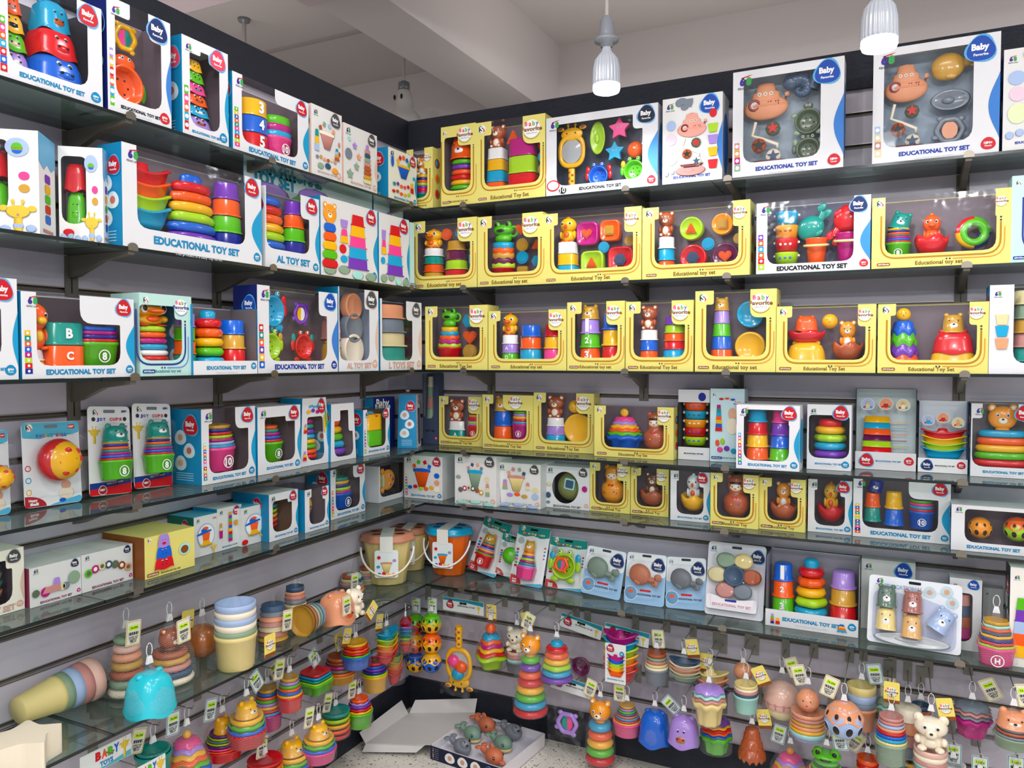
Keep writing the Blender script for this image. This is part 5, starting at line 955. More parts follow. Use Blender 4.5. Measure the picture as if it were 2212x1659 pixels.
Yb(1, 1879, 2178, 430, 'wide yellow window box with number 8 cups, orange duck egg and green ring rattle', [('nest', .2, .12, .2, .46, 'GRBMfONY', dict(bh=.55, tp=.84, dec='8')), ('head', .22, .56, .16, .24, 'T', dict(rot=.3)), ('egg', .45, .14, .26, .66, 'R', dict(top=('duck', 'O', 'Y', ), th=.6)), ('donut', .75, .2, .27, .52, 'GRYN')], win=(.1, .9, .13, .95), tr=(.18, .36), tl=(.08, .2))
box('R', 1, 2178, 2300, 382, 'mint window box with green frog toys, cut by the right edge', [('fig', .5, .2, .5, .5, 'G', dict(kind='frog')), ('ball', .5, .6, .3, .2, 'B')], 'U', win=(.3, .95, .14, .8), tl=(.2, .1), tr=(0, 0), bd=0)
# ---- right wall, third shelf
Yb(2, 919, 1053, 663, 'yellow window box with a frog on red wavy cups beside translucent shapes', [('nest', .3, .14, .38, .82, 'RLMOCY', dict(bh=.4, tp=.66, top=('frog', 'G'), th=.34, wav=1)), ('gem', .62, .66, .2, .22, 'C', dict(shape='6')), ('gem', .64, .42, .22, .2, 'O', dict(shape='h')), ('gem', .64, .18, .22, .2, 'J'), ('gem', .86, .34, .16, .18, 'O', dict(shape='3')), ('gem', .84, .14, .14, .16, 'C')], txt='Educational Toy Set')
Yb(2, 1055, 1223, 673, 'yellow window box with a duck on lilac and green cups and two rainbow towers', [('tower', .22, .14, .2, .82, 'WVG', dict(tp=.9, top=('duck', 'Y', 'R'), th=.44, dec=' AD')), ('tower', .49, .16, .26, .6, 'BOC', dict(tp=.84)), ('tower', .8, .16, .26, .6, 'RYK', dict(tp=.86))], win=(.11, .9, .14, .96))
Yb(2, 1225, 1349, 654, 'yellow window box with a bear cup on numbered cups 1, 2, 3', [('tower', .33, .13, .34, .82, 'VGO', dict(tp=.84, top=('head', 'J'), th=.24, dec='123', rim=.16)), ('tower', .72, .13, .34, .7, 'BYR', dict(tp=.84, rim=.16))], win=(.14, .88, .13, .97))
Yb(2, 1351, 1497, 653, 'yellow window box with a brown bear on ABC and DEF cups', [('tower', .3, .15, .26, .8, 'WBO', dict(tp=.9, top=('bear', 'd'), th=.44)), ('text', .3, .42, .12, .1, 'ABC', dict(y=-.04)), ('text', .3, .23, .1, .1, 'DEF', dict(y=-.04)), ('tower', .7, .2, .36, .58, 'PLORC', dict(tp=.8)), ], txt='Educational Toy Set')
Yb(2, 1501, 1676, 630, 'yellow window box with a slim cup tower beside turquoise and yellow discs', [('tower', .3, .12, .28, .8, 'VGBO', dict(tp=.62, top=('head', 'J'), th=.2, rim=.03)), ('lid', .66, .54, .34, .34, 'CC'), ('lid', .66, .12, .38, .38, 'YY')], win=(.14, .88, .12, .96))
Yb(2, 1675, 1891, 663, 'yellow window box with red and yellow egg shells and a rocking bear', [('egg', .3, .44, .4, .42, 'R', dict()), ('dome', .3, .13, .42, .34, 'Y'), ('dome', .3, .62, .24, .24, 'O'), ('ball', .54, .66, .16, .24, 'Y', dict(kind='face')), ('egg', .72, .15, .32, .66, 'd', dict(top=('bear', 'b', 'W'), th=.62))], win=(.12, .9, .13, .95), txt='Educational Toy Set', tr=(.24, .32))
Yb(2, 1895, 2134, 658, 'yellow window box with a smiling ball on wavy domes, bear on red dome', [('wavy', .24, .13, .32, .82, 'BGPO', dict(tp=.62, n=6, amp=.06, top=('ball', 'Y'), th=.24)), ('dome', .7, .13, .42, .28, 'Y'), ('dome', .7, .28, .38, .34, 'R'), ('head', .7, .58, .2, .26, 'J')], win=(.12, .9, .13, .95), txt='Educational Toy Set', tr=(.23, .32))
box('R', 2, 2135, 2262, 617, 'white window box with pastel spouted cups, cut by the right edge', [('tower', .75, .14, .7, .8, 'EFJQT', dict(tp=.8, rim=.2, k='mt'))], win=(.42, .99, .12, .98), tl=(0, 0), tr=(0, 0), sw='', bd=0, age='', textc='S', txt='', inner='#4e4a4c', pr=[('pail', .22, .55, .26, .12, 'E'), ('pail', .22, .42, .26, .12, 'C'), ('pail', .22, .28, .26, .12, 'S')])
# ---- right wall, fourth shelf
YT = 'Educational Toy Set'
b4(913, 946, 808, 955, 'clear tube tower of grey and white cups on a navy box, in the far corner', row=3, wall='R', ref='r', body='#3c4660', toys=[('tower', .35, .36, .5, .6, 'aFQF', dict(tp=.6, k='mt'))], win=(.05, .7, .36, .94), tl=(0, 0), tr=(0, 0), inner='#6c7484', bd=0, age='R', sw='', txt='TOY SET', textc='Z', logo=1, dep=.05)
Yb(3, 948, 1041, 858, 'yellow window box with a small brown bear on a teal letter cup, nearest the corner', [('tower', .36, .13, .36, .8, 'WT', dict(tp=.9, top=('bear', 'd'), th=.55, dec=' A')), ('nest', .76, .14, .32, .5, 'RVLMRJ', dict(bh=.56, tp=.76, dec='8'))], yb=961, ref='r', win=(.13, .88, .17, .96), txt=YT)
Yb(3, 1042, 1151, 855, 'yellow window box with a bear cup on blue and orange cups, butterflies above', [('tower', .33, .15, .34, .8, 'BO', dict(tp=.84, top=('head', 'J'), th=.32, rim=.14)), ('nest', .7, .15, .36, .56, 'MCRYVG', dict(bh=.58, tp=.8, dec='8'))], yb=974, ref='r', win=(.14, .88, .15, .96), tr=(.6, .28), txt=YT)
Yb(3, 1153, 1283, 851, 'yellow window box with a sitting brown bear, smiley ball and round yellow dish', [('tower', .32, .14, .32, .8, 'WVC', dict(tp=.8, top=('bear', 'd'), th=.46)), ('ball', .64, .66, .2, .24, 'Y', dict(kind='face')), ('lid', .7, .14, .48, .5, 'YY')], yb=981, ref='r', win=(.13, .9, .13, .96), txt=YT)
Yb(3, 1284, 1456, 881, 'yellow window box with a bee ball on rainbow stars and a bear-hood doll', [('wavy', .34, .1, .5, .84, 'KVYOGB', dict(tp=.45, n=8, amp=.05, base=1, bh=.4, top=('ball', 'Y'), th=.2)), ('fig', .74, .12, .3, .76, 'd', dict(kind='doll'))], yb=995, ref='r', win=(.13, .88, .16, .95), txt=YT)
b4(1466, 1534, 843, 996, 'narrow open box of five sea-animal mugs under a white header', row=3, wall='R', ref='r', tray=.18, hdr=.18, toys=[('mugs', .48, .2, .8, .62, 'OCbRL')], bd=0, logo=0, sw='', age='', textc='Z', inner='#5c5a5c', pr=[('ball', .76, .84, .24, .12, 'N')], dep=.08)
b4(1535, 1609, 841, 1001, 'pale mint printed box with a baby and a thin cup tower', row=3, wall='R', ref='r', win=None, st='U', body='#cfeaee', pr=[('tower', .26, .42, .2, .36, 'MTCOYBR', dict(tp=.5)), ('ball', .66, .58, .26, .16, '#e8b898'), ('ball', .66, .38, .34, .22, 'a'), ('blobs', .3, .2, .3, .12, 'OL'), ('blobs', .5, .12, .6, .1, 'KPC'), ('blobs', .5, .84, .5, .04, 'ROB')], bd=1)
b4(1592, 1729, 878, 1022, 'white window box with two rows of bright stacking cups, pushed forward', row=3, wall='R', ref='r', toys=[('tower', .3, .14, .36, .78, 'CRYO', dict(tp=.76, rim=.14)), ('tower', .68, .14, .36, .78, 'KPBG', dict(tp=.7, rim=.14))], win=(.12, .84, .14, .93), tl=(.12, .18), tr=(.14, .3), strip='CKYRVOPGB', dep=.1)
b4(1745, 1841, 876, 1019, 'white window box with a hidden wavy ring stack, purple lowest', row=3, wall='R', ref='r', toys=[('rings', .5, .16, .8, .5, 'YLCP', dict(tp=.86, wavy=1)), ('rings', .5, .64, .6, .14, 'R')], win=(.04, .96, .18, .84), tl=(0, 0), tr=(.2, .12), inner='#6a6266', dep=.1, sw='')
b4(1850, 1982, 843, 1020, 'tall carded box with six half-cups and three baby photos on its header', row=3, wall='R', ref='r', tray=.22, backgr='#cfdde0', toys=[('seed', .5, .2, .72, .46, 'YCODLR')], badgec='R', bd=2, logo=0, age='R', sw='', inner='#b8c6c8', pr=[('photo', .2, .74, .22, .14, 'IE'), ('photo', .5, .75, .22, .14, 'SR'), ('photo', .78, .74, .22, .14, 'Ea')], dep=.1, tx=.42)
b4(1986, 2094, 869, 1024, 'blue carded box with four nested toy boats, red on top', row=3, wall='R', ref='r', tray=.2, body='#f1f1f0', toys=[('boats', .5, .18, .9, .44, 'RYLC', dict(cabin='R'))], bd=2, badgec='N', tx=.4, logo=0, age='R', sw='', textc='Z', inner='#2a62b0', backgr='#dfe6ea', pr=[('photo', .2, .66, .24, .16, 'IC'), ('photo', .5, .7, .24, .16, 'SR'), ('photo', .8, .64, .24, .16, 'ES')], dep=.1)
b4(2100, 2245, 872, 1029, 'window box with an orange bear head on five thick rings, at the right edge', row=3, wall='R', ref='l', toys=[('rings', .5, .13, .92, .84, 'COYGR', dict(tp=.78, top=('bighead', 'b'), th=.4))], win=(.02, .98, .14, .97), tl=(.14, .2), tr=(.24, .24), sw='', inner='#80787c', dep=.1)
# ---- right wall, fifth shelf
b4(872, 955, 988, 1082, 'white printed box with an orange sorting funnel, teal swoosh side, in the corner', row=4, wall='R', ref='r', win=None, st='P', pr=[('funnel', .48, .28, .5, .7, 'OBBRGO'), ('blobs', .45, .2, .7, .12, 'BRLOY'), ('ball', .86, .5, .14, .12, 'B'), ('ball', .86, .34, .14, .12, 'S'), ('ball', .86, .18, .15, .13, 'a')], strip='LPRTGKM', sw='', topw='#f4f4f2', dep=.13)
b4(982, 1072, 987, 1096, 'white printed box with a grey-green sorting funnel and EDUCATIONAL TOYS SET lettering', row=4, wall='R', ref='r', win=None, st='P', badgec='g', textc='#9aa88c', age='S', sw='', txt='EDUCATIONAL TOYS SET', pr=[('funnel', .5, .34, .4, .6, 'FCASXQ'), ('chain', .4, .2, .6, .2, 'fMEXdJ'), ('blobs', .1, .5, .14, .1, 'F'), ('tower', .8, .2, .1, .25, 'QEF'), ('ball', .78, .48, .12, .1, 'E'), ('blobs', .5, .0, .96, .1, 'UUU')], dep=.13)
b4(1073, 1168, 1005, 1101, 'white printed box with a cream funnel and pastel blocks, pale blue foot', row=4, wall='R', ref='r', win=None, st='P', badgec='g', textc='#9aa8b8', age='S', sw='', pr=[('funnel', .46, .36, .44, .6, 'cQXFQS'), ('tower', .2, .4, .12, .22, 'VQF'), ('tower', .72, .42, .1, .16, 'QE'), ('blobs', .48, .22, .5, .12, 'VOJ'), ('ball', .88, .36, .14, .12, 'E'), ('ball', .88, .2, .16, .14, 'I'), ('blobs', .5, .0, .96, .1, 'III')], dep=.13, strip='EFXMPM')
b4(1178, 1274, 1012, 1104, 'white box with a round opening showing an olive egg sorter', row=4, wall='R', ref='r', win=(.1, .9, .1, .9), win2=lambda w, H: circ(-.08*w, H*.5, w*.6, H*.38, 30), toys=[('eggtoy', .48, .14, .58, .7, '#868a4c')], badgec='g', textc='g', age='S', sw='', inner='#1e1a1a', pr=[('blobs', .08, .2, .14, .2, 'X'), ('blobs', .1, .5, .12, .12, 'E'), ('blobs', .9, .4, .14, .2, 'M'), ('blobs', .08, .08, .1, .1, 'A')], dep=.12)
Yb(4, 1275, 1362, 1004, 'yellow window box with a doll in a golden bear hood', [('fig', .5, .16, .6, .76, 'b', dict(kind='doll'))], yb=1111, ref='r', win=(.14, .84, .17, .98), txt='Educational Toy')
Yb(4, 1364, 1446, 1015, 'yellow window box with a dark brown bear rocking in an orange egg', [('egg', .5, .16, .7, .76, 'd', dict(top=('bear', '#7a4420'), th=.62))], yb=1118, ref='r', win=(.16, .84, .17, .96), txt='Educational Toy')
b4(1450, 1536, 1022, 1131, 'white window box with a white owl rocking in a yellow egg', row=4, wall='R', ref='r', toys=[('egg', .5, .16, .66, .78, 'Y', dict(top=('owl', 'W', 'O'), th=.64))], win=(.16, .84, .14, .97), tl=(.15, .2), tr=(.22, .3), dep=.1)
Yb(4, 1537, 1641, 1028, 'yellow window box with a black-haired doll in a brown bear hood', [('fig', .5, .16, .56, .78, 'd', dict(kind='doll'))], yb=1145, ref='r', win=(.14, .84, .17, .98), txt='Educational Toy')
Yb(4, 1643, 1743, 1038, 'yellow window box with a light brown bear rocking in an orange egg', [('egg', .5, .16, .64, .78, 'd', dict(top=('bear', 'b', 'W'), th=.64))], yb=1152, ref='r', win=(.18, .84, .17, .96), txt='Educational Toy')
b4(1749, 1845, 1041, 1157, 'white window box with a yellow chick rocking in a red egg', row=4, wall='R', ref='r', toys=[('egg', .5, .16, .66, .78, 'R', dict(top=('chick', 'Y', 'Y', dict() ) if 0 else ('chick', 'Y', 'O'), th=.66))], win=(.15, .84, .14, .95), tl=(.15, .2), tr=(.22, .3), dep=.1)
b4(1847, 2059, 1044, 1178, 'wide white window box with cup towers and a blue number 10 nested set', row=4, wall='R', ref='r', toys=[('tower', .2, .24, .18, .48, 'OT', dict(tp=.8, rim=.14)), ('tower', .43, .2, .2, .56, 'YB', dict(tp=.8, rim=.14)), ('nest', .72, .18, .28, .54, 'BRCKGP', dict(bh=.55, tp=.86, dec='10')), ('head', .24, .74, .16, .2, 'N', dict(rot=.3))], win=(.1, .88, .17, .95), tl=(.1, .18), tr=(.5, .3), strip='YBOTYLPTKNO', dep=.1)
b4(2061, 2250, 1090, 1188, 'white window box with cut-out rattle balls, orange and lime, at the right edge', row=4, wall='R', ref='l', toys=[('ball', .36, .22, .3, .6, 'b', dict(kind='cage')), ('ball', .8, .22, .34, .6, 'LO', dict(kind='cage'))], win=(.16, .99, .2, .92), tl=(0, 0), tr=(0, 0), sw='', bd=0, dep=.1, age='')
# ---------------------------------------------------------------- blister cards
def card(wall, bl, br, tl, tr, row, label, toy, style='b', tilt=.22, z=None, name='blister_card', grp='blister-carded toys', dz=0, s=None):
    zz = (SH[row] if z is None else z); B = ground((bl[0]+br[0])/2, (bl[1]+br[1])/2, zz)
    n = Vector((1, 0, 0)) if wall == 'L' else Vector((0, -1, 0)); R_ = Vector((0, 1, 0)) if wall == 'L' else Vector((1, 0, 0)); lim = SD[row]-.003 if row is not None else 9
    sB = B.x if wall == 'L' else -B.y
    if sB > lim: B = B-n*(sB-lim)
    elif sB < .06: B = B+n*(.06-sB)
    N_ = n*cos(tilt)+Vector((0, 0, 1))*sin(tilt); U_ = Vector((0, 0, 1))*cos(tilt)-n*sin(tilt)
    def ip(p): d = ray(*p); q = CAM+d*((B-CAM).dot(N_)/d.dot(N_))-B; return Vector((q.dot(R_), q.dot(U_)))
    p = [ip(q) for q in (bl, br, tr, tl)]; mb_ = (p[0]+p[1])/2; mt_ = (p[2]+p[3])/2; ax = (mt_-mb_); h = ax.length; w = ((p[1]-p[0]).length+(p[2]-p[3]).length)/2
    roll = math.atan2(ax.x, ax.y); low = abs(sin(roll))*w/2+.001
    root = empty(name, B+U_*(mb_.y*0+low)+R_*mb_.x, ROT[wall], -tilt, roll); m = MB(); ink = lambda c: mat('ink', c); k = style
    base = {'b': '#9cc4e8', 'j': '#eeeeec', 'r': '#e9edee', 's': '#eef2f2', 'f': '#dfdfe6', 'g': '#edf0f6'}[k]
    prism(m, rrect(-w/2, w/2, 0, h, .012), -.0006, .0006, mat('card', base)); y = -.0012; q = rrect(-.016, .016, h*.925, h*.925+.008, .003)
    if k == 'b':
        poly(m, rpoly([(-w/2+.001, h*.5), (w/2-.001, h*.56), (w/2-.001, h-.001), (-w/2+.001, h-.001)], .01), y, ink('#e9edf0')); poly(m, q, y-.0002, ink('g')); badge(m, w*.3, h*.78, w*.16, 'N', y=y); logo68(m, -w*.38, h*.9, w*.12, y); agemark(m, w*.32, h*.56, w*.07, 'R', y=y)
        poly(m, circ(-w*.34, h*.2, w*.17), y, ink('W')); poly(m, circ(-w*.34, h*.2, w*.155), y-.0002, ink('#6aa0cc')); ell(m, (-w*.34, y, h*.23), (w*.07, .0005, w*.05), ink('O')); text(m, E_, w*.1, h*.19, w*.62, ink('Z'), y, None, 2); poly(m, rrect(-w*.12, w*.16, h*.25, h*.29, .004), y, ink('R'))
    elif k == 'j':
        poly(m, [(-w/2+.001, .001), (w/2-.001, .001), (w/2-.001, h*.12), (-w/2+.001, h*.07)], y, ink('R')); poly(m, [(-w/2+.001, h*.07), (w/2-.001, h*.12), (w/2-.001, h*.22), (w*.1, h*.15), (-w/2+.001, h*.14)], y, ink('#1a3a8a'))
        poly(m, q, y, ink('A')); ylogo(m, -w*.32, h*.93, w*.15, y)
        for i, ch in enumerate('JOY CUPS'): 
            if ch != ' ': text(m, ch, w*(-.27+.077*i), h*.855, w*.065, ink('#3a4aa8' if i < 3 else '#d8485a'), y, h*.032, 3)
        text(m, '6M+', w*.36, h*.945, w*.14, ink('#1a3a8a'), y, None, 2); text(m, '9PCS', w*.36, h*.77, w*.14, ink('#1a3a8a'), y, None, 2); text(m, 'HEALTHY BABY', w*.1, h*.135, w*.4, ink('W'), y-.0004, None, 1, .08); poly(m, egg(-w*.2, h*.06, w*.1), y-.0004, ink('W')); poly(m, egg(-w*.2, h*.06, w*.088), y-.0006, ink('#a02028')); text(m, '100%', -w*.2, h*.062, w*.13, ink('W'), y-.0008, None, 2)
        for s_ in (-1, 1): poly(m, circ(s_*w*.37, h*.855, w*.045), y, ink('g'))
        for i, c in enumerate('BfR'): poly(m, circ(w*.4, h*(.7-.075*i), w*.045), y, ink(c))
        for i, c in enumerate('CYORT'): poly(m, [(s_*1.0, z_) for s_, z_ in ((w*.38, h*(.42-.026*i)), (w*.45, h*(.42-.026*i)), (w*.45, h*(.44-.026*i)), (w*.38, h*(.44-.026*i)))], y, ink(c))
        m.M = TR(-w*.36, y, h*.58) @ SC(1, .02, 1); m.card = True; giraffe(Sink(flat=m), I4(), w*.26, h*.2); m.M = I4(); m.card = False
    elif k == 'r':
        poly(m, rpoly([(-w/2+.001, h*.82), (-w*.2, h*.8), (0, h*.84), (w*.25, h*.83), (w/2-.001, h*.86), (w/2-.001, h-.001), (-w/2+.001, h-.001)], .004), y, ink('#55b4d0')); poly(m, q, y-.0003, ink('A')); ylogo(m, -w*.38, h*.94, w*.13, y-.0003)
        for i, ch in enumerate('RATTLE BALL'):
            if ch != ' ': text(m, ch, w*(-.24+.049*i), h*.84, w*.042, ink('BBRYGC ROPB'[i] if 'BBRYGC ROPB'[i] != ' ' else 'B'), y-.0004, h*.034, 3)
        poly(m, [(-w/2+.001, .001), (-w*.12, .001)]+[(-w/2+.001+(w*.36)*cos(t), .001+h*.13*sin(t)) for t in [pi/2*i/8 for i in range(9)]], y, ink('#b02430')); text(m, 'Happy', -w*.36, h*.085, w*.15, ink('W'), y-.0004, None, 2); text(m, 'Ball', -w*.34, h*.04, w*.14, ink('W'), y-.0004, h*.03, 2.5)
        poly(m, rpoly([(-w*.1, .001), (w/2-.001, .001), (w/2-.001, h*.09), (w*.2, h*.05)], .01), y, ink('#55b4d8')); poly(m, [(w*.3, h*.91), (w*.42, h*.91), (w*.42, h*.96), (w*.3, h*.96)], y-.0004, ink('R')); text(m, '100%', w*.36, h*.935, w*.1, ink('W'), y-.0006, None, 2)
        for i, c in enumerate('RCY'): poly(m, circ(-w*.42, h*(.46-.14*i), w*.05), y, ink(c), holes=[circ(-w*.42, h*(.46-.14*i), w*.036)])
        for i, c in enumerate('PJ'): poly(m, circ(w*.42, h*(.56-.14*i), w*.045), y, ink(c), holes=[circ(w*.42, h*(.56-.14*i), w*.032)])
        m.M = TR(w*.22, y, h*.03) @ SC(1, .01, 1); photo_ = m; ell(m, (0, 0, h*.2), (w*.085, .01, h*.055), ink('#e0a888')); ell(m, (0, 0, h*.1), (w*.14, .01, h*.07), ink('a')); ell(m, (-.01, -.01, h*.02), (w*.06, .01, h*.025), ink('B')); m.M = I4()
    elif k == 's':
        poly(m, rpoly([(-w/2+.001, h*.84), (-w*.25, h*.81), (0, h*.84), (w*.25, h*.81), (w/2-.001, h*.84), (w/2-.001, h-.001), (-w/2+.001, h-.001)], .004), y, ink('#148a80')); ylogo(m, -w*.34, h*.95, w*.13, y-.0003); poly(m, q, y-.0004, ink('Z'))
        for i, ch in enumerate('Stacking cups'):
            if ch != ' ': text(m, ch, w*(-.3+.052*i), h*.875, w*.042, ink('YORWKLYWROYWW'[i]), y-.0005, h*.028, 2.5)
        poly(m, [(-w/2+.001, .001), (-w*.18, .001)]+[(-w/2+.001+(w*.34)*cos(t), .001+h*.15*sin(t)) for t in [pi/2*i/8 for i in range(9)]], y, ink('#d03c3c')); text(m, 'Happy', -w*.36, h*.08, w*.14, ink('W'), y-.0004, None, 2); text(m, 'Bath', -w*.36, h*.04, w*.12, ink('W'), y-.0004, None, 2)
        poly(m, rpoly([(-w*.16, .001), (w/2-.001, .001), (w/2-.001, h*.07), (w*.1, h*.03)], .005), y, ink('#55b4d8')); poly(m, egg(-w*.34, h*.74, w*.1), y, ink('#9cc8d8')); poly(m, circ(-w*.34, h*.73, w*.05), y-.0003, ink('#e0a888'))
        for i, c in enumerate('RCBKGR'): poly(m, [(-w*.44, h*(.56-.055*i)), (-w*.36, h*(.56-.055*i)), (-w*.36, h*(.6-.055*i)), (-w*.44, h*(.6-.055*i))], y, ink(c)); poly(m, circ(w*.42, h*(.66-.06*i), w*.025), y, ink(c)) if i < 4 else None
    elif k == 'f':
        poly(m, rpoly([(-w*.46, h*.09), (w*.4, h*.09), (w*.4, h*.27), (0, h*.23), (-w*.46, h*.29)], .01), y-.02, ink('#efe9ee')); text(m, E_, -w*.02, h*.155, w*.66, ink('#c890a0'), y-.0205, None, 2); badge(m, w*.36, h*.84, w*.115, 'N', y=y); logo68(m, -w*.4, h*.91, w*.1, y); poly(m, q, y, ink('g')); poly(m, rrect(-w*.14, w*.06, h*.205, h*.235, .004), y-.0205, ink('N'))
    elif k == 'g':
        logo68(m, -w*.38, h*.92, w*.08, y); text(m, 'EDUCATIONAL', -w*.12, h*.86, w*.42, ink('#a8bcdc'), y, None, 3); poly(m, q, y-.0003, ink('Z')); poly(m, rpoly([(-w*.45, h*.02), (w*.45, h*.02), (w*.45, h*.6), (w*.1, h*.75), (-w*.45, h*.8)], .03), y+.0003, ink('#c4cce4'))
        for i, (dx, zz_) in enumerate(((.16, .84), (.34, .88), (.4, .73))): poly(m, egg(w*dx, h*zz_, w*.07), y, ink('#c8dce4')); poly(m, circ(w*dx, h*zz_, w*.03), y-.0003, ink('#e0a888'))
    m.build('backing_card', root); bd = .05; S = Sink(root)
    for it in toy:
        kk = min(1, .06/max(.001, it[3]*w)); S.X = TR(0, -.022, 0) @ SC(1, kk, 1); put(S, it, w, h, 0)
    S.flush()
    f = MB(); x0, x1, z0, z1 = -w*.42, w*.42, h*.1, h*.86
    if k == 'j': x0, x1, z0, z1 = -w*.33, w*.34, h*.12, h*.82
    R0 = rrect(x0, x1, z0, z1, .025); R1 = [((x0+x1)/2+(p_[0]-(x0+x1)/2)*.88, (z0+z1)/2+(p_[1]-(z0+z1)/2)*.92) for p_ in R0]; dn = len(R0)
    f.add([(a, -.0015, b) for a, b in R0]+[(a, -.05, b) for a, b in R1], [(i, (i+1) % dn, (i+1) % dn+dn, i+dn) for i in range(dn)], mat('blister', 'W'), True); poly(f, R1, -.05, mat('blister', 'W')); f.build('clear_blister', root)
    tag(root, label, 'carded toy', grp); return root
RB = [('ball', .52, .28, .72, .44, 'RY', dict(kind='rattle'))]
card('L', (-60, 1118), (22, 1108), (-70, 938), (16, 918), 3, 'rattle ball blister card cut by the left edge', RB, 'r', .1)
card('L', (54, 1099), (176, 1078), (43, 915), (169, 903), 3, 'blister card with a red and yellow rattle ball and RATTLE BALL lettering', RB, 'r', .1)
JC = [('nest', .5, .17, .74, .62, 'GRBMTONJ', dict(bh=.5, tp=.72, dec='8', top=('head', 'T', 'W'), th=.3))]
card('L', (193, 1072), (284, 1057), (187, 875), (279, 873), 3, 'blister card of bear-topped green cups with JOY CUPS lettering, next to the rattle ball', JC, 'j', .1)
card('L', (291, 1054), (371, 1040), (282, 868), (368, 865), 3, 'blister card of bear-topped green cups with JOY CUPS lettering, next to the teal-sided box', JC, 'j', .1)
SCU = [('nest', .5, .12, .62, .62, 'RGMYVNOT', dict(bh=.48, tp=.66, dec='8', top=('head', 'J', 'W'), th=.26))]
card('R', (1068, 1236), (1124, 1244), (1088, 1148), (1140, 1155), 5, 'stacking cups blister card with a green ball, squeezed between its neighbours', [('ball', .55, .35, .6, .3, 'G')], 's', .12)
card('R', (1010, 1236), (1068, 1256), (1049, 1126), (1107, 1140), 5, 'tilted blister card of red number 8 stacking cups', SCU, 's', .3)
card('R', (1097, 1262), (1173, 1272), (1124, 1137), (1188, 1144), 5, 'shiny tilted blister card with a pink hexagonal cup set', [('nest', .52, .1, .62, .66, 'KVTMLPYO', dict(bh=.4, tp=.5, sq=6, top=('head', 'J', 'W'), th=.26))], 's', .3)
card('R', (1176, 1270), (1259, 1280), (1191, 1160), (1270, 1171), 5, 'blister card with an orange ring mirror and a green frog-eyed base', [('crab', .5, .1, .84, .76, 'LC', dict(kind='frog')), ('rattle', .46, .28, .56, .4, 'OTK', dict(y=-.02))], 's', .25)
card('R', (1252, 1286), (1340, 1299), (1272, 1185), (1353, 1194), 5, 'blue blister card with a grey-green whale', [('whale', .44, .3, .8, .52, '#74887a', dict(rot=.5, k='mt'))], 'b', .25)
card('R', (1345, 1301), (1436, 1313), (1358, 1191), (1439, 1202), 5, 'blue blister card with an orange-brown dolphin', [('whale', .46, .3, .8, .52, '#b86a48', dict(rot=.5, k='mt'))], 'b', .25)
card('R', (1438, 1315), (1524, 1323), (1439, 1204), (1526, 1210), 5, 'blue blister card with a dark grey seal', [('whale', .48, .3, .8, .52, '#6a6e74', dict(rot=.5, k='mt'))], 'b', .25)
card('R', (1522, 1328), (1647, 1342), (1531, 1171), (1657, 1181), 5, 'large grey-white blister card with pastel petal spoons round a grey strainer', [('petals', .5, .26, .88, .6, 'cFEQAd')], 'f', .25)
b4(1659, 1862, 1223, 1380, 'open tray box with cup tower, red flower ring stack and purple cup tower', row=5, wall='R', ref='r', tray=.24, toys=[('tower', .17, .14, .24, .72, 'BOG', dict(tp=.8, rim=.14, dec='123')), ('rings', .48, .14, .38, .82, 'ROYLC', dict(tp=.72, wavy=1, top=('knob', 'C'), th=.14)), ('tower', .83, .14, .28, .7, 'VJR', dict(tp=.84, rim=.14))], bd=0, logo=0, sw='', inner='#9a96a4', dep=.12, pr=[('tower', .08, .04, .04, .14, 'VGON'), ('tower', .14, .04, .05, .09, 'YR'), ('wavy', .83, .06, .1, .1, 'BYOC')])
b4(1867, 1985, 1219, 1330, 'tall white box standing behind the pastel animal cup blister', row=5, wall='R', ref='r', win=None, st='P', bd=1, badgec='B', sw='', txt='', age='', dep=.05)
card('R', (1870, 1379), (2078, 1427), (1882, 1236), (2076, 1275), 5, 'wide clear blister card with five pastel animal cups and a grey cloud tray', [('head', .2, .55, .22, .32, '#60786a'), ('head', .48, .52, .22, .32, '#a86a60'), ('head', .2, .22, .22, .34, 'c'), ('head', .48, .16, .22, .34, '#e0b070'), ('head', .8, .3, .24, .34, 'I', dict(rot=.5)), ('tub', .48, .02, .82, .18, 'h')], 'g', .22)
b4(2060, 2131, 1256, 1412, 'white window box with a dark pastel cup tower, behind the animal cup blister', row=5, wall='R', ref='r', toys=[('tower', .38, .14, .62, .62, 'QXdM', dict(tp=.92, k='mt', rim=.04))], win=(.02, .72, .12, .8), tl=(0, 0), tr=(0, 0), sw='', txt='', age='', badgec='B', dep=.06, inner='#a8a8a8')
b4(2133, 2178, 1275, 1400, 'grey printed box in the shade behind the pink letter H cups', row=5, wall='R', ref='r', win=None, st='P', body='#b8b8b8', bd=0, sw='', txt='', age='R', dep=.04)
b4(2192, 2290, 1226, 1440, 'black-sided white box cut by the right edge on the lowest shelf', row=5, wall='R', ref='l', win=None, st='P', body='#ece8e0', side='#22242a', bd=0, sw='', txt='', age='', dep=.1, pr=[('tower', .3, .1, .5, .6, 'GPIOY', dict(tp=.5))])
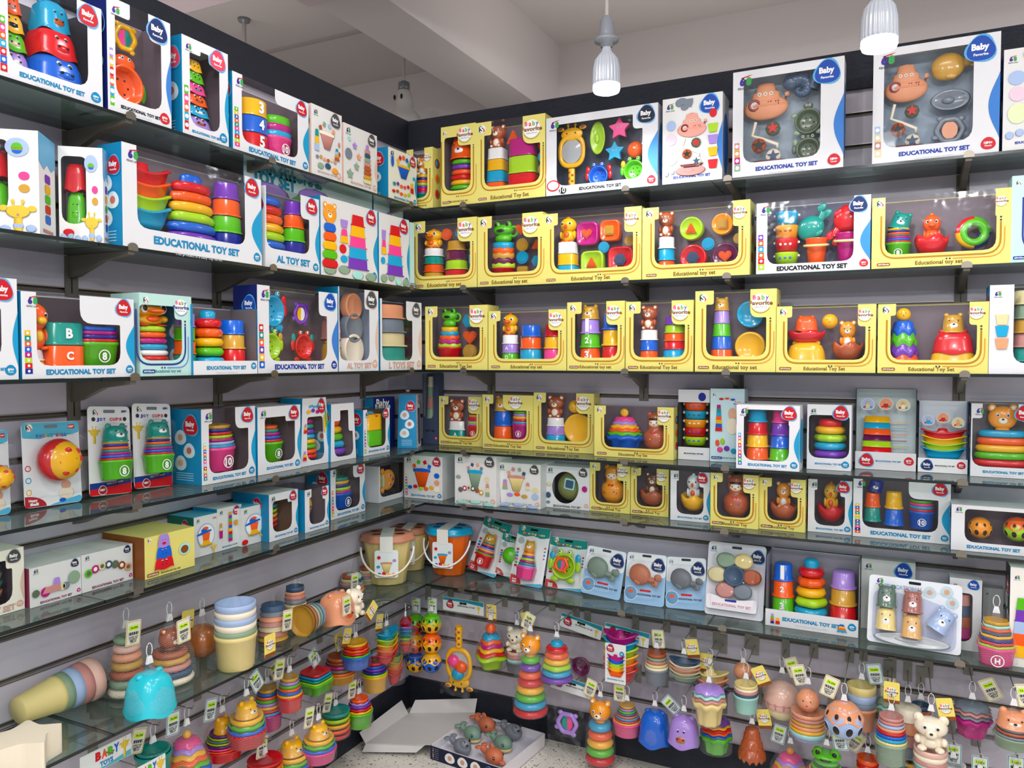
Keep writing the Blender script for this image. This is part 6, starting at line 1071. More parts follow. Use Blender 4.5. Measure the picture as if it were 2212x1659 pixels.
# ---------------------------------------------------------------- loose goods on the lowest shelf
def stand(px, py, wpx, hpx, label, toy, name='bagged_toy', cat='toy set', grp=None, rz=0, bag=None, z=None, ry=0, tags=(), face=None, lie=None, loop=0, toyh=1.0, wall='L', sq=1):
    p = ground(px, py, SH[5] if z is None else z); d = depth_of(p); w = wpx*d/F; h = hpx*d/F*1.03
    lim = SD[5]-.2*w
    if z is None:
        if wall == 'L': p.x = max(w*.48+.004, min(p.x, lim))
        else: p.y = -max(w*.48+.004, min(-p.y, lim))
    root = empty(name, (p.x, p.y, p.z+.0008), (ROT[wall] if face is None else face)+rz); S = Sink(root); o = dict(toy[2]) if len(toy) > 2 else {}
    X = SC(1, sq, 1) if not lie else lie(w, h)
    if toy[0] == 'fig': fig(S, X, w, h*toyh, toy[1][0], **o)
    else: TOY[toy[0]](S, X, w, h*toyh, CL(toy[1]), **o)
    S.flush()
    if bag: netbag(root, h+.03, w*1.04, .006, h*.96, bag, 'h', sq)
    if loop:
        m = MB(); pts = [(.008*sin(t), 0, h+.05+.017*cos(t)) for t in [2*pi*i/16 for i in range(16)]]; tube(m, pts, .0011, mat('pl', '#e8e8e8'), closed=True); m.build('loop', root); m = MB(); prism(m, [(-.005, h+.036), (-.009, h+.018), (.009, h+.018), (.005, h+.036)], -.003, .003, mat('pl', '#eeeeee')); m.build('clip', root)
    for t in tags: hangtag(root, TR(t[1], -w*.5-.01 if len(t) < 5 else t[4], t[2]) @ RY(t[3]), t[0])
    tag(root, label, cat, grp); return root, w, h
FC = -.55+pi/2-.35
def starcup(S, X, w, h, cols):
    b = S.mb('star_cup'); P = rpoly(star_pts(0, 0, w*.52, .58), w*.07, 4); prism(b, P, -h, 0, mat('mt', cols[0]), X @ RX(-pi/2) if 0 else X @ Matrix(((1, 0, 0, 0), (0, 0, 1, 0), (0, -1, 0, 0), (0, 0, 0, 1))))
TOY['starcup'] = starcup
stand(52, 1650, 150, 62, 'cream star-shaped cup in the bottom left corner', ('starcup', 'a'), name='star_cup', cat='toy cup', face=.9)
stand(118, 1545, 78, 165, 'nested pastel bucket cups lying on their side in a net bag, cream one first', ('nest', 'cFIQe', dict(bh=.5, tp=1.22, bw=.72, k='mt')), lie=lambda w, h: TR(-h*.5, 0, w*.58) @ RY(pi/2-.04), name='bagged_cup_set', grp=None)
stand(275, 1498, 78, 125, 'tall pastel ring tower with a barcode tag on top, lowest shelf', ('rings', 'FeSJdFa', dict(tp=.62, k='mt')), bag='net', loop=1, tags=[('w', .0, .19, .1, -.03)])
stand(368, 1470, 98, 112, 'pastel cup stack with two white pompom ears and a barcode tag', ('rings', 'dJQXa', dict(tp=.68, k='mt', wavy=1, top=('bighead', 'd', 'a'), th=.4)), bag='net', loop=1, tags=[('w', .0, .17, -.05, -.05)])
stand(340, 1541, 96, 86, 'turquoise hippo cup in a net bag at the shelf edge', ('dome', '#28c4d4'), bag='net', loop=1)
stand(438, 1420, 72, 75, 'orange-brown ball cup in a clear bag, left of the cream cup stack', ('ball', '#b86a34'), bag='bag', loop=1, tags=[('y', -.03, .14, .1, .02)])
stand(510, 1440, 88, 138, 'stack of cream and blue sand cups with beige handles', ('nest', 'cFaIaI', dict(bh=.52, tp=.96, k='mt')), bag='bag', tags=[('y', .06, .08, 0)])
stand(590, 1378, 58, 72, 'striped pastel cup stack with a yellow base behind a barcode tag', ('tower', 'XASQEQJ', dict(tp=.8, k='mt')), bag='bag', tags=[('w', .01, .09, .1)])
stand(638, 1352, 56, 85, 'tapering octagonal cup tower, teal rim and mustard base', ('nest', 'JdQEAQSX', dict(bh=.3, tp=.72, sq=8, k='mt')), bag='bag', tags=[('y', .04, .12, 0, .03)])
stand(668, 1366, 62, 50, 'white paper sleeve around five lying pastel cups', ('tower', 'IUaSJ', dict(tp=.8, k='mt')), name='sleeved_cup_set', lie=lambda w, h: TR(-h*.5, 0, w*.5) @ RY(pi/2))
stand(727, 1342, 74, 62, 'salmon pig cup in a clear bag with a barcode tag', ('dome', 'SO'), bag='bag', tags=[('w', -.03, .1, 0)])
stand(764, 1330, 46, 58, 'cream ball-shaped cup behind the pig cup, yellow tag lying beside it', ('fig', 'a', dict(kind='bear')), bag='bag', tags=[('y', .06, .03, .9)])
stand(700, 1268, 44, 36, 'small grey-brown nested cup set behind the pig cup', ('nest', 'AQEd', dict(bh=.4, tp=.7, k='mt')), bag='bag', tags=[('w', -.03, .08, .1)])
stand(742, 1270, 46, 34, 'wavy pastel cup stack between two nested sets', ('wavy', 'UXFQS', dict(tp=.7, n=8, amp=.05, k='mt')), bag='bag')
stand(766, 1256, 36, 36, 'small brown-topped nested cups beside the peach bucket', ('nest', 'EAQEd', dict(bh=.3, tp=.7, k='mt')), bag='bag', tags=[('y', .03, .05, 0)])
def bucket(px, py, wpx, hpx, label, lidc, bodyc, k='pl', wall='L', face=None):
    p = ground(px, py, SH[5]); d = depth_of(p); w = wpx*d/F; h = hpx*d/F*1.0; root = empty('toy_bucket', (p.x, p.y, p.z+.001), ROT[wall] if face is None else face); f = scal(4, .05)
    m = MB(); rev(m, [(0, 0), (w*.31, 0), (w*.33, h*.02), (w*.45, h*.84), (w*.46, h*.86), (0, h*.86)], K(bodyc, k), 40, lambda t: 1+.03*cos(12*t), SC(1, .72, 1)); m.build('body', root)
    m = MB(); rev(m, [(w*.46, h*.85), (w*.51, h*.86), (w*.51, h*.91), (w*.48, h*.93), (w*.48, h*.975), (w*.46, h), (0, h)], K(lidc, k), 40, scal(6, .04), SC(1, .78, 1))
    for x, yy in ((-.24, .14), (.22, .16), (-.2, -.14), (.24, -.12)): ell(m, (x*w, yy*w, h), (w*.1, w*.07, .002), mat('ink', '#5a2a1a' if lidc != 'C' else '#0a4a70'), None, 14, 6)
    m.build('lid', root)
    m = MB(); n = 18; tube(m, [(w*.5*cos(t), -w*.12-w*.3*sin(-t), h*.74+h*.5*sin(t)) for t in [-pi*i/n for i in range(n+1)]], w*.02, K('a' if lidc != 'C' else 'W', k), k=8); m.build('handle', root)
    m = MB(); yb = -w*.36; bx(m, -w*.12, w*.12, -w*.4, w*.4, h*1.004, h*1.008, mat('card', '#e4e4dc')); X = TR(0, -w*.395, 0) @ RX(.0)
    poly(m, [(-w*.12, h*.7), (w*.12, h*.7), (w*.12, h*1.008), (-w*.12, h*1.008)], 0, mat('card', '#e4e4dc'), X); X2 = TR(0, -w*.385, h*.7) @ RX(-.0) @ TR(0, 0, -h*.7)
    poly(m, rrect(-w*.22, w*.22, h*.2, h*.74, .01), -.001, mat('card', '#dfe6e4'), X2); m.M = X2 @ TR(0, -.003, 0) @ SC(1, .02, 1); m.card = True; fs = Sink(flat=m); funnel(fs, TR(0, 0, h*.3), w*.24, h*.34, [bodyc, lidc]); blobs(fs, TR(-w*.14, 0, h*.55), w*.08, h*.1, 'R'); blobs(fs, TR(0, 0, h*.22), w*.36, h*.1, 'BRYO'); blobs(fs, TR(w*.15, 0, h*.5), w*.08, h*.08, 'V'); blobs(fs, TR(-w*.15, 0, h*.38), w*.08, h*.08, 'C'); m.M = I4(); m.card = False; m.build('paper_sleeve', root)
    tag(root, label, 'toy bucket', 'lidded toy buckets'); return root
bucket(885, 1228, 92, 92, 'cream bucket with a peach lid, rear one in the corner', 'Q' if 0 else '#c07a5c', 'c', 'mt', face=.35)
bucket(838, 1258, 112, 108, 'cream bucket with a peach lid, front one with raised handle', '#d08a6c', 'c', 'mt', face=.55)
bucket(970, 1238, 104, 102, 'orange bucket with a blue lid and white handle', 'C', '#f06a10', 'pl', face=.2)
r, w, h = stand(2150, 1432, 80, 92, 'hot pink letter H cup set in a net bag on the lowest shelf', ('nest', 'KLRNYXOUJ', dict(bh=.42, tp=.66, sq=6, dec='H')), bag='net', loop=1, wall='R')
# ---------------------------------------------------------------- goods hanging below the lowest shelf
HK = []
def hook(wall, p, s, label):
    a = p.y if wall == 'L' else p.x; z = p.z; r = empty('display_hook', wpt(wall, a, 0, z), ROT[wall]); mm = mat('card', '#8c877e')
    m = MB(); HK.append(1); bx(m, -.012, .012, -.003-.0007*(len(HK) % 8), -.0003, -.035, .03, mm); m.build('wall_plate', r)
    m = MB(); tube(m, [(0, -.002, -.003), (0, -s+.0, -.003), (0, -s-.022, -.001), (0, -s-.026, .008)], .0018, mm); m.build('peg', r); tag(r, label, 'hook', 'display hooks')
def H(wall, px, yt, yb, wpx, label, toy, hk=None, s=.13, **k):
    r = hang(wall, px, yt, yb, wpx, label, toy, s=s, **k)
    p = Vector(r.location); hook(wall, Vector((p.x, p.y, p.z)), s, 'metal hook holding the '+(hk or label)[:70]); return r
W1 = [('w', -.02, .0, .25)]; W2 = [('t', .03, .0, -.5)]; Y1 = [('y', .02, .005, -.2)]; N0 = []
# left wall
H('L', 876, 1302, 1405, 48, 'pink-topped boat stack in a net bag, nearest the corner', ('boats', 'RVCTLOR', dict(cabin='M')), 'pink-topped boats', tags=N0, rz=.5)
H('L', 835, 1322, 1430, 64, 'boat stack with a teal boat on top and a red one lowest', ('boats', 'CLYOR', dict(cabin='C')), 'teal-topped boats', tags=[('y', -.03, .0, .2)], kind='bag')
H('L', 852, 1392, 1475, 46, 'slanting rainbow boat stack behind the yellow cup set', ('boats', 'TLYOR', dict(cabin='T')), 'slanting rainbow boats', tags=N0, loop=0, s=.07)
H('L', 768, 1345, 1440, 64, 'blue cup with a yellow crab ring set on top', ('nest', 'BGRORY', dict(bh=.5, tp=.76, wav=1)), 'blue cup with crab rings', tags=[('y', -.03, -.01, .3)], kind='bag', s=0.15)
H('L', 733, 1375, 1470, 72, 'orange and plum wavy cups in a tan net bag', ('nest', 'JOfMHd', dict(bh=.35, tp=.72)), 'orange and plum wavy cups', tags=[('y', .0, .01, -.2)], nc='#c87a3a', s=0.09)
H('L', 809, 1425, 1490, 56, 'yellow cup set with blue and purple rims', ('nest', 'YLNPBR', dict(bh=.55, tp=.8)), 'yellow cups with purple rims', tags=N0, loop=0, s=.09)
H('L', 680, 1405, 1492, 64, 'lime green cup set behind a slanting 7A-094 tag', ('nest', 'GLTCR', dict(bh=.5, tp=.8, sq=1)), 'lime green cups', tags=[('t', -.01, .0, -.5)], kind='bag', s=.12)
H('L', 625, 1416, 1532, 56, 'red cup set under five nested pastel rims in a net bag', ('nest', 'RYBOGVJ', dict(bh=.45, tp=.66)), 'red cups with pastel rims', tags=[('w', -.03, .0, .2)], s=0.15)
H('L', 577, 1440, 1572, 64, 'magenta cup set with a fan of coloured rims', ('nest', 'MCRYVGOBJ', dict(bh=.4, tp=.6)), 'magenta cups', tags=[('w', .03, .0, -.4)], s=0.08)
H('L', 532, 1464, 1606, 84, 'yellow bear on blue brim over a red castle bucket, upper one', ('nest', 'RBGY', dict(bh=.5, tp=.82, wav=1, top=('smallhead', 'Y', 'W'), th=.34)), 'upper red castle bucket', tags=[('t', .03, .0, -.5)], s=0.17)
H('L', 480, 1500, 1634, 86, 'yellow bear sitting on ringed cups with a red net base', ('nest', 'ROKNLTLN', dict(bh=.42, tp=.62, top=('smallhead', 'Y', 'W'), th=.36)), 'bear on ringed cups', tags=[('t', -.03, .0, .2)], nc='R', s=0.1)
H('L', 403, 1526, 1690, 96, 'rainbow scalloped cups with a yellow ball on top and a blue base', ('wavy', 'KVYOGB', dict(tp=.5, n=6, amp=.07, base=1, bh=.32, top=('ball', 'Y'), th=.16)), 'rainbow scalloped cups on a blue base', tags=[('t', -.035, .0, .1)])
H('L', 330, 1562, 1690, 76, 'dark teal open cup below a barcode tag', ('nest', 'TT', dict(bh=.9, tp=.9)), 'dark teal cup', tags=[('w', -.03, .0, .3)], kind='bag')
H('L', 688, 1520, 1640, 76, 'yellow bear on a pink castle bucket', ('nest', 'KBGY', dict(bh=.5, tp=.82, wav=1, top=('smallhead', 'Y', 'W'), th=.34)), 'pink castle bucket', tags=[('w', -.03, .0, .2)], s=0.19)
H('L', 725, 1492, 1590, 62, 'teal bowl over yellow, orange and red bowls in a net bag', ('plates', 'TLYOR'), 'teal and rainbow bowls', tags=[('w', -.025, .0, .3)], s=0.1)
H('L', 776, 1467, 1567, 58, 'green cup set with purple wavy rims', ('nest', 'GYRPVO', dict(bh=.55, tp=.66, wav=1)), 'green cups with purple rims', tags=[('w', -.025, .005, .2)], kind='bag')
H('L', 630, 1553, 1680, 88, 'yellow bear on blue brim over a red castle bucket, lower one', ('nest', 'RBGY', dict(bh=.5, tp=.82, wav=1, top=('smallhead', 'Y', 'W'), th=.34)), 'lower red castle bucket', tags=N0)
H('L', 572, 1592, 1700, 76, 'rainbow nested bowls behind an upright 7A-094 tag at the bottom edge', ('plates', 'ROYTMR'), 'rainbow bowls at the bottom edge', tags=[('w', .0, .0, .18)])
def hdr(wall, x0, y0, x1, y1, label, txt=E_, s=.1, name='header_card', rot=0, kind='h', toy=None, bag=None, hk=''):
    """long printed header card on a hook, holding a clear bag"""
    p0 = on(wall, x0, y0, s); p1 = on(wall, x1, y1, s); a = (p0+p1)/2; w = (p1-p0).xy.length if wall == 'R' else abs(p1.y-p0.y); h = .052
    root = empty('bagged_toy', a, ROT[wall], 0, rot); m = MB(); ink = lambda c: mat('ink', c)
    prism(m, rrect(-w/2, w/2, -h, 0, .002), -.0006, .0006, mat('card', '#e6e8e6'))
    if kind == 'h':
        poly(m, rpoly([(-w/2+.001, -.012), (0, -h*.2), (w/2-.001, -.018), (w/2-.001, -.001), (-w/2+.001, -.001)], .002), -.001, ink('#1a8a9c')); badge(m, -w*.32, -h*.5, h*.3, 'R'); text(m, txt, w*.08, -h*.52, w*.42, ink('Z'), -.001, None, 2); poly(m, rrect(-.016, .016, -.02, -.012, .003), -.0015, ink('Z'))
        m.M = TR(w*.38, -.001, -h*.92) @ SC(1, .02, 1); m.card = True; giraffe(Sink(flat=m), I4(), h*.3, h*.66); m.M = I4(); m.card = False
    else:
        for i, ch in enumerate('BABY'): text(m, ch, w*(-.16+.12*i), -h*.32, w*.11, ink('ROGB'[i]), -.001, h*.36, 3)
        text(m, 'TOYS', w*.0, -h*.74, w*.26, ink('#3a86c8'), -.001, h*.2, 3); m.M = TR(w*.36, -.001, -h*.92) @ SC(1, .02, 1); m.card = True; giraffe(Sink(flat=m), I4(), h*.5, h*.9); m.M = I4(); m.card = False
        poly(m, [(-w/2+.001, -h+.001), (w/2-.001, -h+.001), (w/2-.001, -h*.7), (0, -h*.9), (-w/2+.001, -h*.86)], -.0008, ink('#5ab4c0'))
    m.build('header_card', root)
    S = Sink(root)
    if toy:
        px, yt2, yb2, wp = toy[0]; q0 = on(wall, px, yt2, s); q1 = on(wall, px, yb2, s); d = depth_of(q0); w2 = wp*d/F; h2 = q0.z-q1.z; off = (q1-a); ox = off.x if wall == 'R' else off.y; o = dict(toy[3]) if len(toy) > 3 else {}
        Xr = RY(-rot) @ TR(ox, -.03, off.z); TOY[toy[1]](S, Xr @ TR(0, 0, h2) @ RX(0) @ (RY(pi) if o.pop('flip', 0) else TR(0, 0, -h2)), w2, h2, toy[2], **o); S.flush()
        if 'sleeve' in label:
            b = MB(RY(-rot) @ TR(ox-.004, -.064, off.z)); poly(b, rrect(-w2*.32, w2*.3, 0, h2*.78, .003), 0, mat('card', '#e6e6e4')); badge(b, -w2*.16, h2*.68, w2*.11); agemark(b, w2*.18, h2*.6, w2*.07, 'C'); text(b, E_, 0, h2*.07, w2*.5, ink('#1583b4'), -.001, None, 2)
            b.M = b.M @ TR(0, -.004, h2*.14) @ SC(1, .03, 1); b.card = True; boats(Sink(flat=b), I4(), w2*.5, h2*.44, 'MBLYO', cabin='M'); b.card = False; b.build('paper_sleeve', root)
        b = MB(); X0 = RY(-rot); bw = max(w2*1.1, w*.7); ww = [(-bw/2+ox, off.z-.01), (bw/2+ox, off.z-.01), (w*.46, -h), (-w*.46, -h)]; poly(b, ww, -.062, mat('bag', 'W'), X0); poly(b, ww, .004, mat('bag', 'W'), X0); b.build('clear_bag', root)
    tag(root, label, 'bagged toy', 'toys in clear bags with header cards'); hook(wall, a+Vector((0, 0, -.014)), s, 'metal hook holding the '+hk)
hdr('L', 172, 1628, 283, 1592, 'cloud-topped BABY TOYS header card, upper of the two at the bottom left', kind='b', s=.16, rot=0, hk='upper BABY TOYS card')
hdr('L', 275, 1660, 357, 1636, 'cloud-topped BABY TOYS header card, lower one cut by the bottom edge', kind='b', s=.2, hk='lower BABY TOYS card')
# right wall, upper row
CG = dict(kind='cage')
for px, lb, c3, hk in ((897, 'lattice rattle balls hanging in a column, red and green on top, nearest the corner', ('RG', 'OY', 'YB'), 'rear lattice balls'), (932, 'lattice rattle balls hanging in a column, yellow and green on top', ('YG', 'YO', 'BY'), 'front lattice balls')):
    p = on('R', px, 1300, .1); w = 44*depth_of(p)/F
    H('R', px, 1292, 1452, 44, lb, ('ball', c3[2], CG), hk, s=.1 if px < 900 else .15, kind=None, tags=[('t', .0, .0, 0)], extra=[('ball', c3[1], (0, 0, w*.94, w, w), CG), ('ball', c3[0], (0, 0, w*1.9, w, w), CG)])
hdr('R', 957, 1288, 1045, 1302, 'bagged giraffe scoop net under a white and teal header card', toy=((1000, 1345, 1485, 66), 'gnetfull', 'Y', dict(flip=1)), hk='giraffe scoop net')
H('R', 1060, 1310, 1440, 68, 'orange fish on a flared rainbow cup stack with a lime base', ('wavy', 'COMYRL', dict(tp=.5, n=4, amp=.08, base=1, bh=.32, top=('ball', 'O'), th=.24)), 'orange fish cups', tags=[('y', .0, .005, 0)], kind='bag', s=.12)
H('R', 1117, 1321, 1447, 48, 'cream bear sitting on grey-green nested cups', ('nest', 'AUQe', dict(bh=.5, tp=.95, top=('bear', 'a', 'a'), th=.5)), 'cream bear cups', tags=[('y', .03, .0, -.3)], kind='bag', s=0.08)
H('R', 1146, 1333, 1540, 76, 'long tiger ring stacker ending in a red octagonal base', ('rings', 'GPORYGCR', dict(tp=.5, top=('bighead', 'b', 'W'), th=.26)), 'tiger ring stacker', tags=[('w', -.0, .01, .4)], kind='net', s=0.2)
H('R', 1203, 1345, 1468, 70, 'cone of rainbow rings with a blue knob and purple foot', ('rings', 'ROYLCP', dict(tp=.62, wavy=1, top=('knob', 'C'), th=.12)), 'rainbow ring cone', tags=N0, s=.19)
hdr('R', 1213, 1326, 1303, 1350, 'bagged purple and orange nested fan under a tilted header card', rot=.18, toy=((1262, 1402, 1458, 62), 'crab', 'DO', dict(kind='none')), hk='purple fan set', s=0.06)
hdr('R', 1308, 1347, 1404, 1366, 'bagged rainbow boat tower with a white printed sleeve', rot=.1, toy=((1345, 1355, 1462, 74), 'boats', 'MCLYOR', dict(cabin='M')), hk='boat tower with sleeve')
hdr('R', 1192, 1458, 1282, 1478, 'bagged purple fish ring with a pink and teal mirror', rot=.1, s=.11, toy=((1232, 1520, 1590, 66), 'rattle', 'VTK'), hk='purple fish ring')
H('R', 1419, 1368, 1475, 52, 'grey cup set with a brown top cup', ('nest', 'AacQFd', dict(bh=.5, tp=.76, k='mt')), 'grey cups with brown top', tags=[('w', .0, .01, -.1)])
H('R', 1478, 1380, 1470, 64, 'pastel boat stack with a dark grey boat on top', ('boats', 'XaSEF', dict(cabin='X', k='mt')), 'pastel boats', tags=[('y', .02, .0, -.2)])
H('R', 1535, 1402, 1516, 72, 'cream animal basket boats in a net bag behind a yellow tag', ('boats', 'cSAX', dict(cabin='c', k='mt')), 'cream basket boats', tags=[('y', -.015, -.02, 0, 0)], s=0.1, kind='bag')
H('R', 1532, 1440, 1562, 72, 'pale green crown-rimmed cup with lilac and pink rings', ('wavy', 'VUQc', dict(tp=.85, n=8, amp=.05, base=1, bh=.6)), 'crown-rimmed cup', tags=N0, s=0.23, kind='bag', clipc='W')
H('R', 1612, 1432, 1536, 52, 'mint cup set with a cream inner rim', ('nest', 'UXQac', dict(bh=.6, tp=.92, k='mt')), 'mint cups', tags=[('y', .03, -.01, -.5)], s=.18, kind='bag')
H('R', 1606, 1400, 1470, 40, 'tan scoop in a clear bag behind the mint cup set', ('ball', 'S'), 'tan scoop', tags=N0, s=.1, kind='bag')
H('R', 1690, 1420, 1548, 78, 'egg-shaped cup with white and rose zigzag shells', ('ball', 'eQE', dict(kind='egg')), 'zigzag egg cup', tags=[('w', .02, .0, -.4)], s=0.09, kind='bag')
H('R', 1746, 1442, 1592, 76, 'orange fish over cream and yellow nested rims', ('nest', 'IUYSJQS', dict(bh=.2, tp=.9, top=('ball', 'S'), th=.45)), 'orange fish cup set', tags=[('w', -.035, -.0, -.3)], s=0.19, kind='bag')
H('R', 1824, 1476, 1594, 80, 'pastel cage ball in blue, orange and cream', ('ball', 'IS', CG), 'pastel cage ball', tags=[('w', -.03, .01, .3)], s=0.28, kind='bag')
H('R', 1862, 1432, 1572, 60, 'cream measuring cup set hanging behind the cage ball', ('nest', 'SAIc', dict(bh=.5, tp=.96, k='mt')), 'cream measuring cups', tags=[('t', .03, .0, -.2)], s=.12, kind='bag')
H('R', 1926, 1497, 1645, 66, 'pale green bucket cups with pink, red and blue rims', ('nest', 'FcCBRSIQQ', dict(bh=.45, tp=.72)), 'pale green bucket cups', tags=[('y', .0, .03, 0, 0)], s=.22, kind='net')
H('R', 1962, 1480, 1628, 56, 'grey and cream cup tower hanging behind the pale green cups', ('tower', 'aSQA', dict(tp=.9, k='mt')), 'grey and cream cup tower', tags=N0, s=0.13, kind='bag')
H('R', 2012, 1498, 1668, 68, 'cream bear hugging its knees on mint nested cups', ('nest', 'UQae', dict(bh=.4, tp=.96, top=('bear', 'a', 'a'), th=.55)), 'cream bear on mint cups', tags=[('y', .03, -.01, -.2)], s=.22, kind='bag')
H('R', 1990, 1475, 1585, 52, 'pastel striped cup stack behind the cream bear', ('nest', 'FEYdX', dict(bh=.5, tp=.7, k='mt')), 'pastel striped cups', tags=N0, s=0.06, kind='bag')
H('R', 2101, 1472, 1588, 76, 'pale green cup under grey and plum leaf rings', ('wavy', 'AQAM', dict(tp=.85, n=9, amp=.06, base=1, bh=.55, k='mt')), 'leaf-ringed green cup', tags=[('w', .03, .01, -.5)], s=.15, kind='bag')
H('R', 2191, 1484, 1612, 76, 'tan bear-lidded cup set with brown rims over a khaki cup', ('nest', 'FAdA', dict(bh=.55, tp=.8, top=('head', 'S', 'a'), th=.4)), 'tan bear-lidded cups', tags=[('w', .02, .01, -.2)], s=0.24, kind='bag')
H('R', 1918, 1465, 1560, 52, 'green leaf-shaped cups hanging behind a yellow tag', ('wavy', 'FUFf', dict(tp=.8, n=7, amp=.07, base=1, k='mt')), 'green leaf cups', tags=[('w', .0, .0, .0)], s=.08, kind='bag')
# right wall, lower row
H('R', 1297, 1474, 1645, 64, 'yellow bear head on five thick rings with a red base', ('rings', 'COYGR', dict(tp=.76, top=('bighead', 'b'), th=.34)), 'yellow bear ring stacker', tags=[('w', -.03, .0, .3)])
H('R', 1355, 1482, 1584, 62, 'pink cup set with a pastel rim spiral', ('nest', 'KYRCOXGVJ', dict(bh=.45, tp=.5)), 'pink cups with pastel rims', tags=[('w', -.03, .0, .0)])
H('R', 1415, 1493, 1602, 66, 'bright blue hippo cup in a net bag', ('dome', 'B'), 'bright blue hippo cup', tags=[('t', .03, -.02, -.9)])
H('R', 1478, 1503, 1604, 64, 'lilac hippo cup with a brown muzzle', ('dome', 'Vd'), 'lilac hippo cup', tags=N0, s=0.2)
H('R', 1547, 1552, 1622, 68, 'green cup with a stack of rainbow rings on top', ('wavy', 'PYROBG', dict(tp=.82, n=8, amp=.04, base=1, bh=.5)), 'green cup with rainbow rings', tags=N0, loop=0)
H('R', 1625, 1530, 1632, 58, 'orange-brown shell cup in an orange net', ('wavy', 'ddd', dict(tp=.4, n=12, amp=.03)), 'orange-brown shell cup', tags=[('y', .03, .0, -.2)], nc='#d8702c')
H('R', 1708, 1572, 1690, 86, 'rainbow star cups with a golden ball, blue brim lowest', ('wavy', 'KVYOGB', dict(tp=.45, n=6, amp=.07, base=1, bh=.2, top=('ball', 'b'), th=.2)), 'rainbow star cups', tags=[('t', -.03, .0, .2)], s=0.1)
H('R', 1786, 1574, 1695, 86, 'green frog sitting on yellow, pink and blue brims', ('nest', 'BKYG', dict(bh=.5, tp=.7, wav=1, top=('frogs', 'G', 'a'), th=.42)), 'green frog cups', tags=[('t', .03, .0, -.2)], s=0.2)
H('R', 1875, 1590, 1700, 48, 'orange-rimmed nested cups at the bottom edge', ('nest', 'BNYRO', dict(bh=.4, tp=.9)), 'orange-rimmed cups', tags=[('w', -.02, .0, .5)])
H('R', 1968, 1595, 1700, 50, 'teal-rimmed nested cups at the bottom edge', ('nest', 'OPBCJ', dict(bh=.4, tp=.8)), 'teal-rimmed cups', tags=N0)
for px, lb in ((2060, 'small carded bear set at the bottom edge, left one'), (2118, 'small carded bear set at the bottom edge, right one'), (2196, 'small carded set cut by the bottom right corner')):
    H('R', px, 1628 if px != 2060 else 1600, 1712, 60, lb, ('head' if 0 else 'nest', 'WTW', dict(bh=.4, tp=.8)), lb, tags=[('t', .0, -.01, 0)], kind='bag')
# ---------------------------------------------------------------- open box of bath whales on the floor
zt = .05; A, B_, C_, D_ = (ground(x, y, zt) for x, y in ((930, 1610), (1083, 1660), (1148, 1577), (1004, 1533)))
o = (A+D_)/2; ex = (B_-A); ex.z = 0; Lx = (ex.length+(C_-D_).xy.length)/2; ex.normalize(); ey = Vector((-ex.y, ex.x, 0)); Ly = ((D_-A).dot(ey)+(C_-B_).dot(ey))/2
root = empty('open_display_box', (A.x, A.y, .0005), math.atan2(ex.y, ex.x)); wc = mat('card', '#e6e2e4'); nv = mat('card', '#131a38')
m = MB(); t = .004
bx(m, 0, Lx, 0, Ly, 0, .003, wc); bx(m, 0, t, 0, Ly, 0, zt, wc); bx(m, Lx-t, Lx, 0, Ly, 0, zt, wc); bx(m, 0, Lx, Ly-t, Ly, 0, zt, wc); bx(m, 0, Lx, 0, t, 0, zt, wc); poly(m, [(0, 0), (Lx, 0), (Lx, zt), (0, zt)], -.0006, nv)
for i in range(3): poly(m, egg(Lx*(.28+.18*i), zt*.5, zt*.36, 1.2), -.0012, mat('ink', 'W')); poly(m, circ(Lx*(.28+.18*i), zt*.5, zt*.18), -.0016, mat('ink', '#d8a080'))
for i in range(6): poly(m, circ(Lx*.04, zt*(.14+.14*i), zt*.045, n=8), -.0012, mat('ink', 'QWWQWQ'[i])); poly(m, [(Lx*.06, zt*(.12+.14*i)), (Lx*.12, zt*(.12+.14*i)), (Lx*.12, zt*(.16+.14*i)), (Lx*.06, zt*(.16+.14*i))], -.0012, mat('ink', 'A'))
badge(m, Lx*.82, zt*.45, zt*.34, 'N', y=-.0012); bx(m, t, Lx-t, t, Ly-t, .003, .02, mat('card', '#dcdce8')); m.build('tray', root)
m = MB(); g = mat('card', '#cfccc8')
q0 = ground(790, 1607, .03); q1 = ground(884, 1541, .03)
def loc(p): v = p-root.location; return Vector((v.dot(ex), v.dot(ey), p.z))
a0, a1 = loc(q0), loc(q1); h0 = Vector((0, 0, zt)); h1 = Vector((0, Ly, zt)); a0.z = a1.z = .03
def sheet(*pts): 
    n = len(pts); c = [Vector(p) for p in pts]; nr = (c[1]-c[0]).cross(c[2]-c[0]).normalized()*.0015; m.add([tuple(p) for p in c]+[tuple(p+nr) for p in c], [tuple(range(n)), tuple(range(2*n-1, n-1, -1))]+[(i, (i+1) % n, (i+1) % n+n, i+n) for i in range(n)], g, False)
sheet(h0, h1, a1, a0); U = Vector((0, 0, .05)); V = (h1-h0).normalized()
sheet(h1+Vector((-.01, 0, 0)), a1, a1+U+Vector((.015, .02, 0)), h1+U+Vector((-.012, .02, 0))); sheet(a1+V*-.005, a0, a0+Vector((-.03, 0, .035)), a1+Vector((-.03, -.01, .05))); sheet(a0, h0+Vector((-.02, 0, -.002)), h0+Vector((-.05, -.02, -.032)), a0+Vector((0, -.02, -.022)))
m.build('lid', root); tag(root, 'open white and navy display box on the terrazzo floor, lid folded back', 'display box')
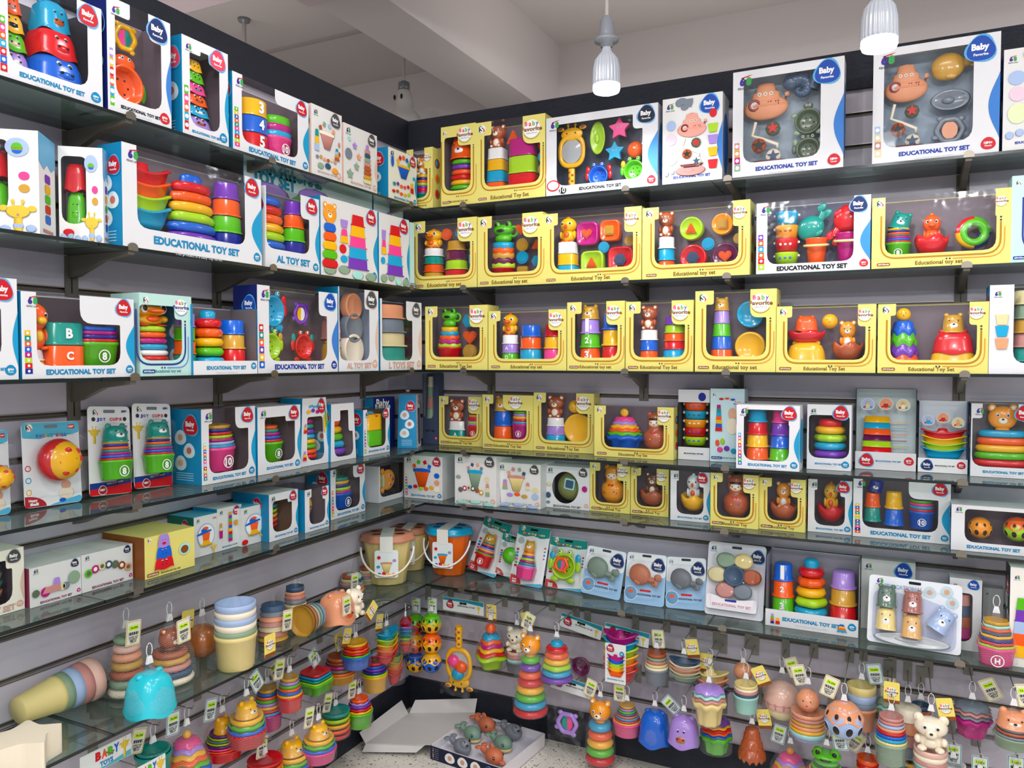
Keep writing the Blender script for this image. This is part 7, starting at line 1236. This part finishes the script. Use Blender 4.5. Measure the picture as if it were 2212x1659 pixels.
for x, y, c, c2, lb, k in ((1043, 1572, '#d0714a', '#d0714a', 'orange dolphin bath toy at the back of the floor box', 'dolphin'), (1012, 1592, '#7a9a86', 'c', 'green whale bath toy at the left of the floor box', 'whale'), (1100, 1588, '#80868f', '#80868f', 'grey seal bath toy at the right of the floor box', 'seal'), (990, 1620, '#80868f', '#80868f', 'grey seal bath toy at the front left of the floor box', 'seal'), (1078, 1612, '#7a9a86', 'c', 'green whale bath toy at the right of the floor box', 'whale'), (1058, 1640, '#d0714a', '#d0714a', 'orange dolphin bath toy at the front of the floor box', 'dolphin')):
    p = ground(x, y, .03); r = empty('bath_'+k, (p.x, p.y, .0208), math.atan2(ex.y, ex.x)-.25); r.scale = (1.05,)*3; w = .115
    m = MB(); cc = mat('mt', c); X = TR(.01, 0, .028)
    ell(m, (.012, 0, 0), (.036, .027, .027), cc, X, 20, 12); tube(m, [(-.015, 0, .0), (-.035, 0, .002), (-.045, 0, .008)], .011, cc, X, 10)
    if k == 'dolphin': ell(m, (.05, 0, -.01), (.016, .01, .008), cc, X); ell(m, (.005, 0, .027), (.012, .004, .012), cc, X @ RY(-.3))
    if k == 'seal': ell(m, (.03, -.004, .016), (.019, .017, .017), cc, X); ell(m, (.044, -.008, .018), (.006, .006, .005), mat('pl', 'Z'), X)
    if k == 'whale': ell(m, (.014, 0, -.013), (.033, .025, .015), mat('mt', c2), X)
    m.build('body', r); m = MB()
    for s in (-1, 1): ell(m, (-.052, s*.014, .012), (.012, .013, .005), cc, X)
    m.build('tail', r); m = MB()
    for s in (-1, 1): ell(m, (.032 if k != 'seal' else .036, s*(.0215 if k != 'seal' else .012), .006 if k != 'seal' else .026), (.005, .0035, .006), mat('pl', 'Z'), X, 8, 6); ell(m, (.034 if k != 'seal' else .037, s*(.0238 if k != 'seal' else .0145), .008 if k != 'seal' else .028), (.0015, .0015, .002), mat('pl', 'W'), X, 6, 4)
    m.build('eyes', r); tag(r, lb, 'bath toy', 'bath animals in the floor box')
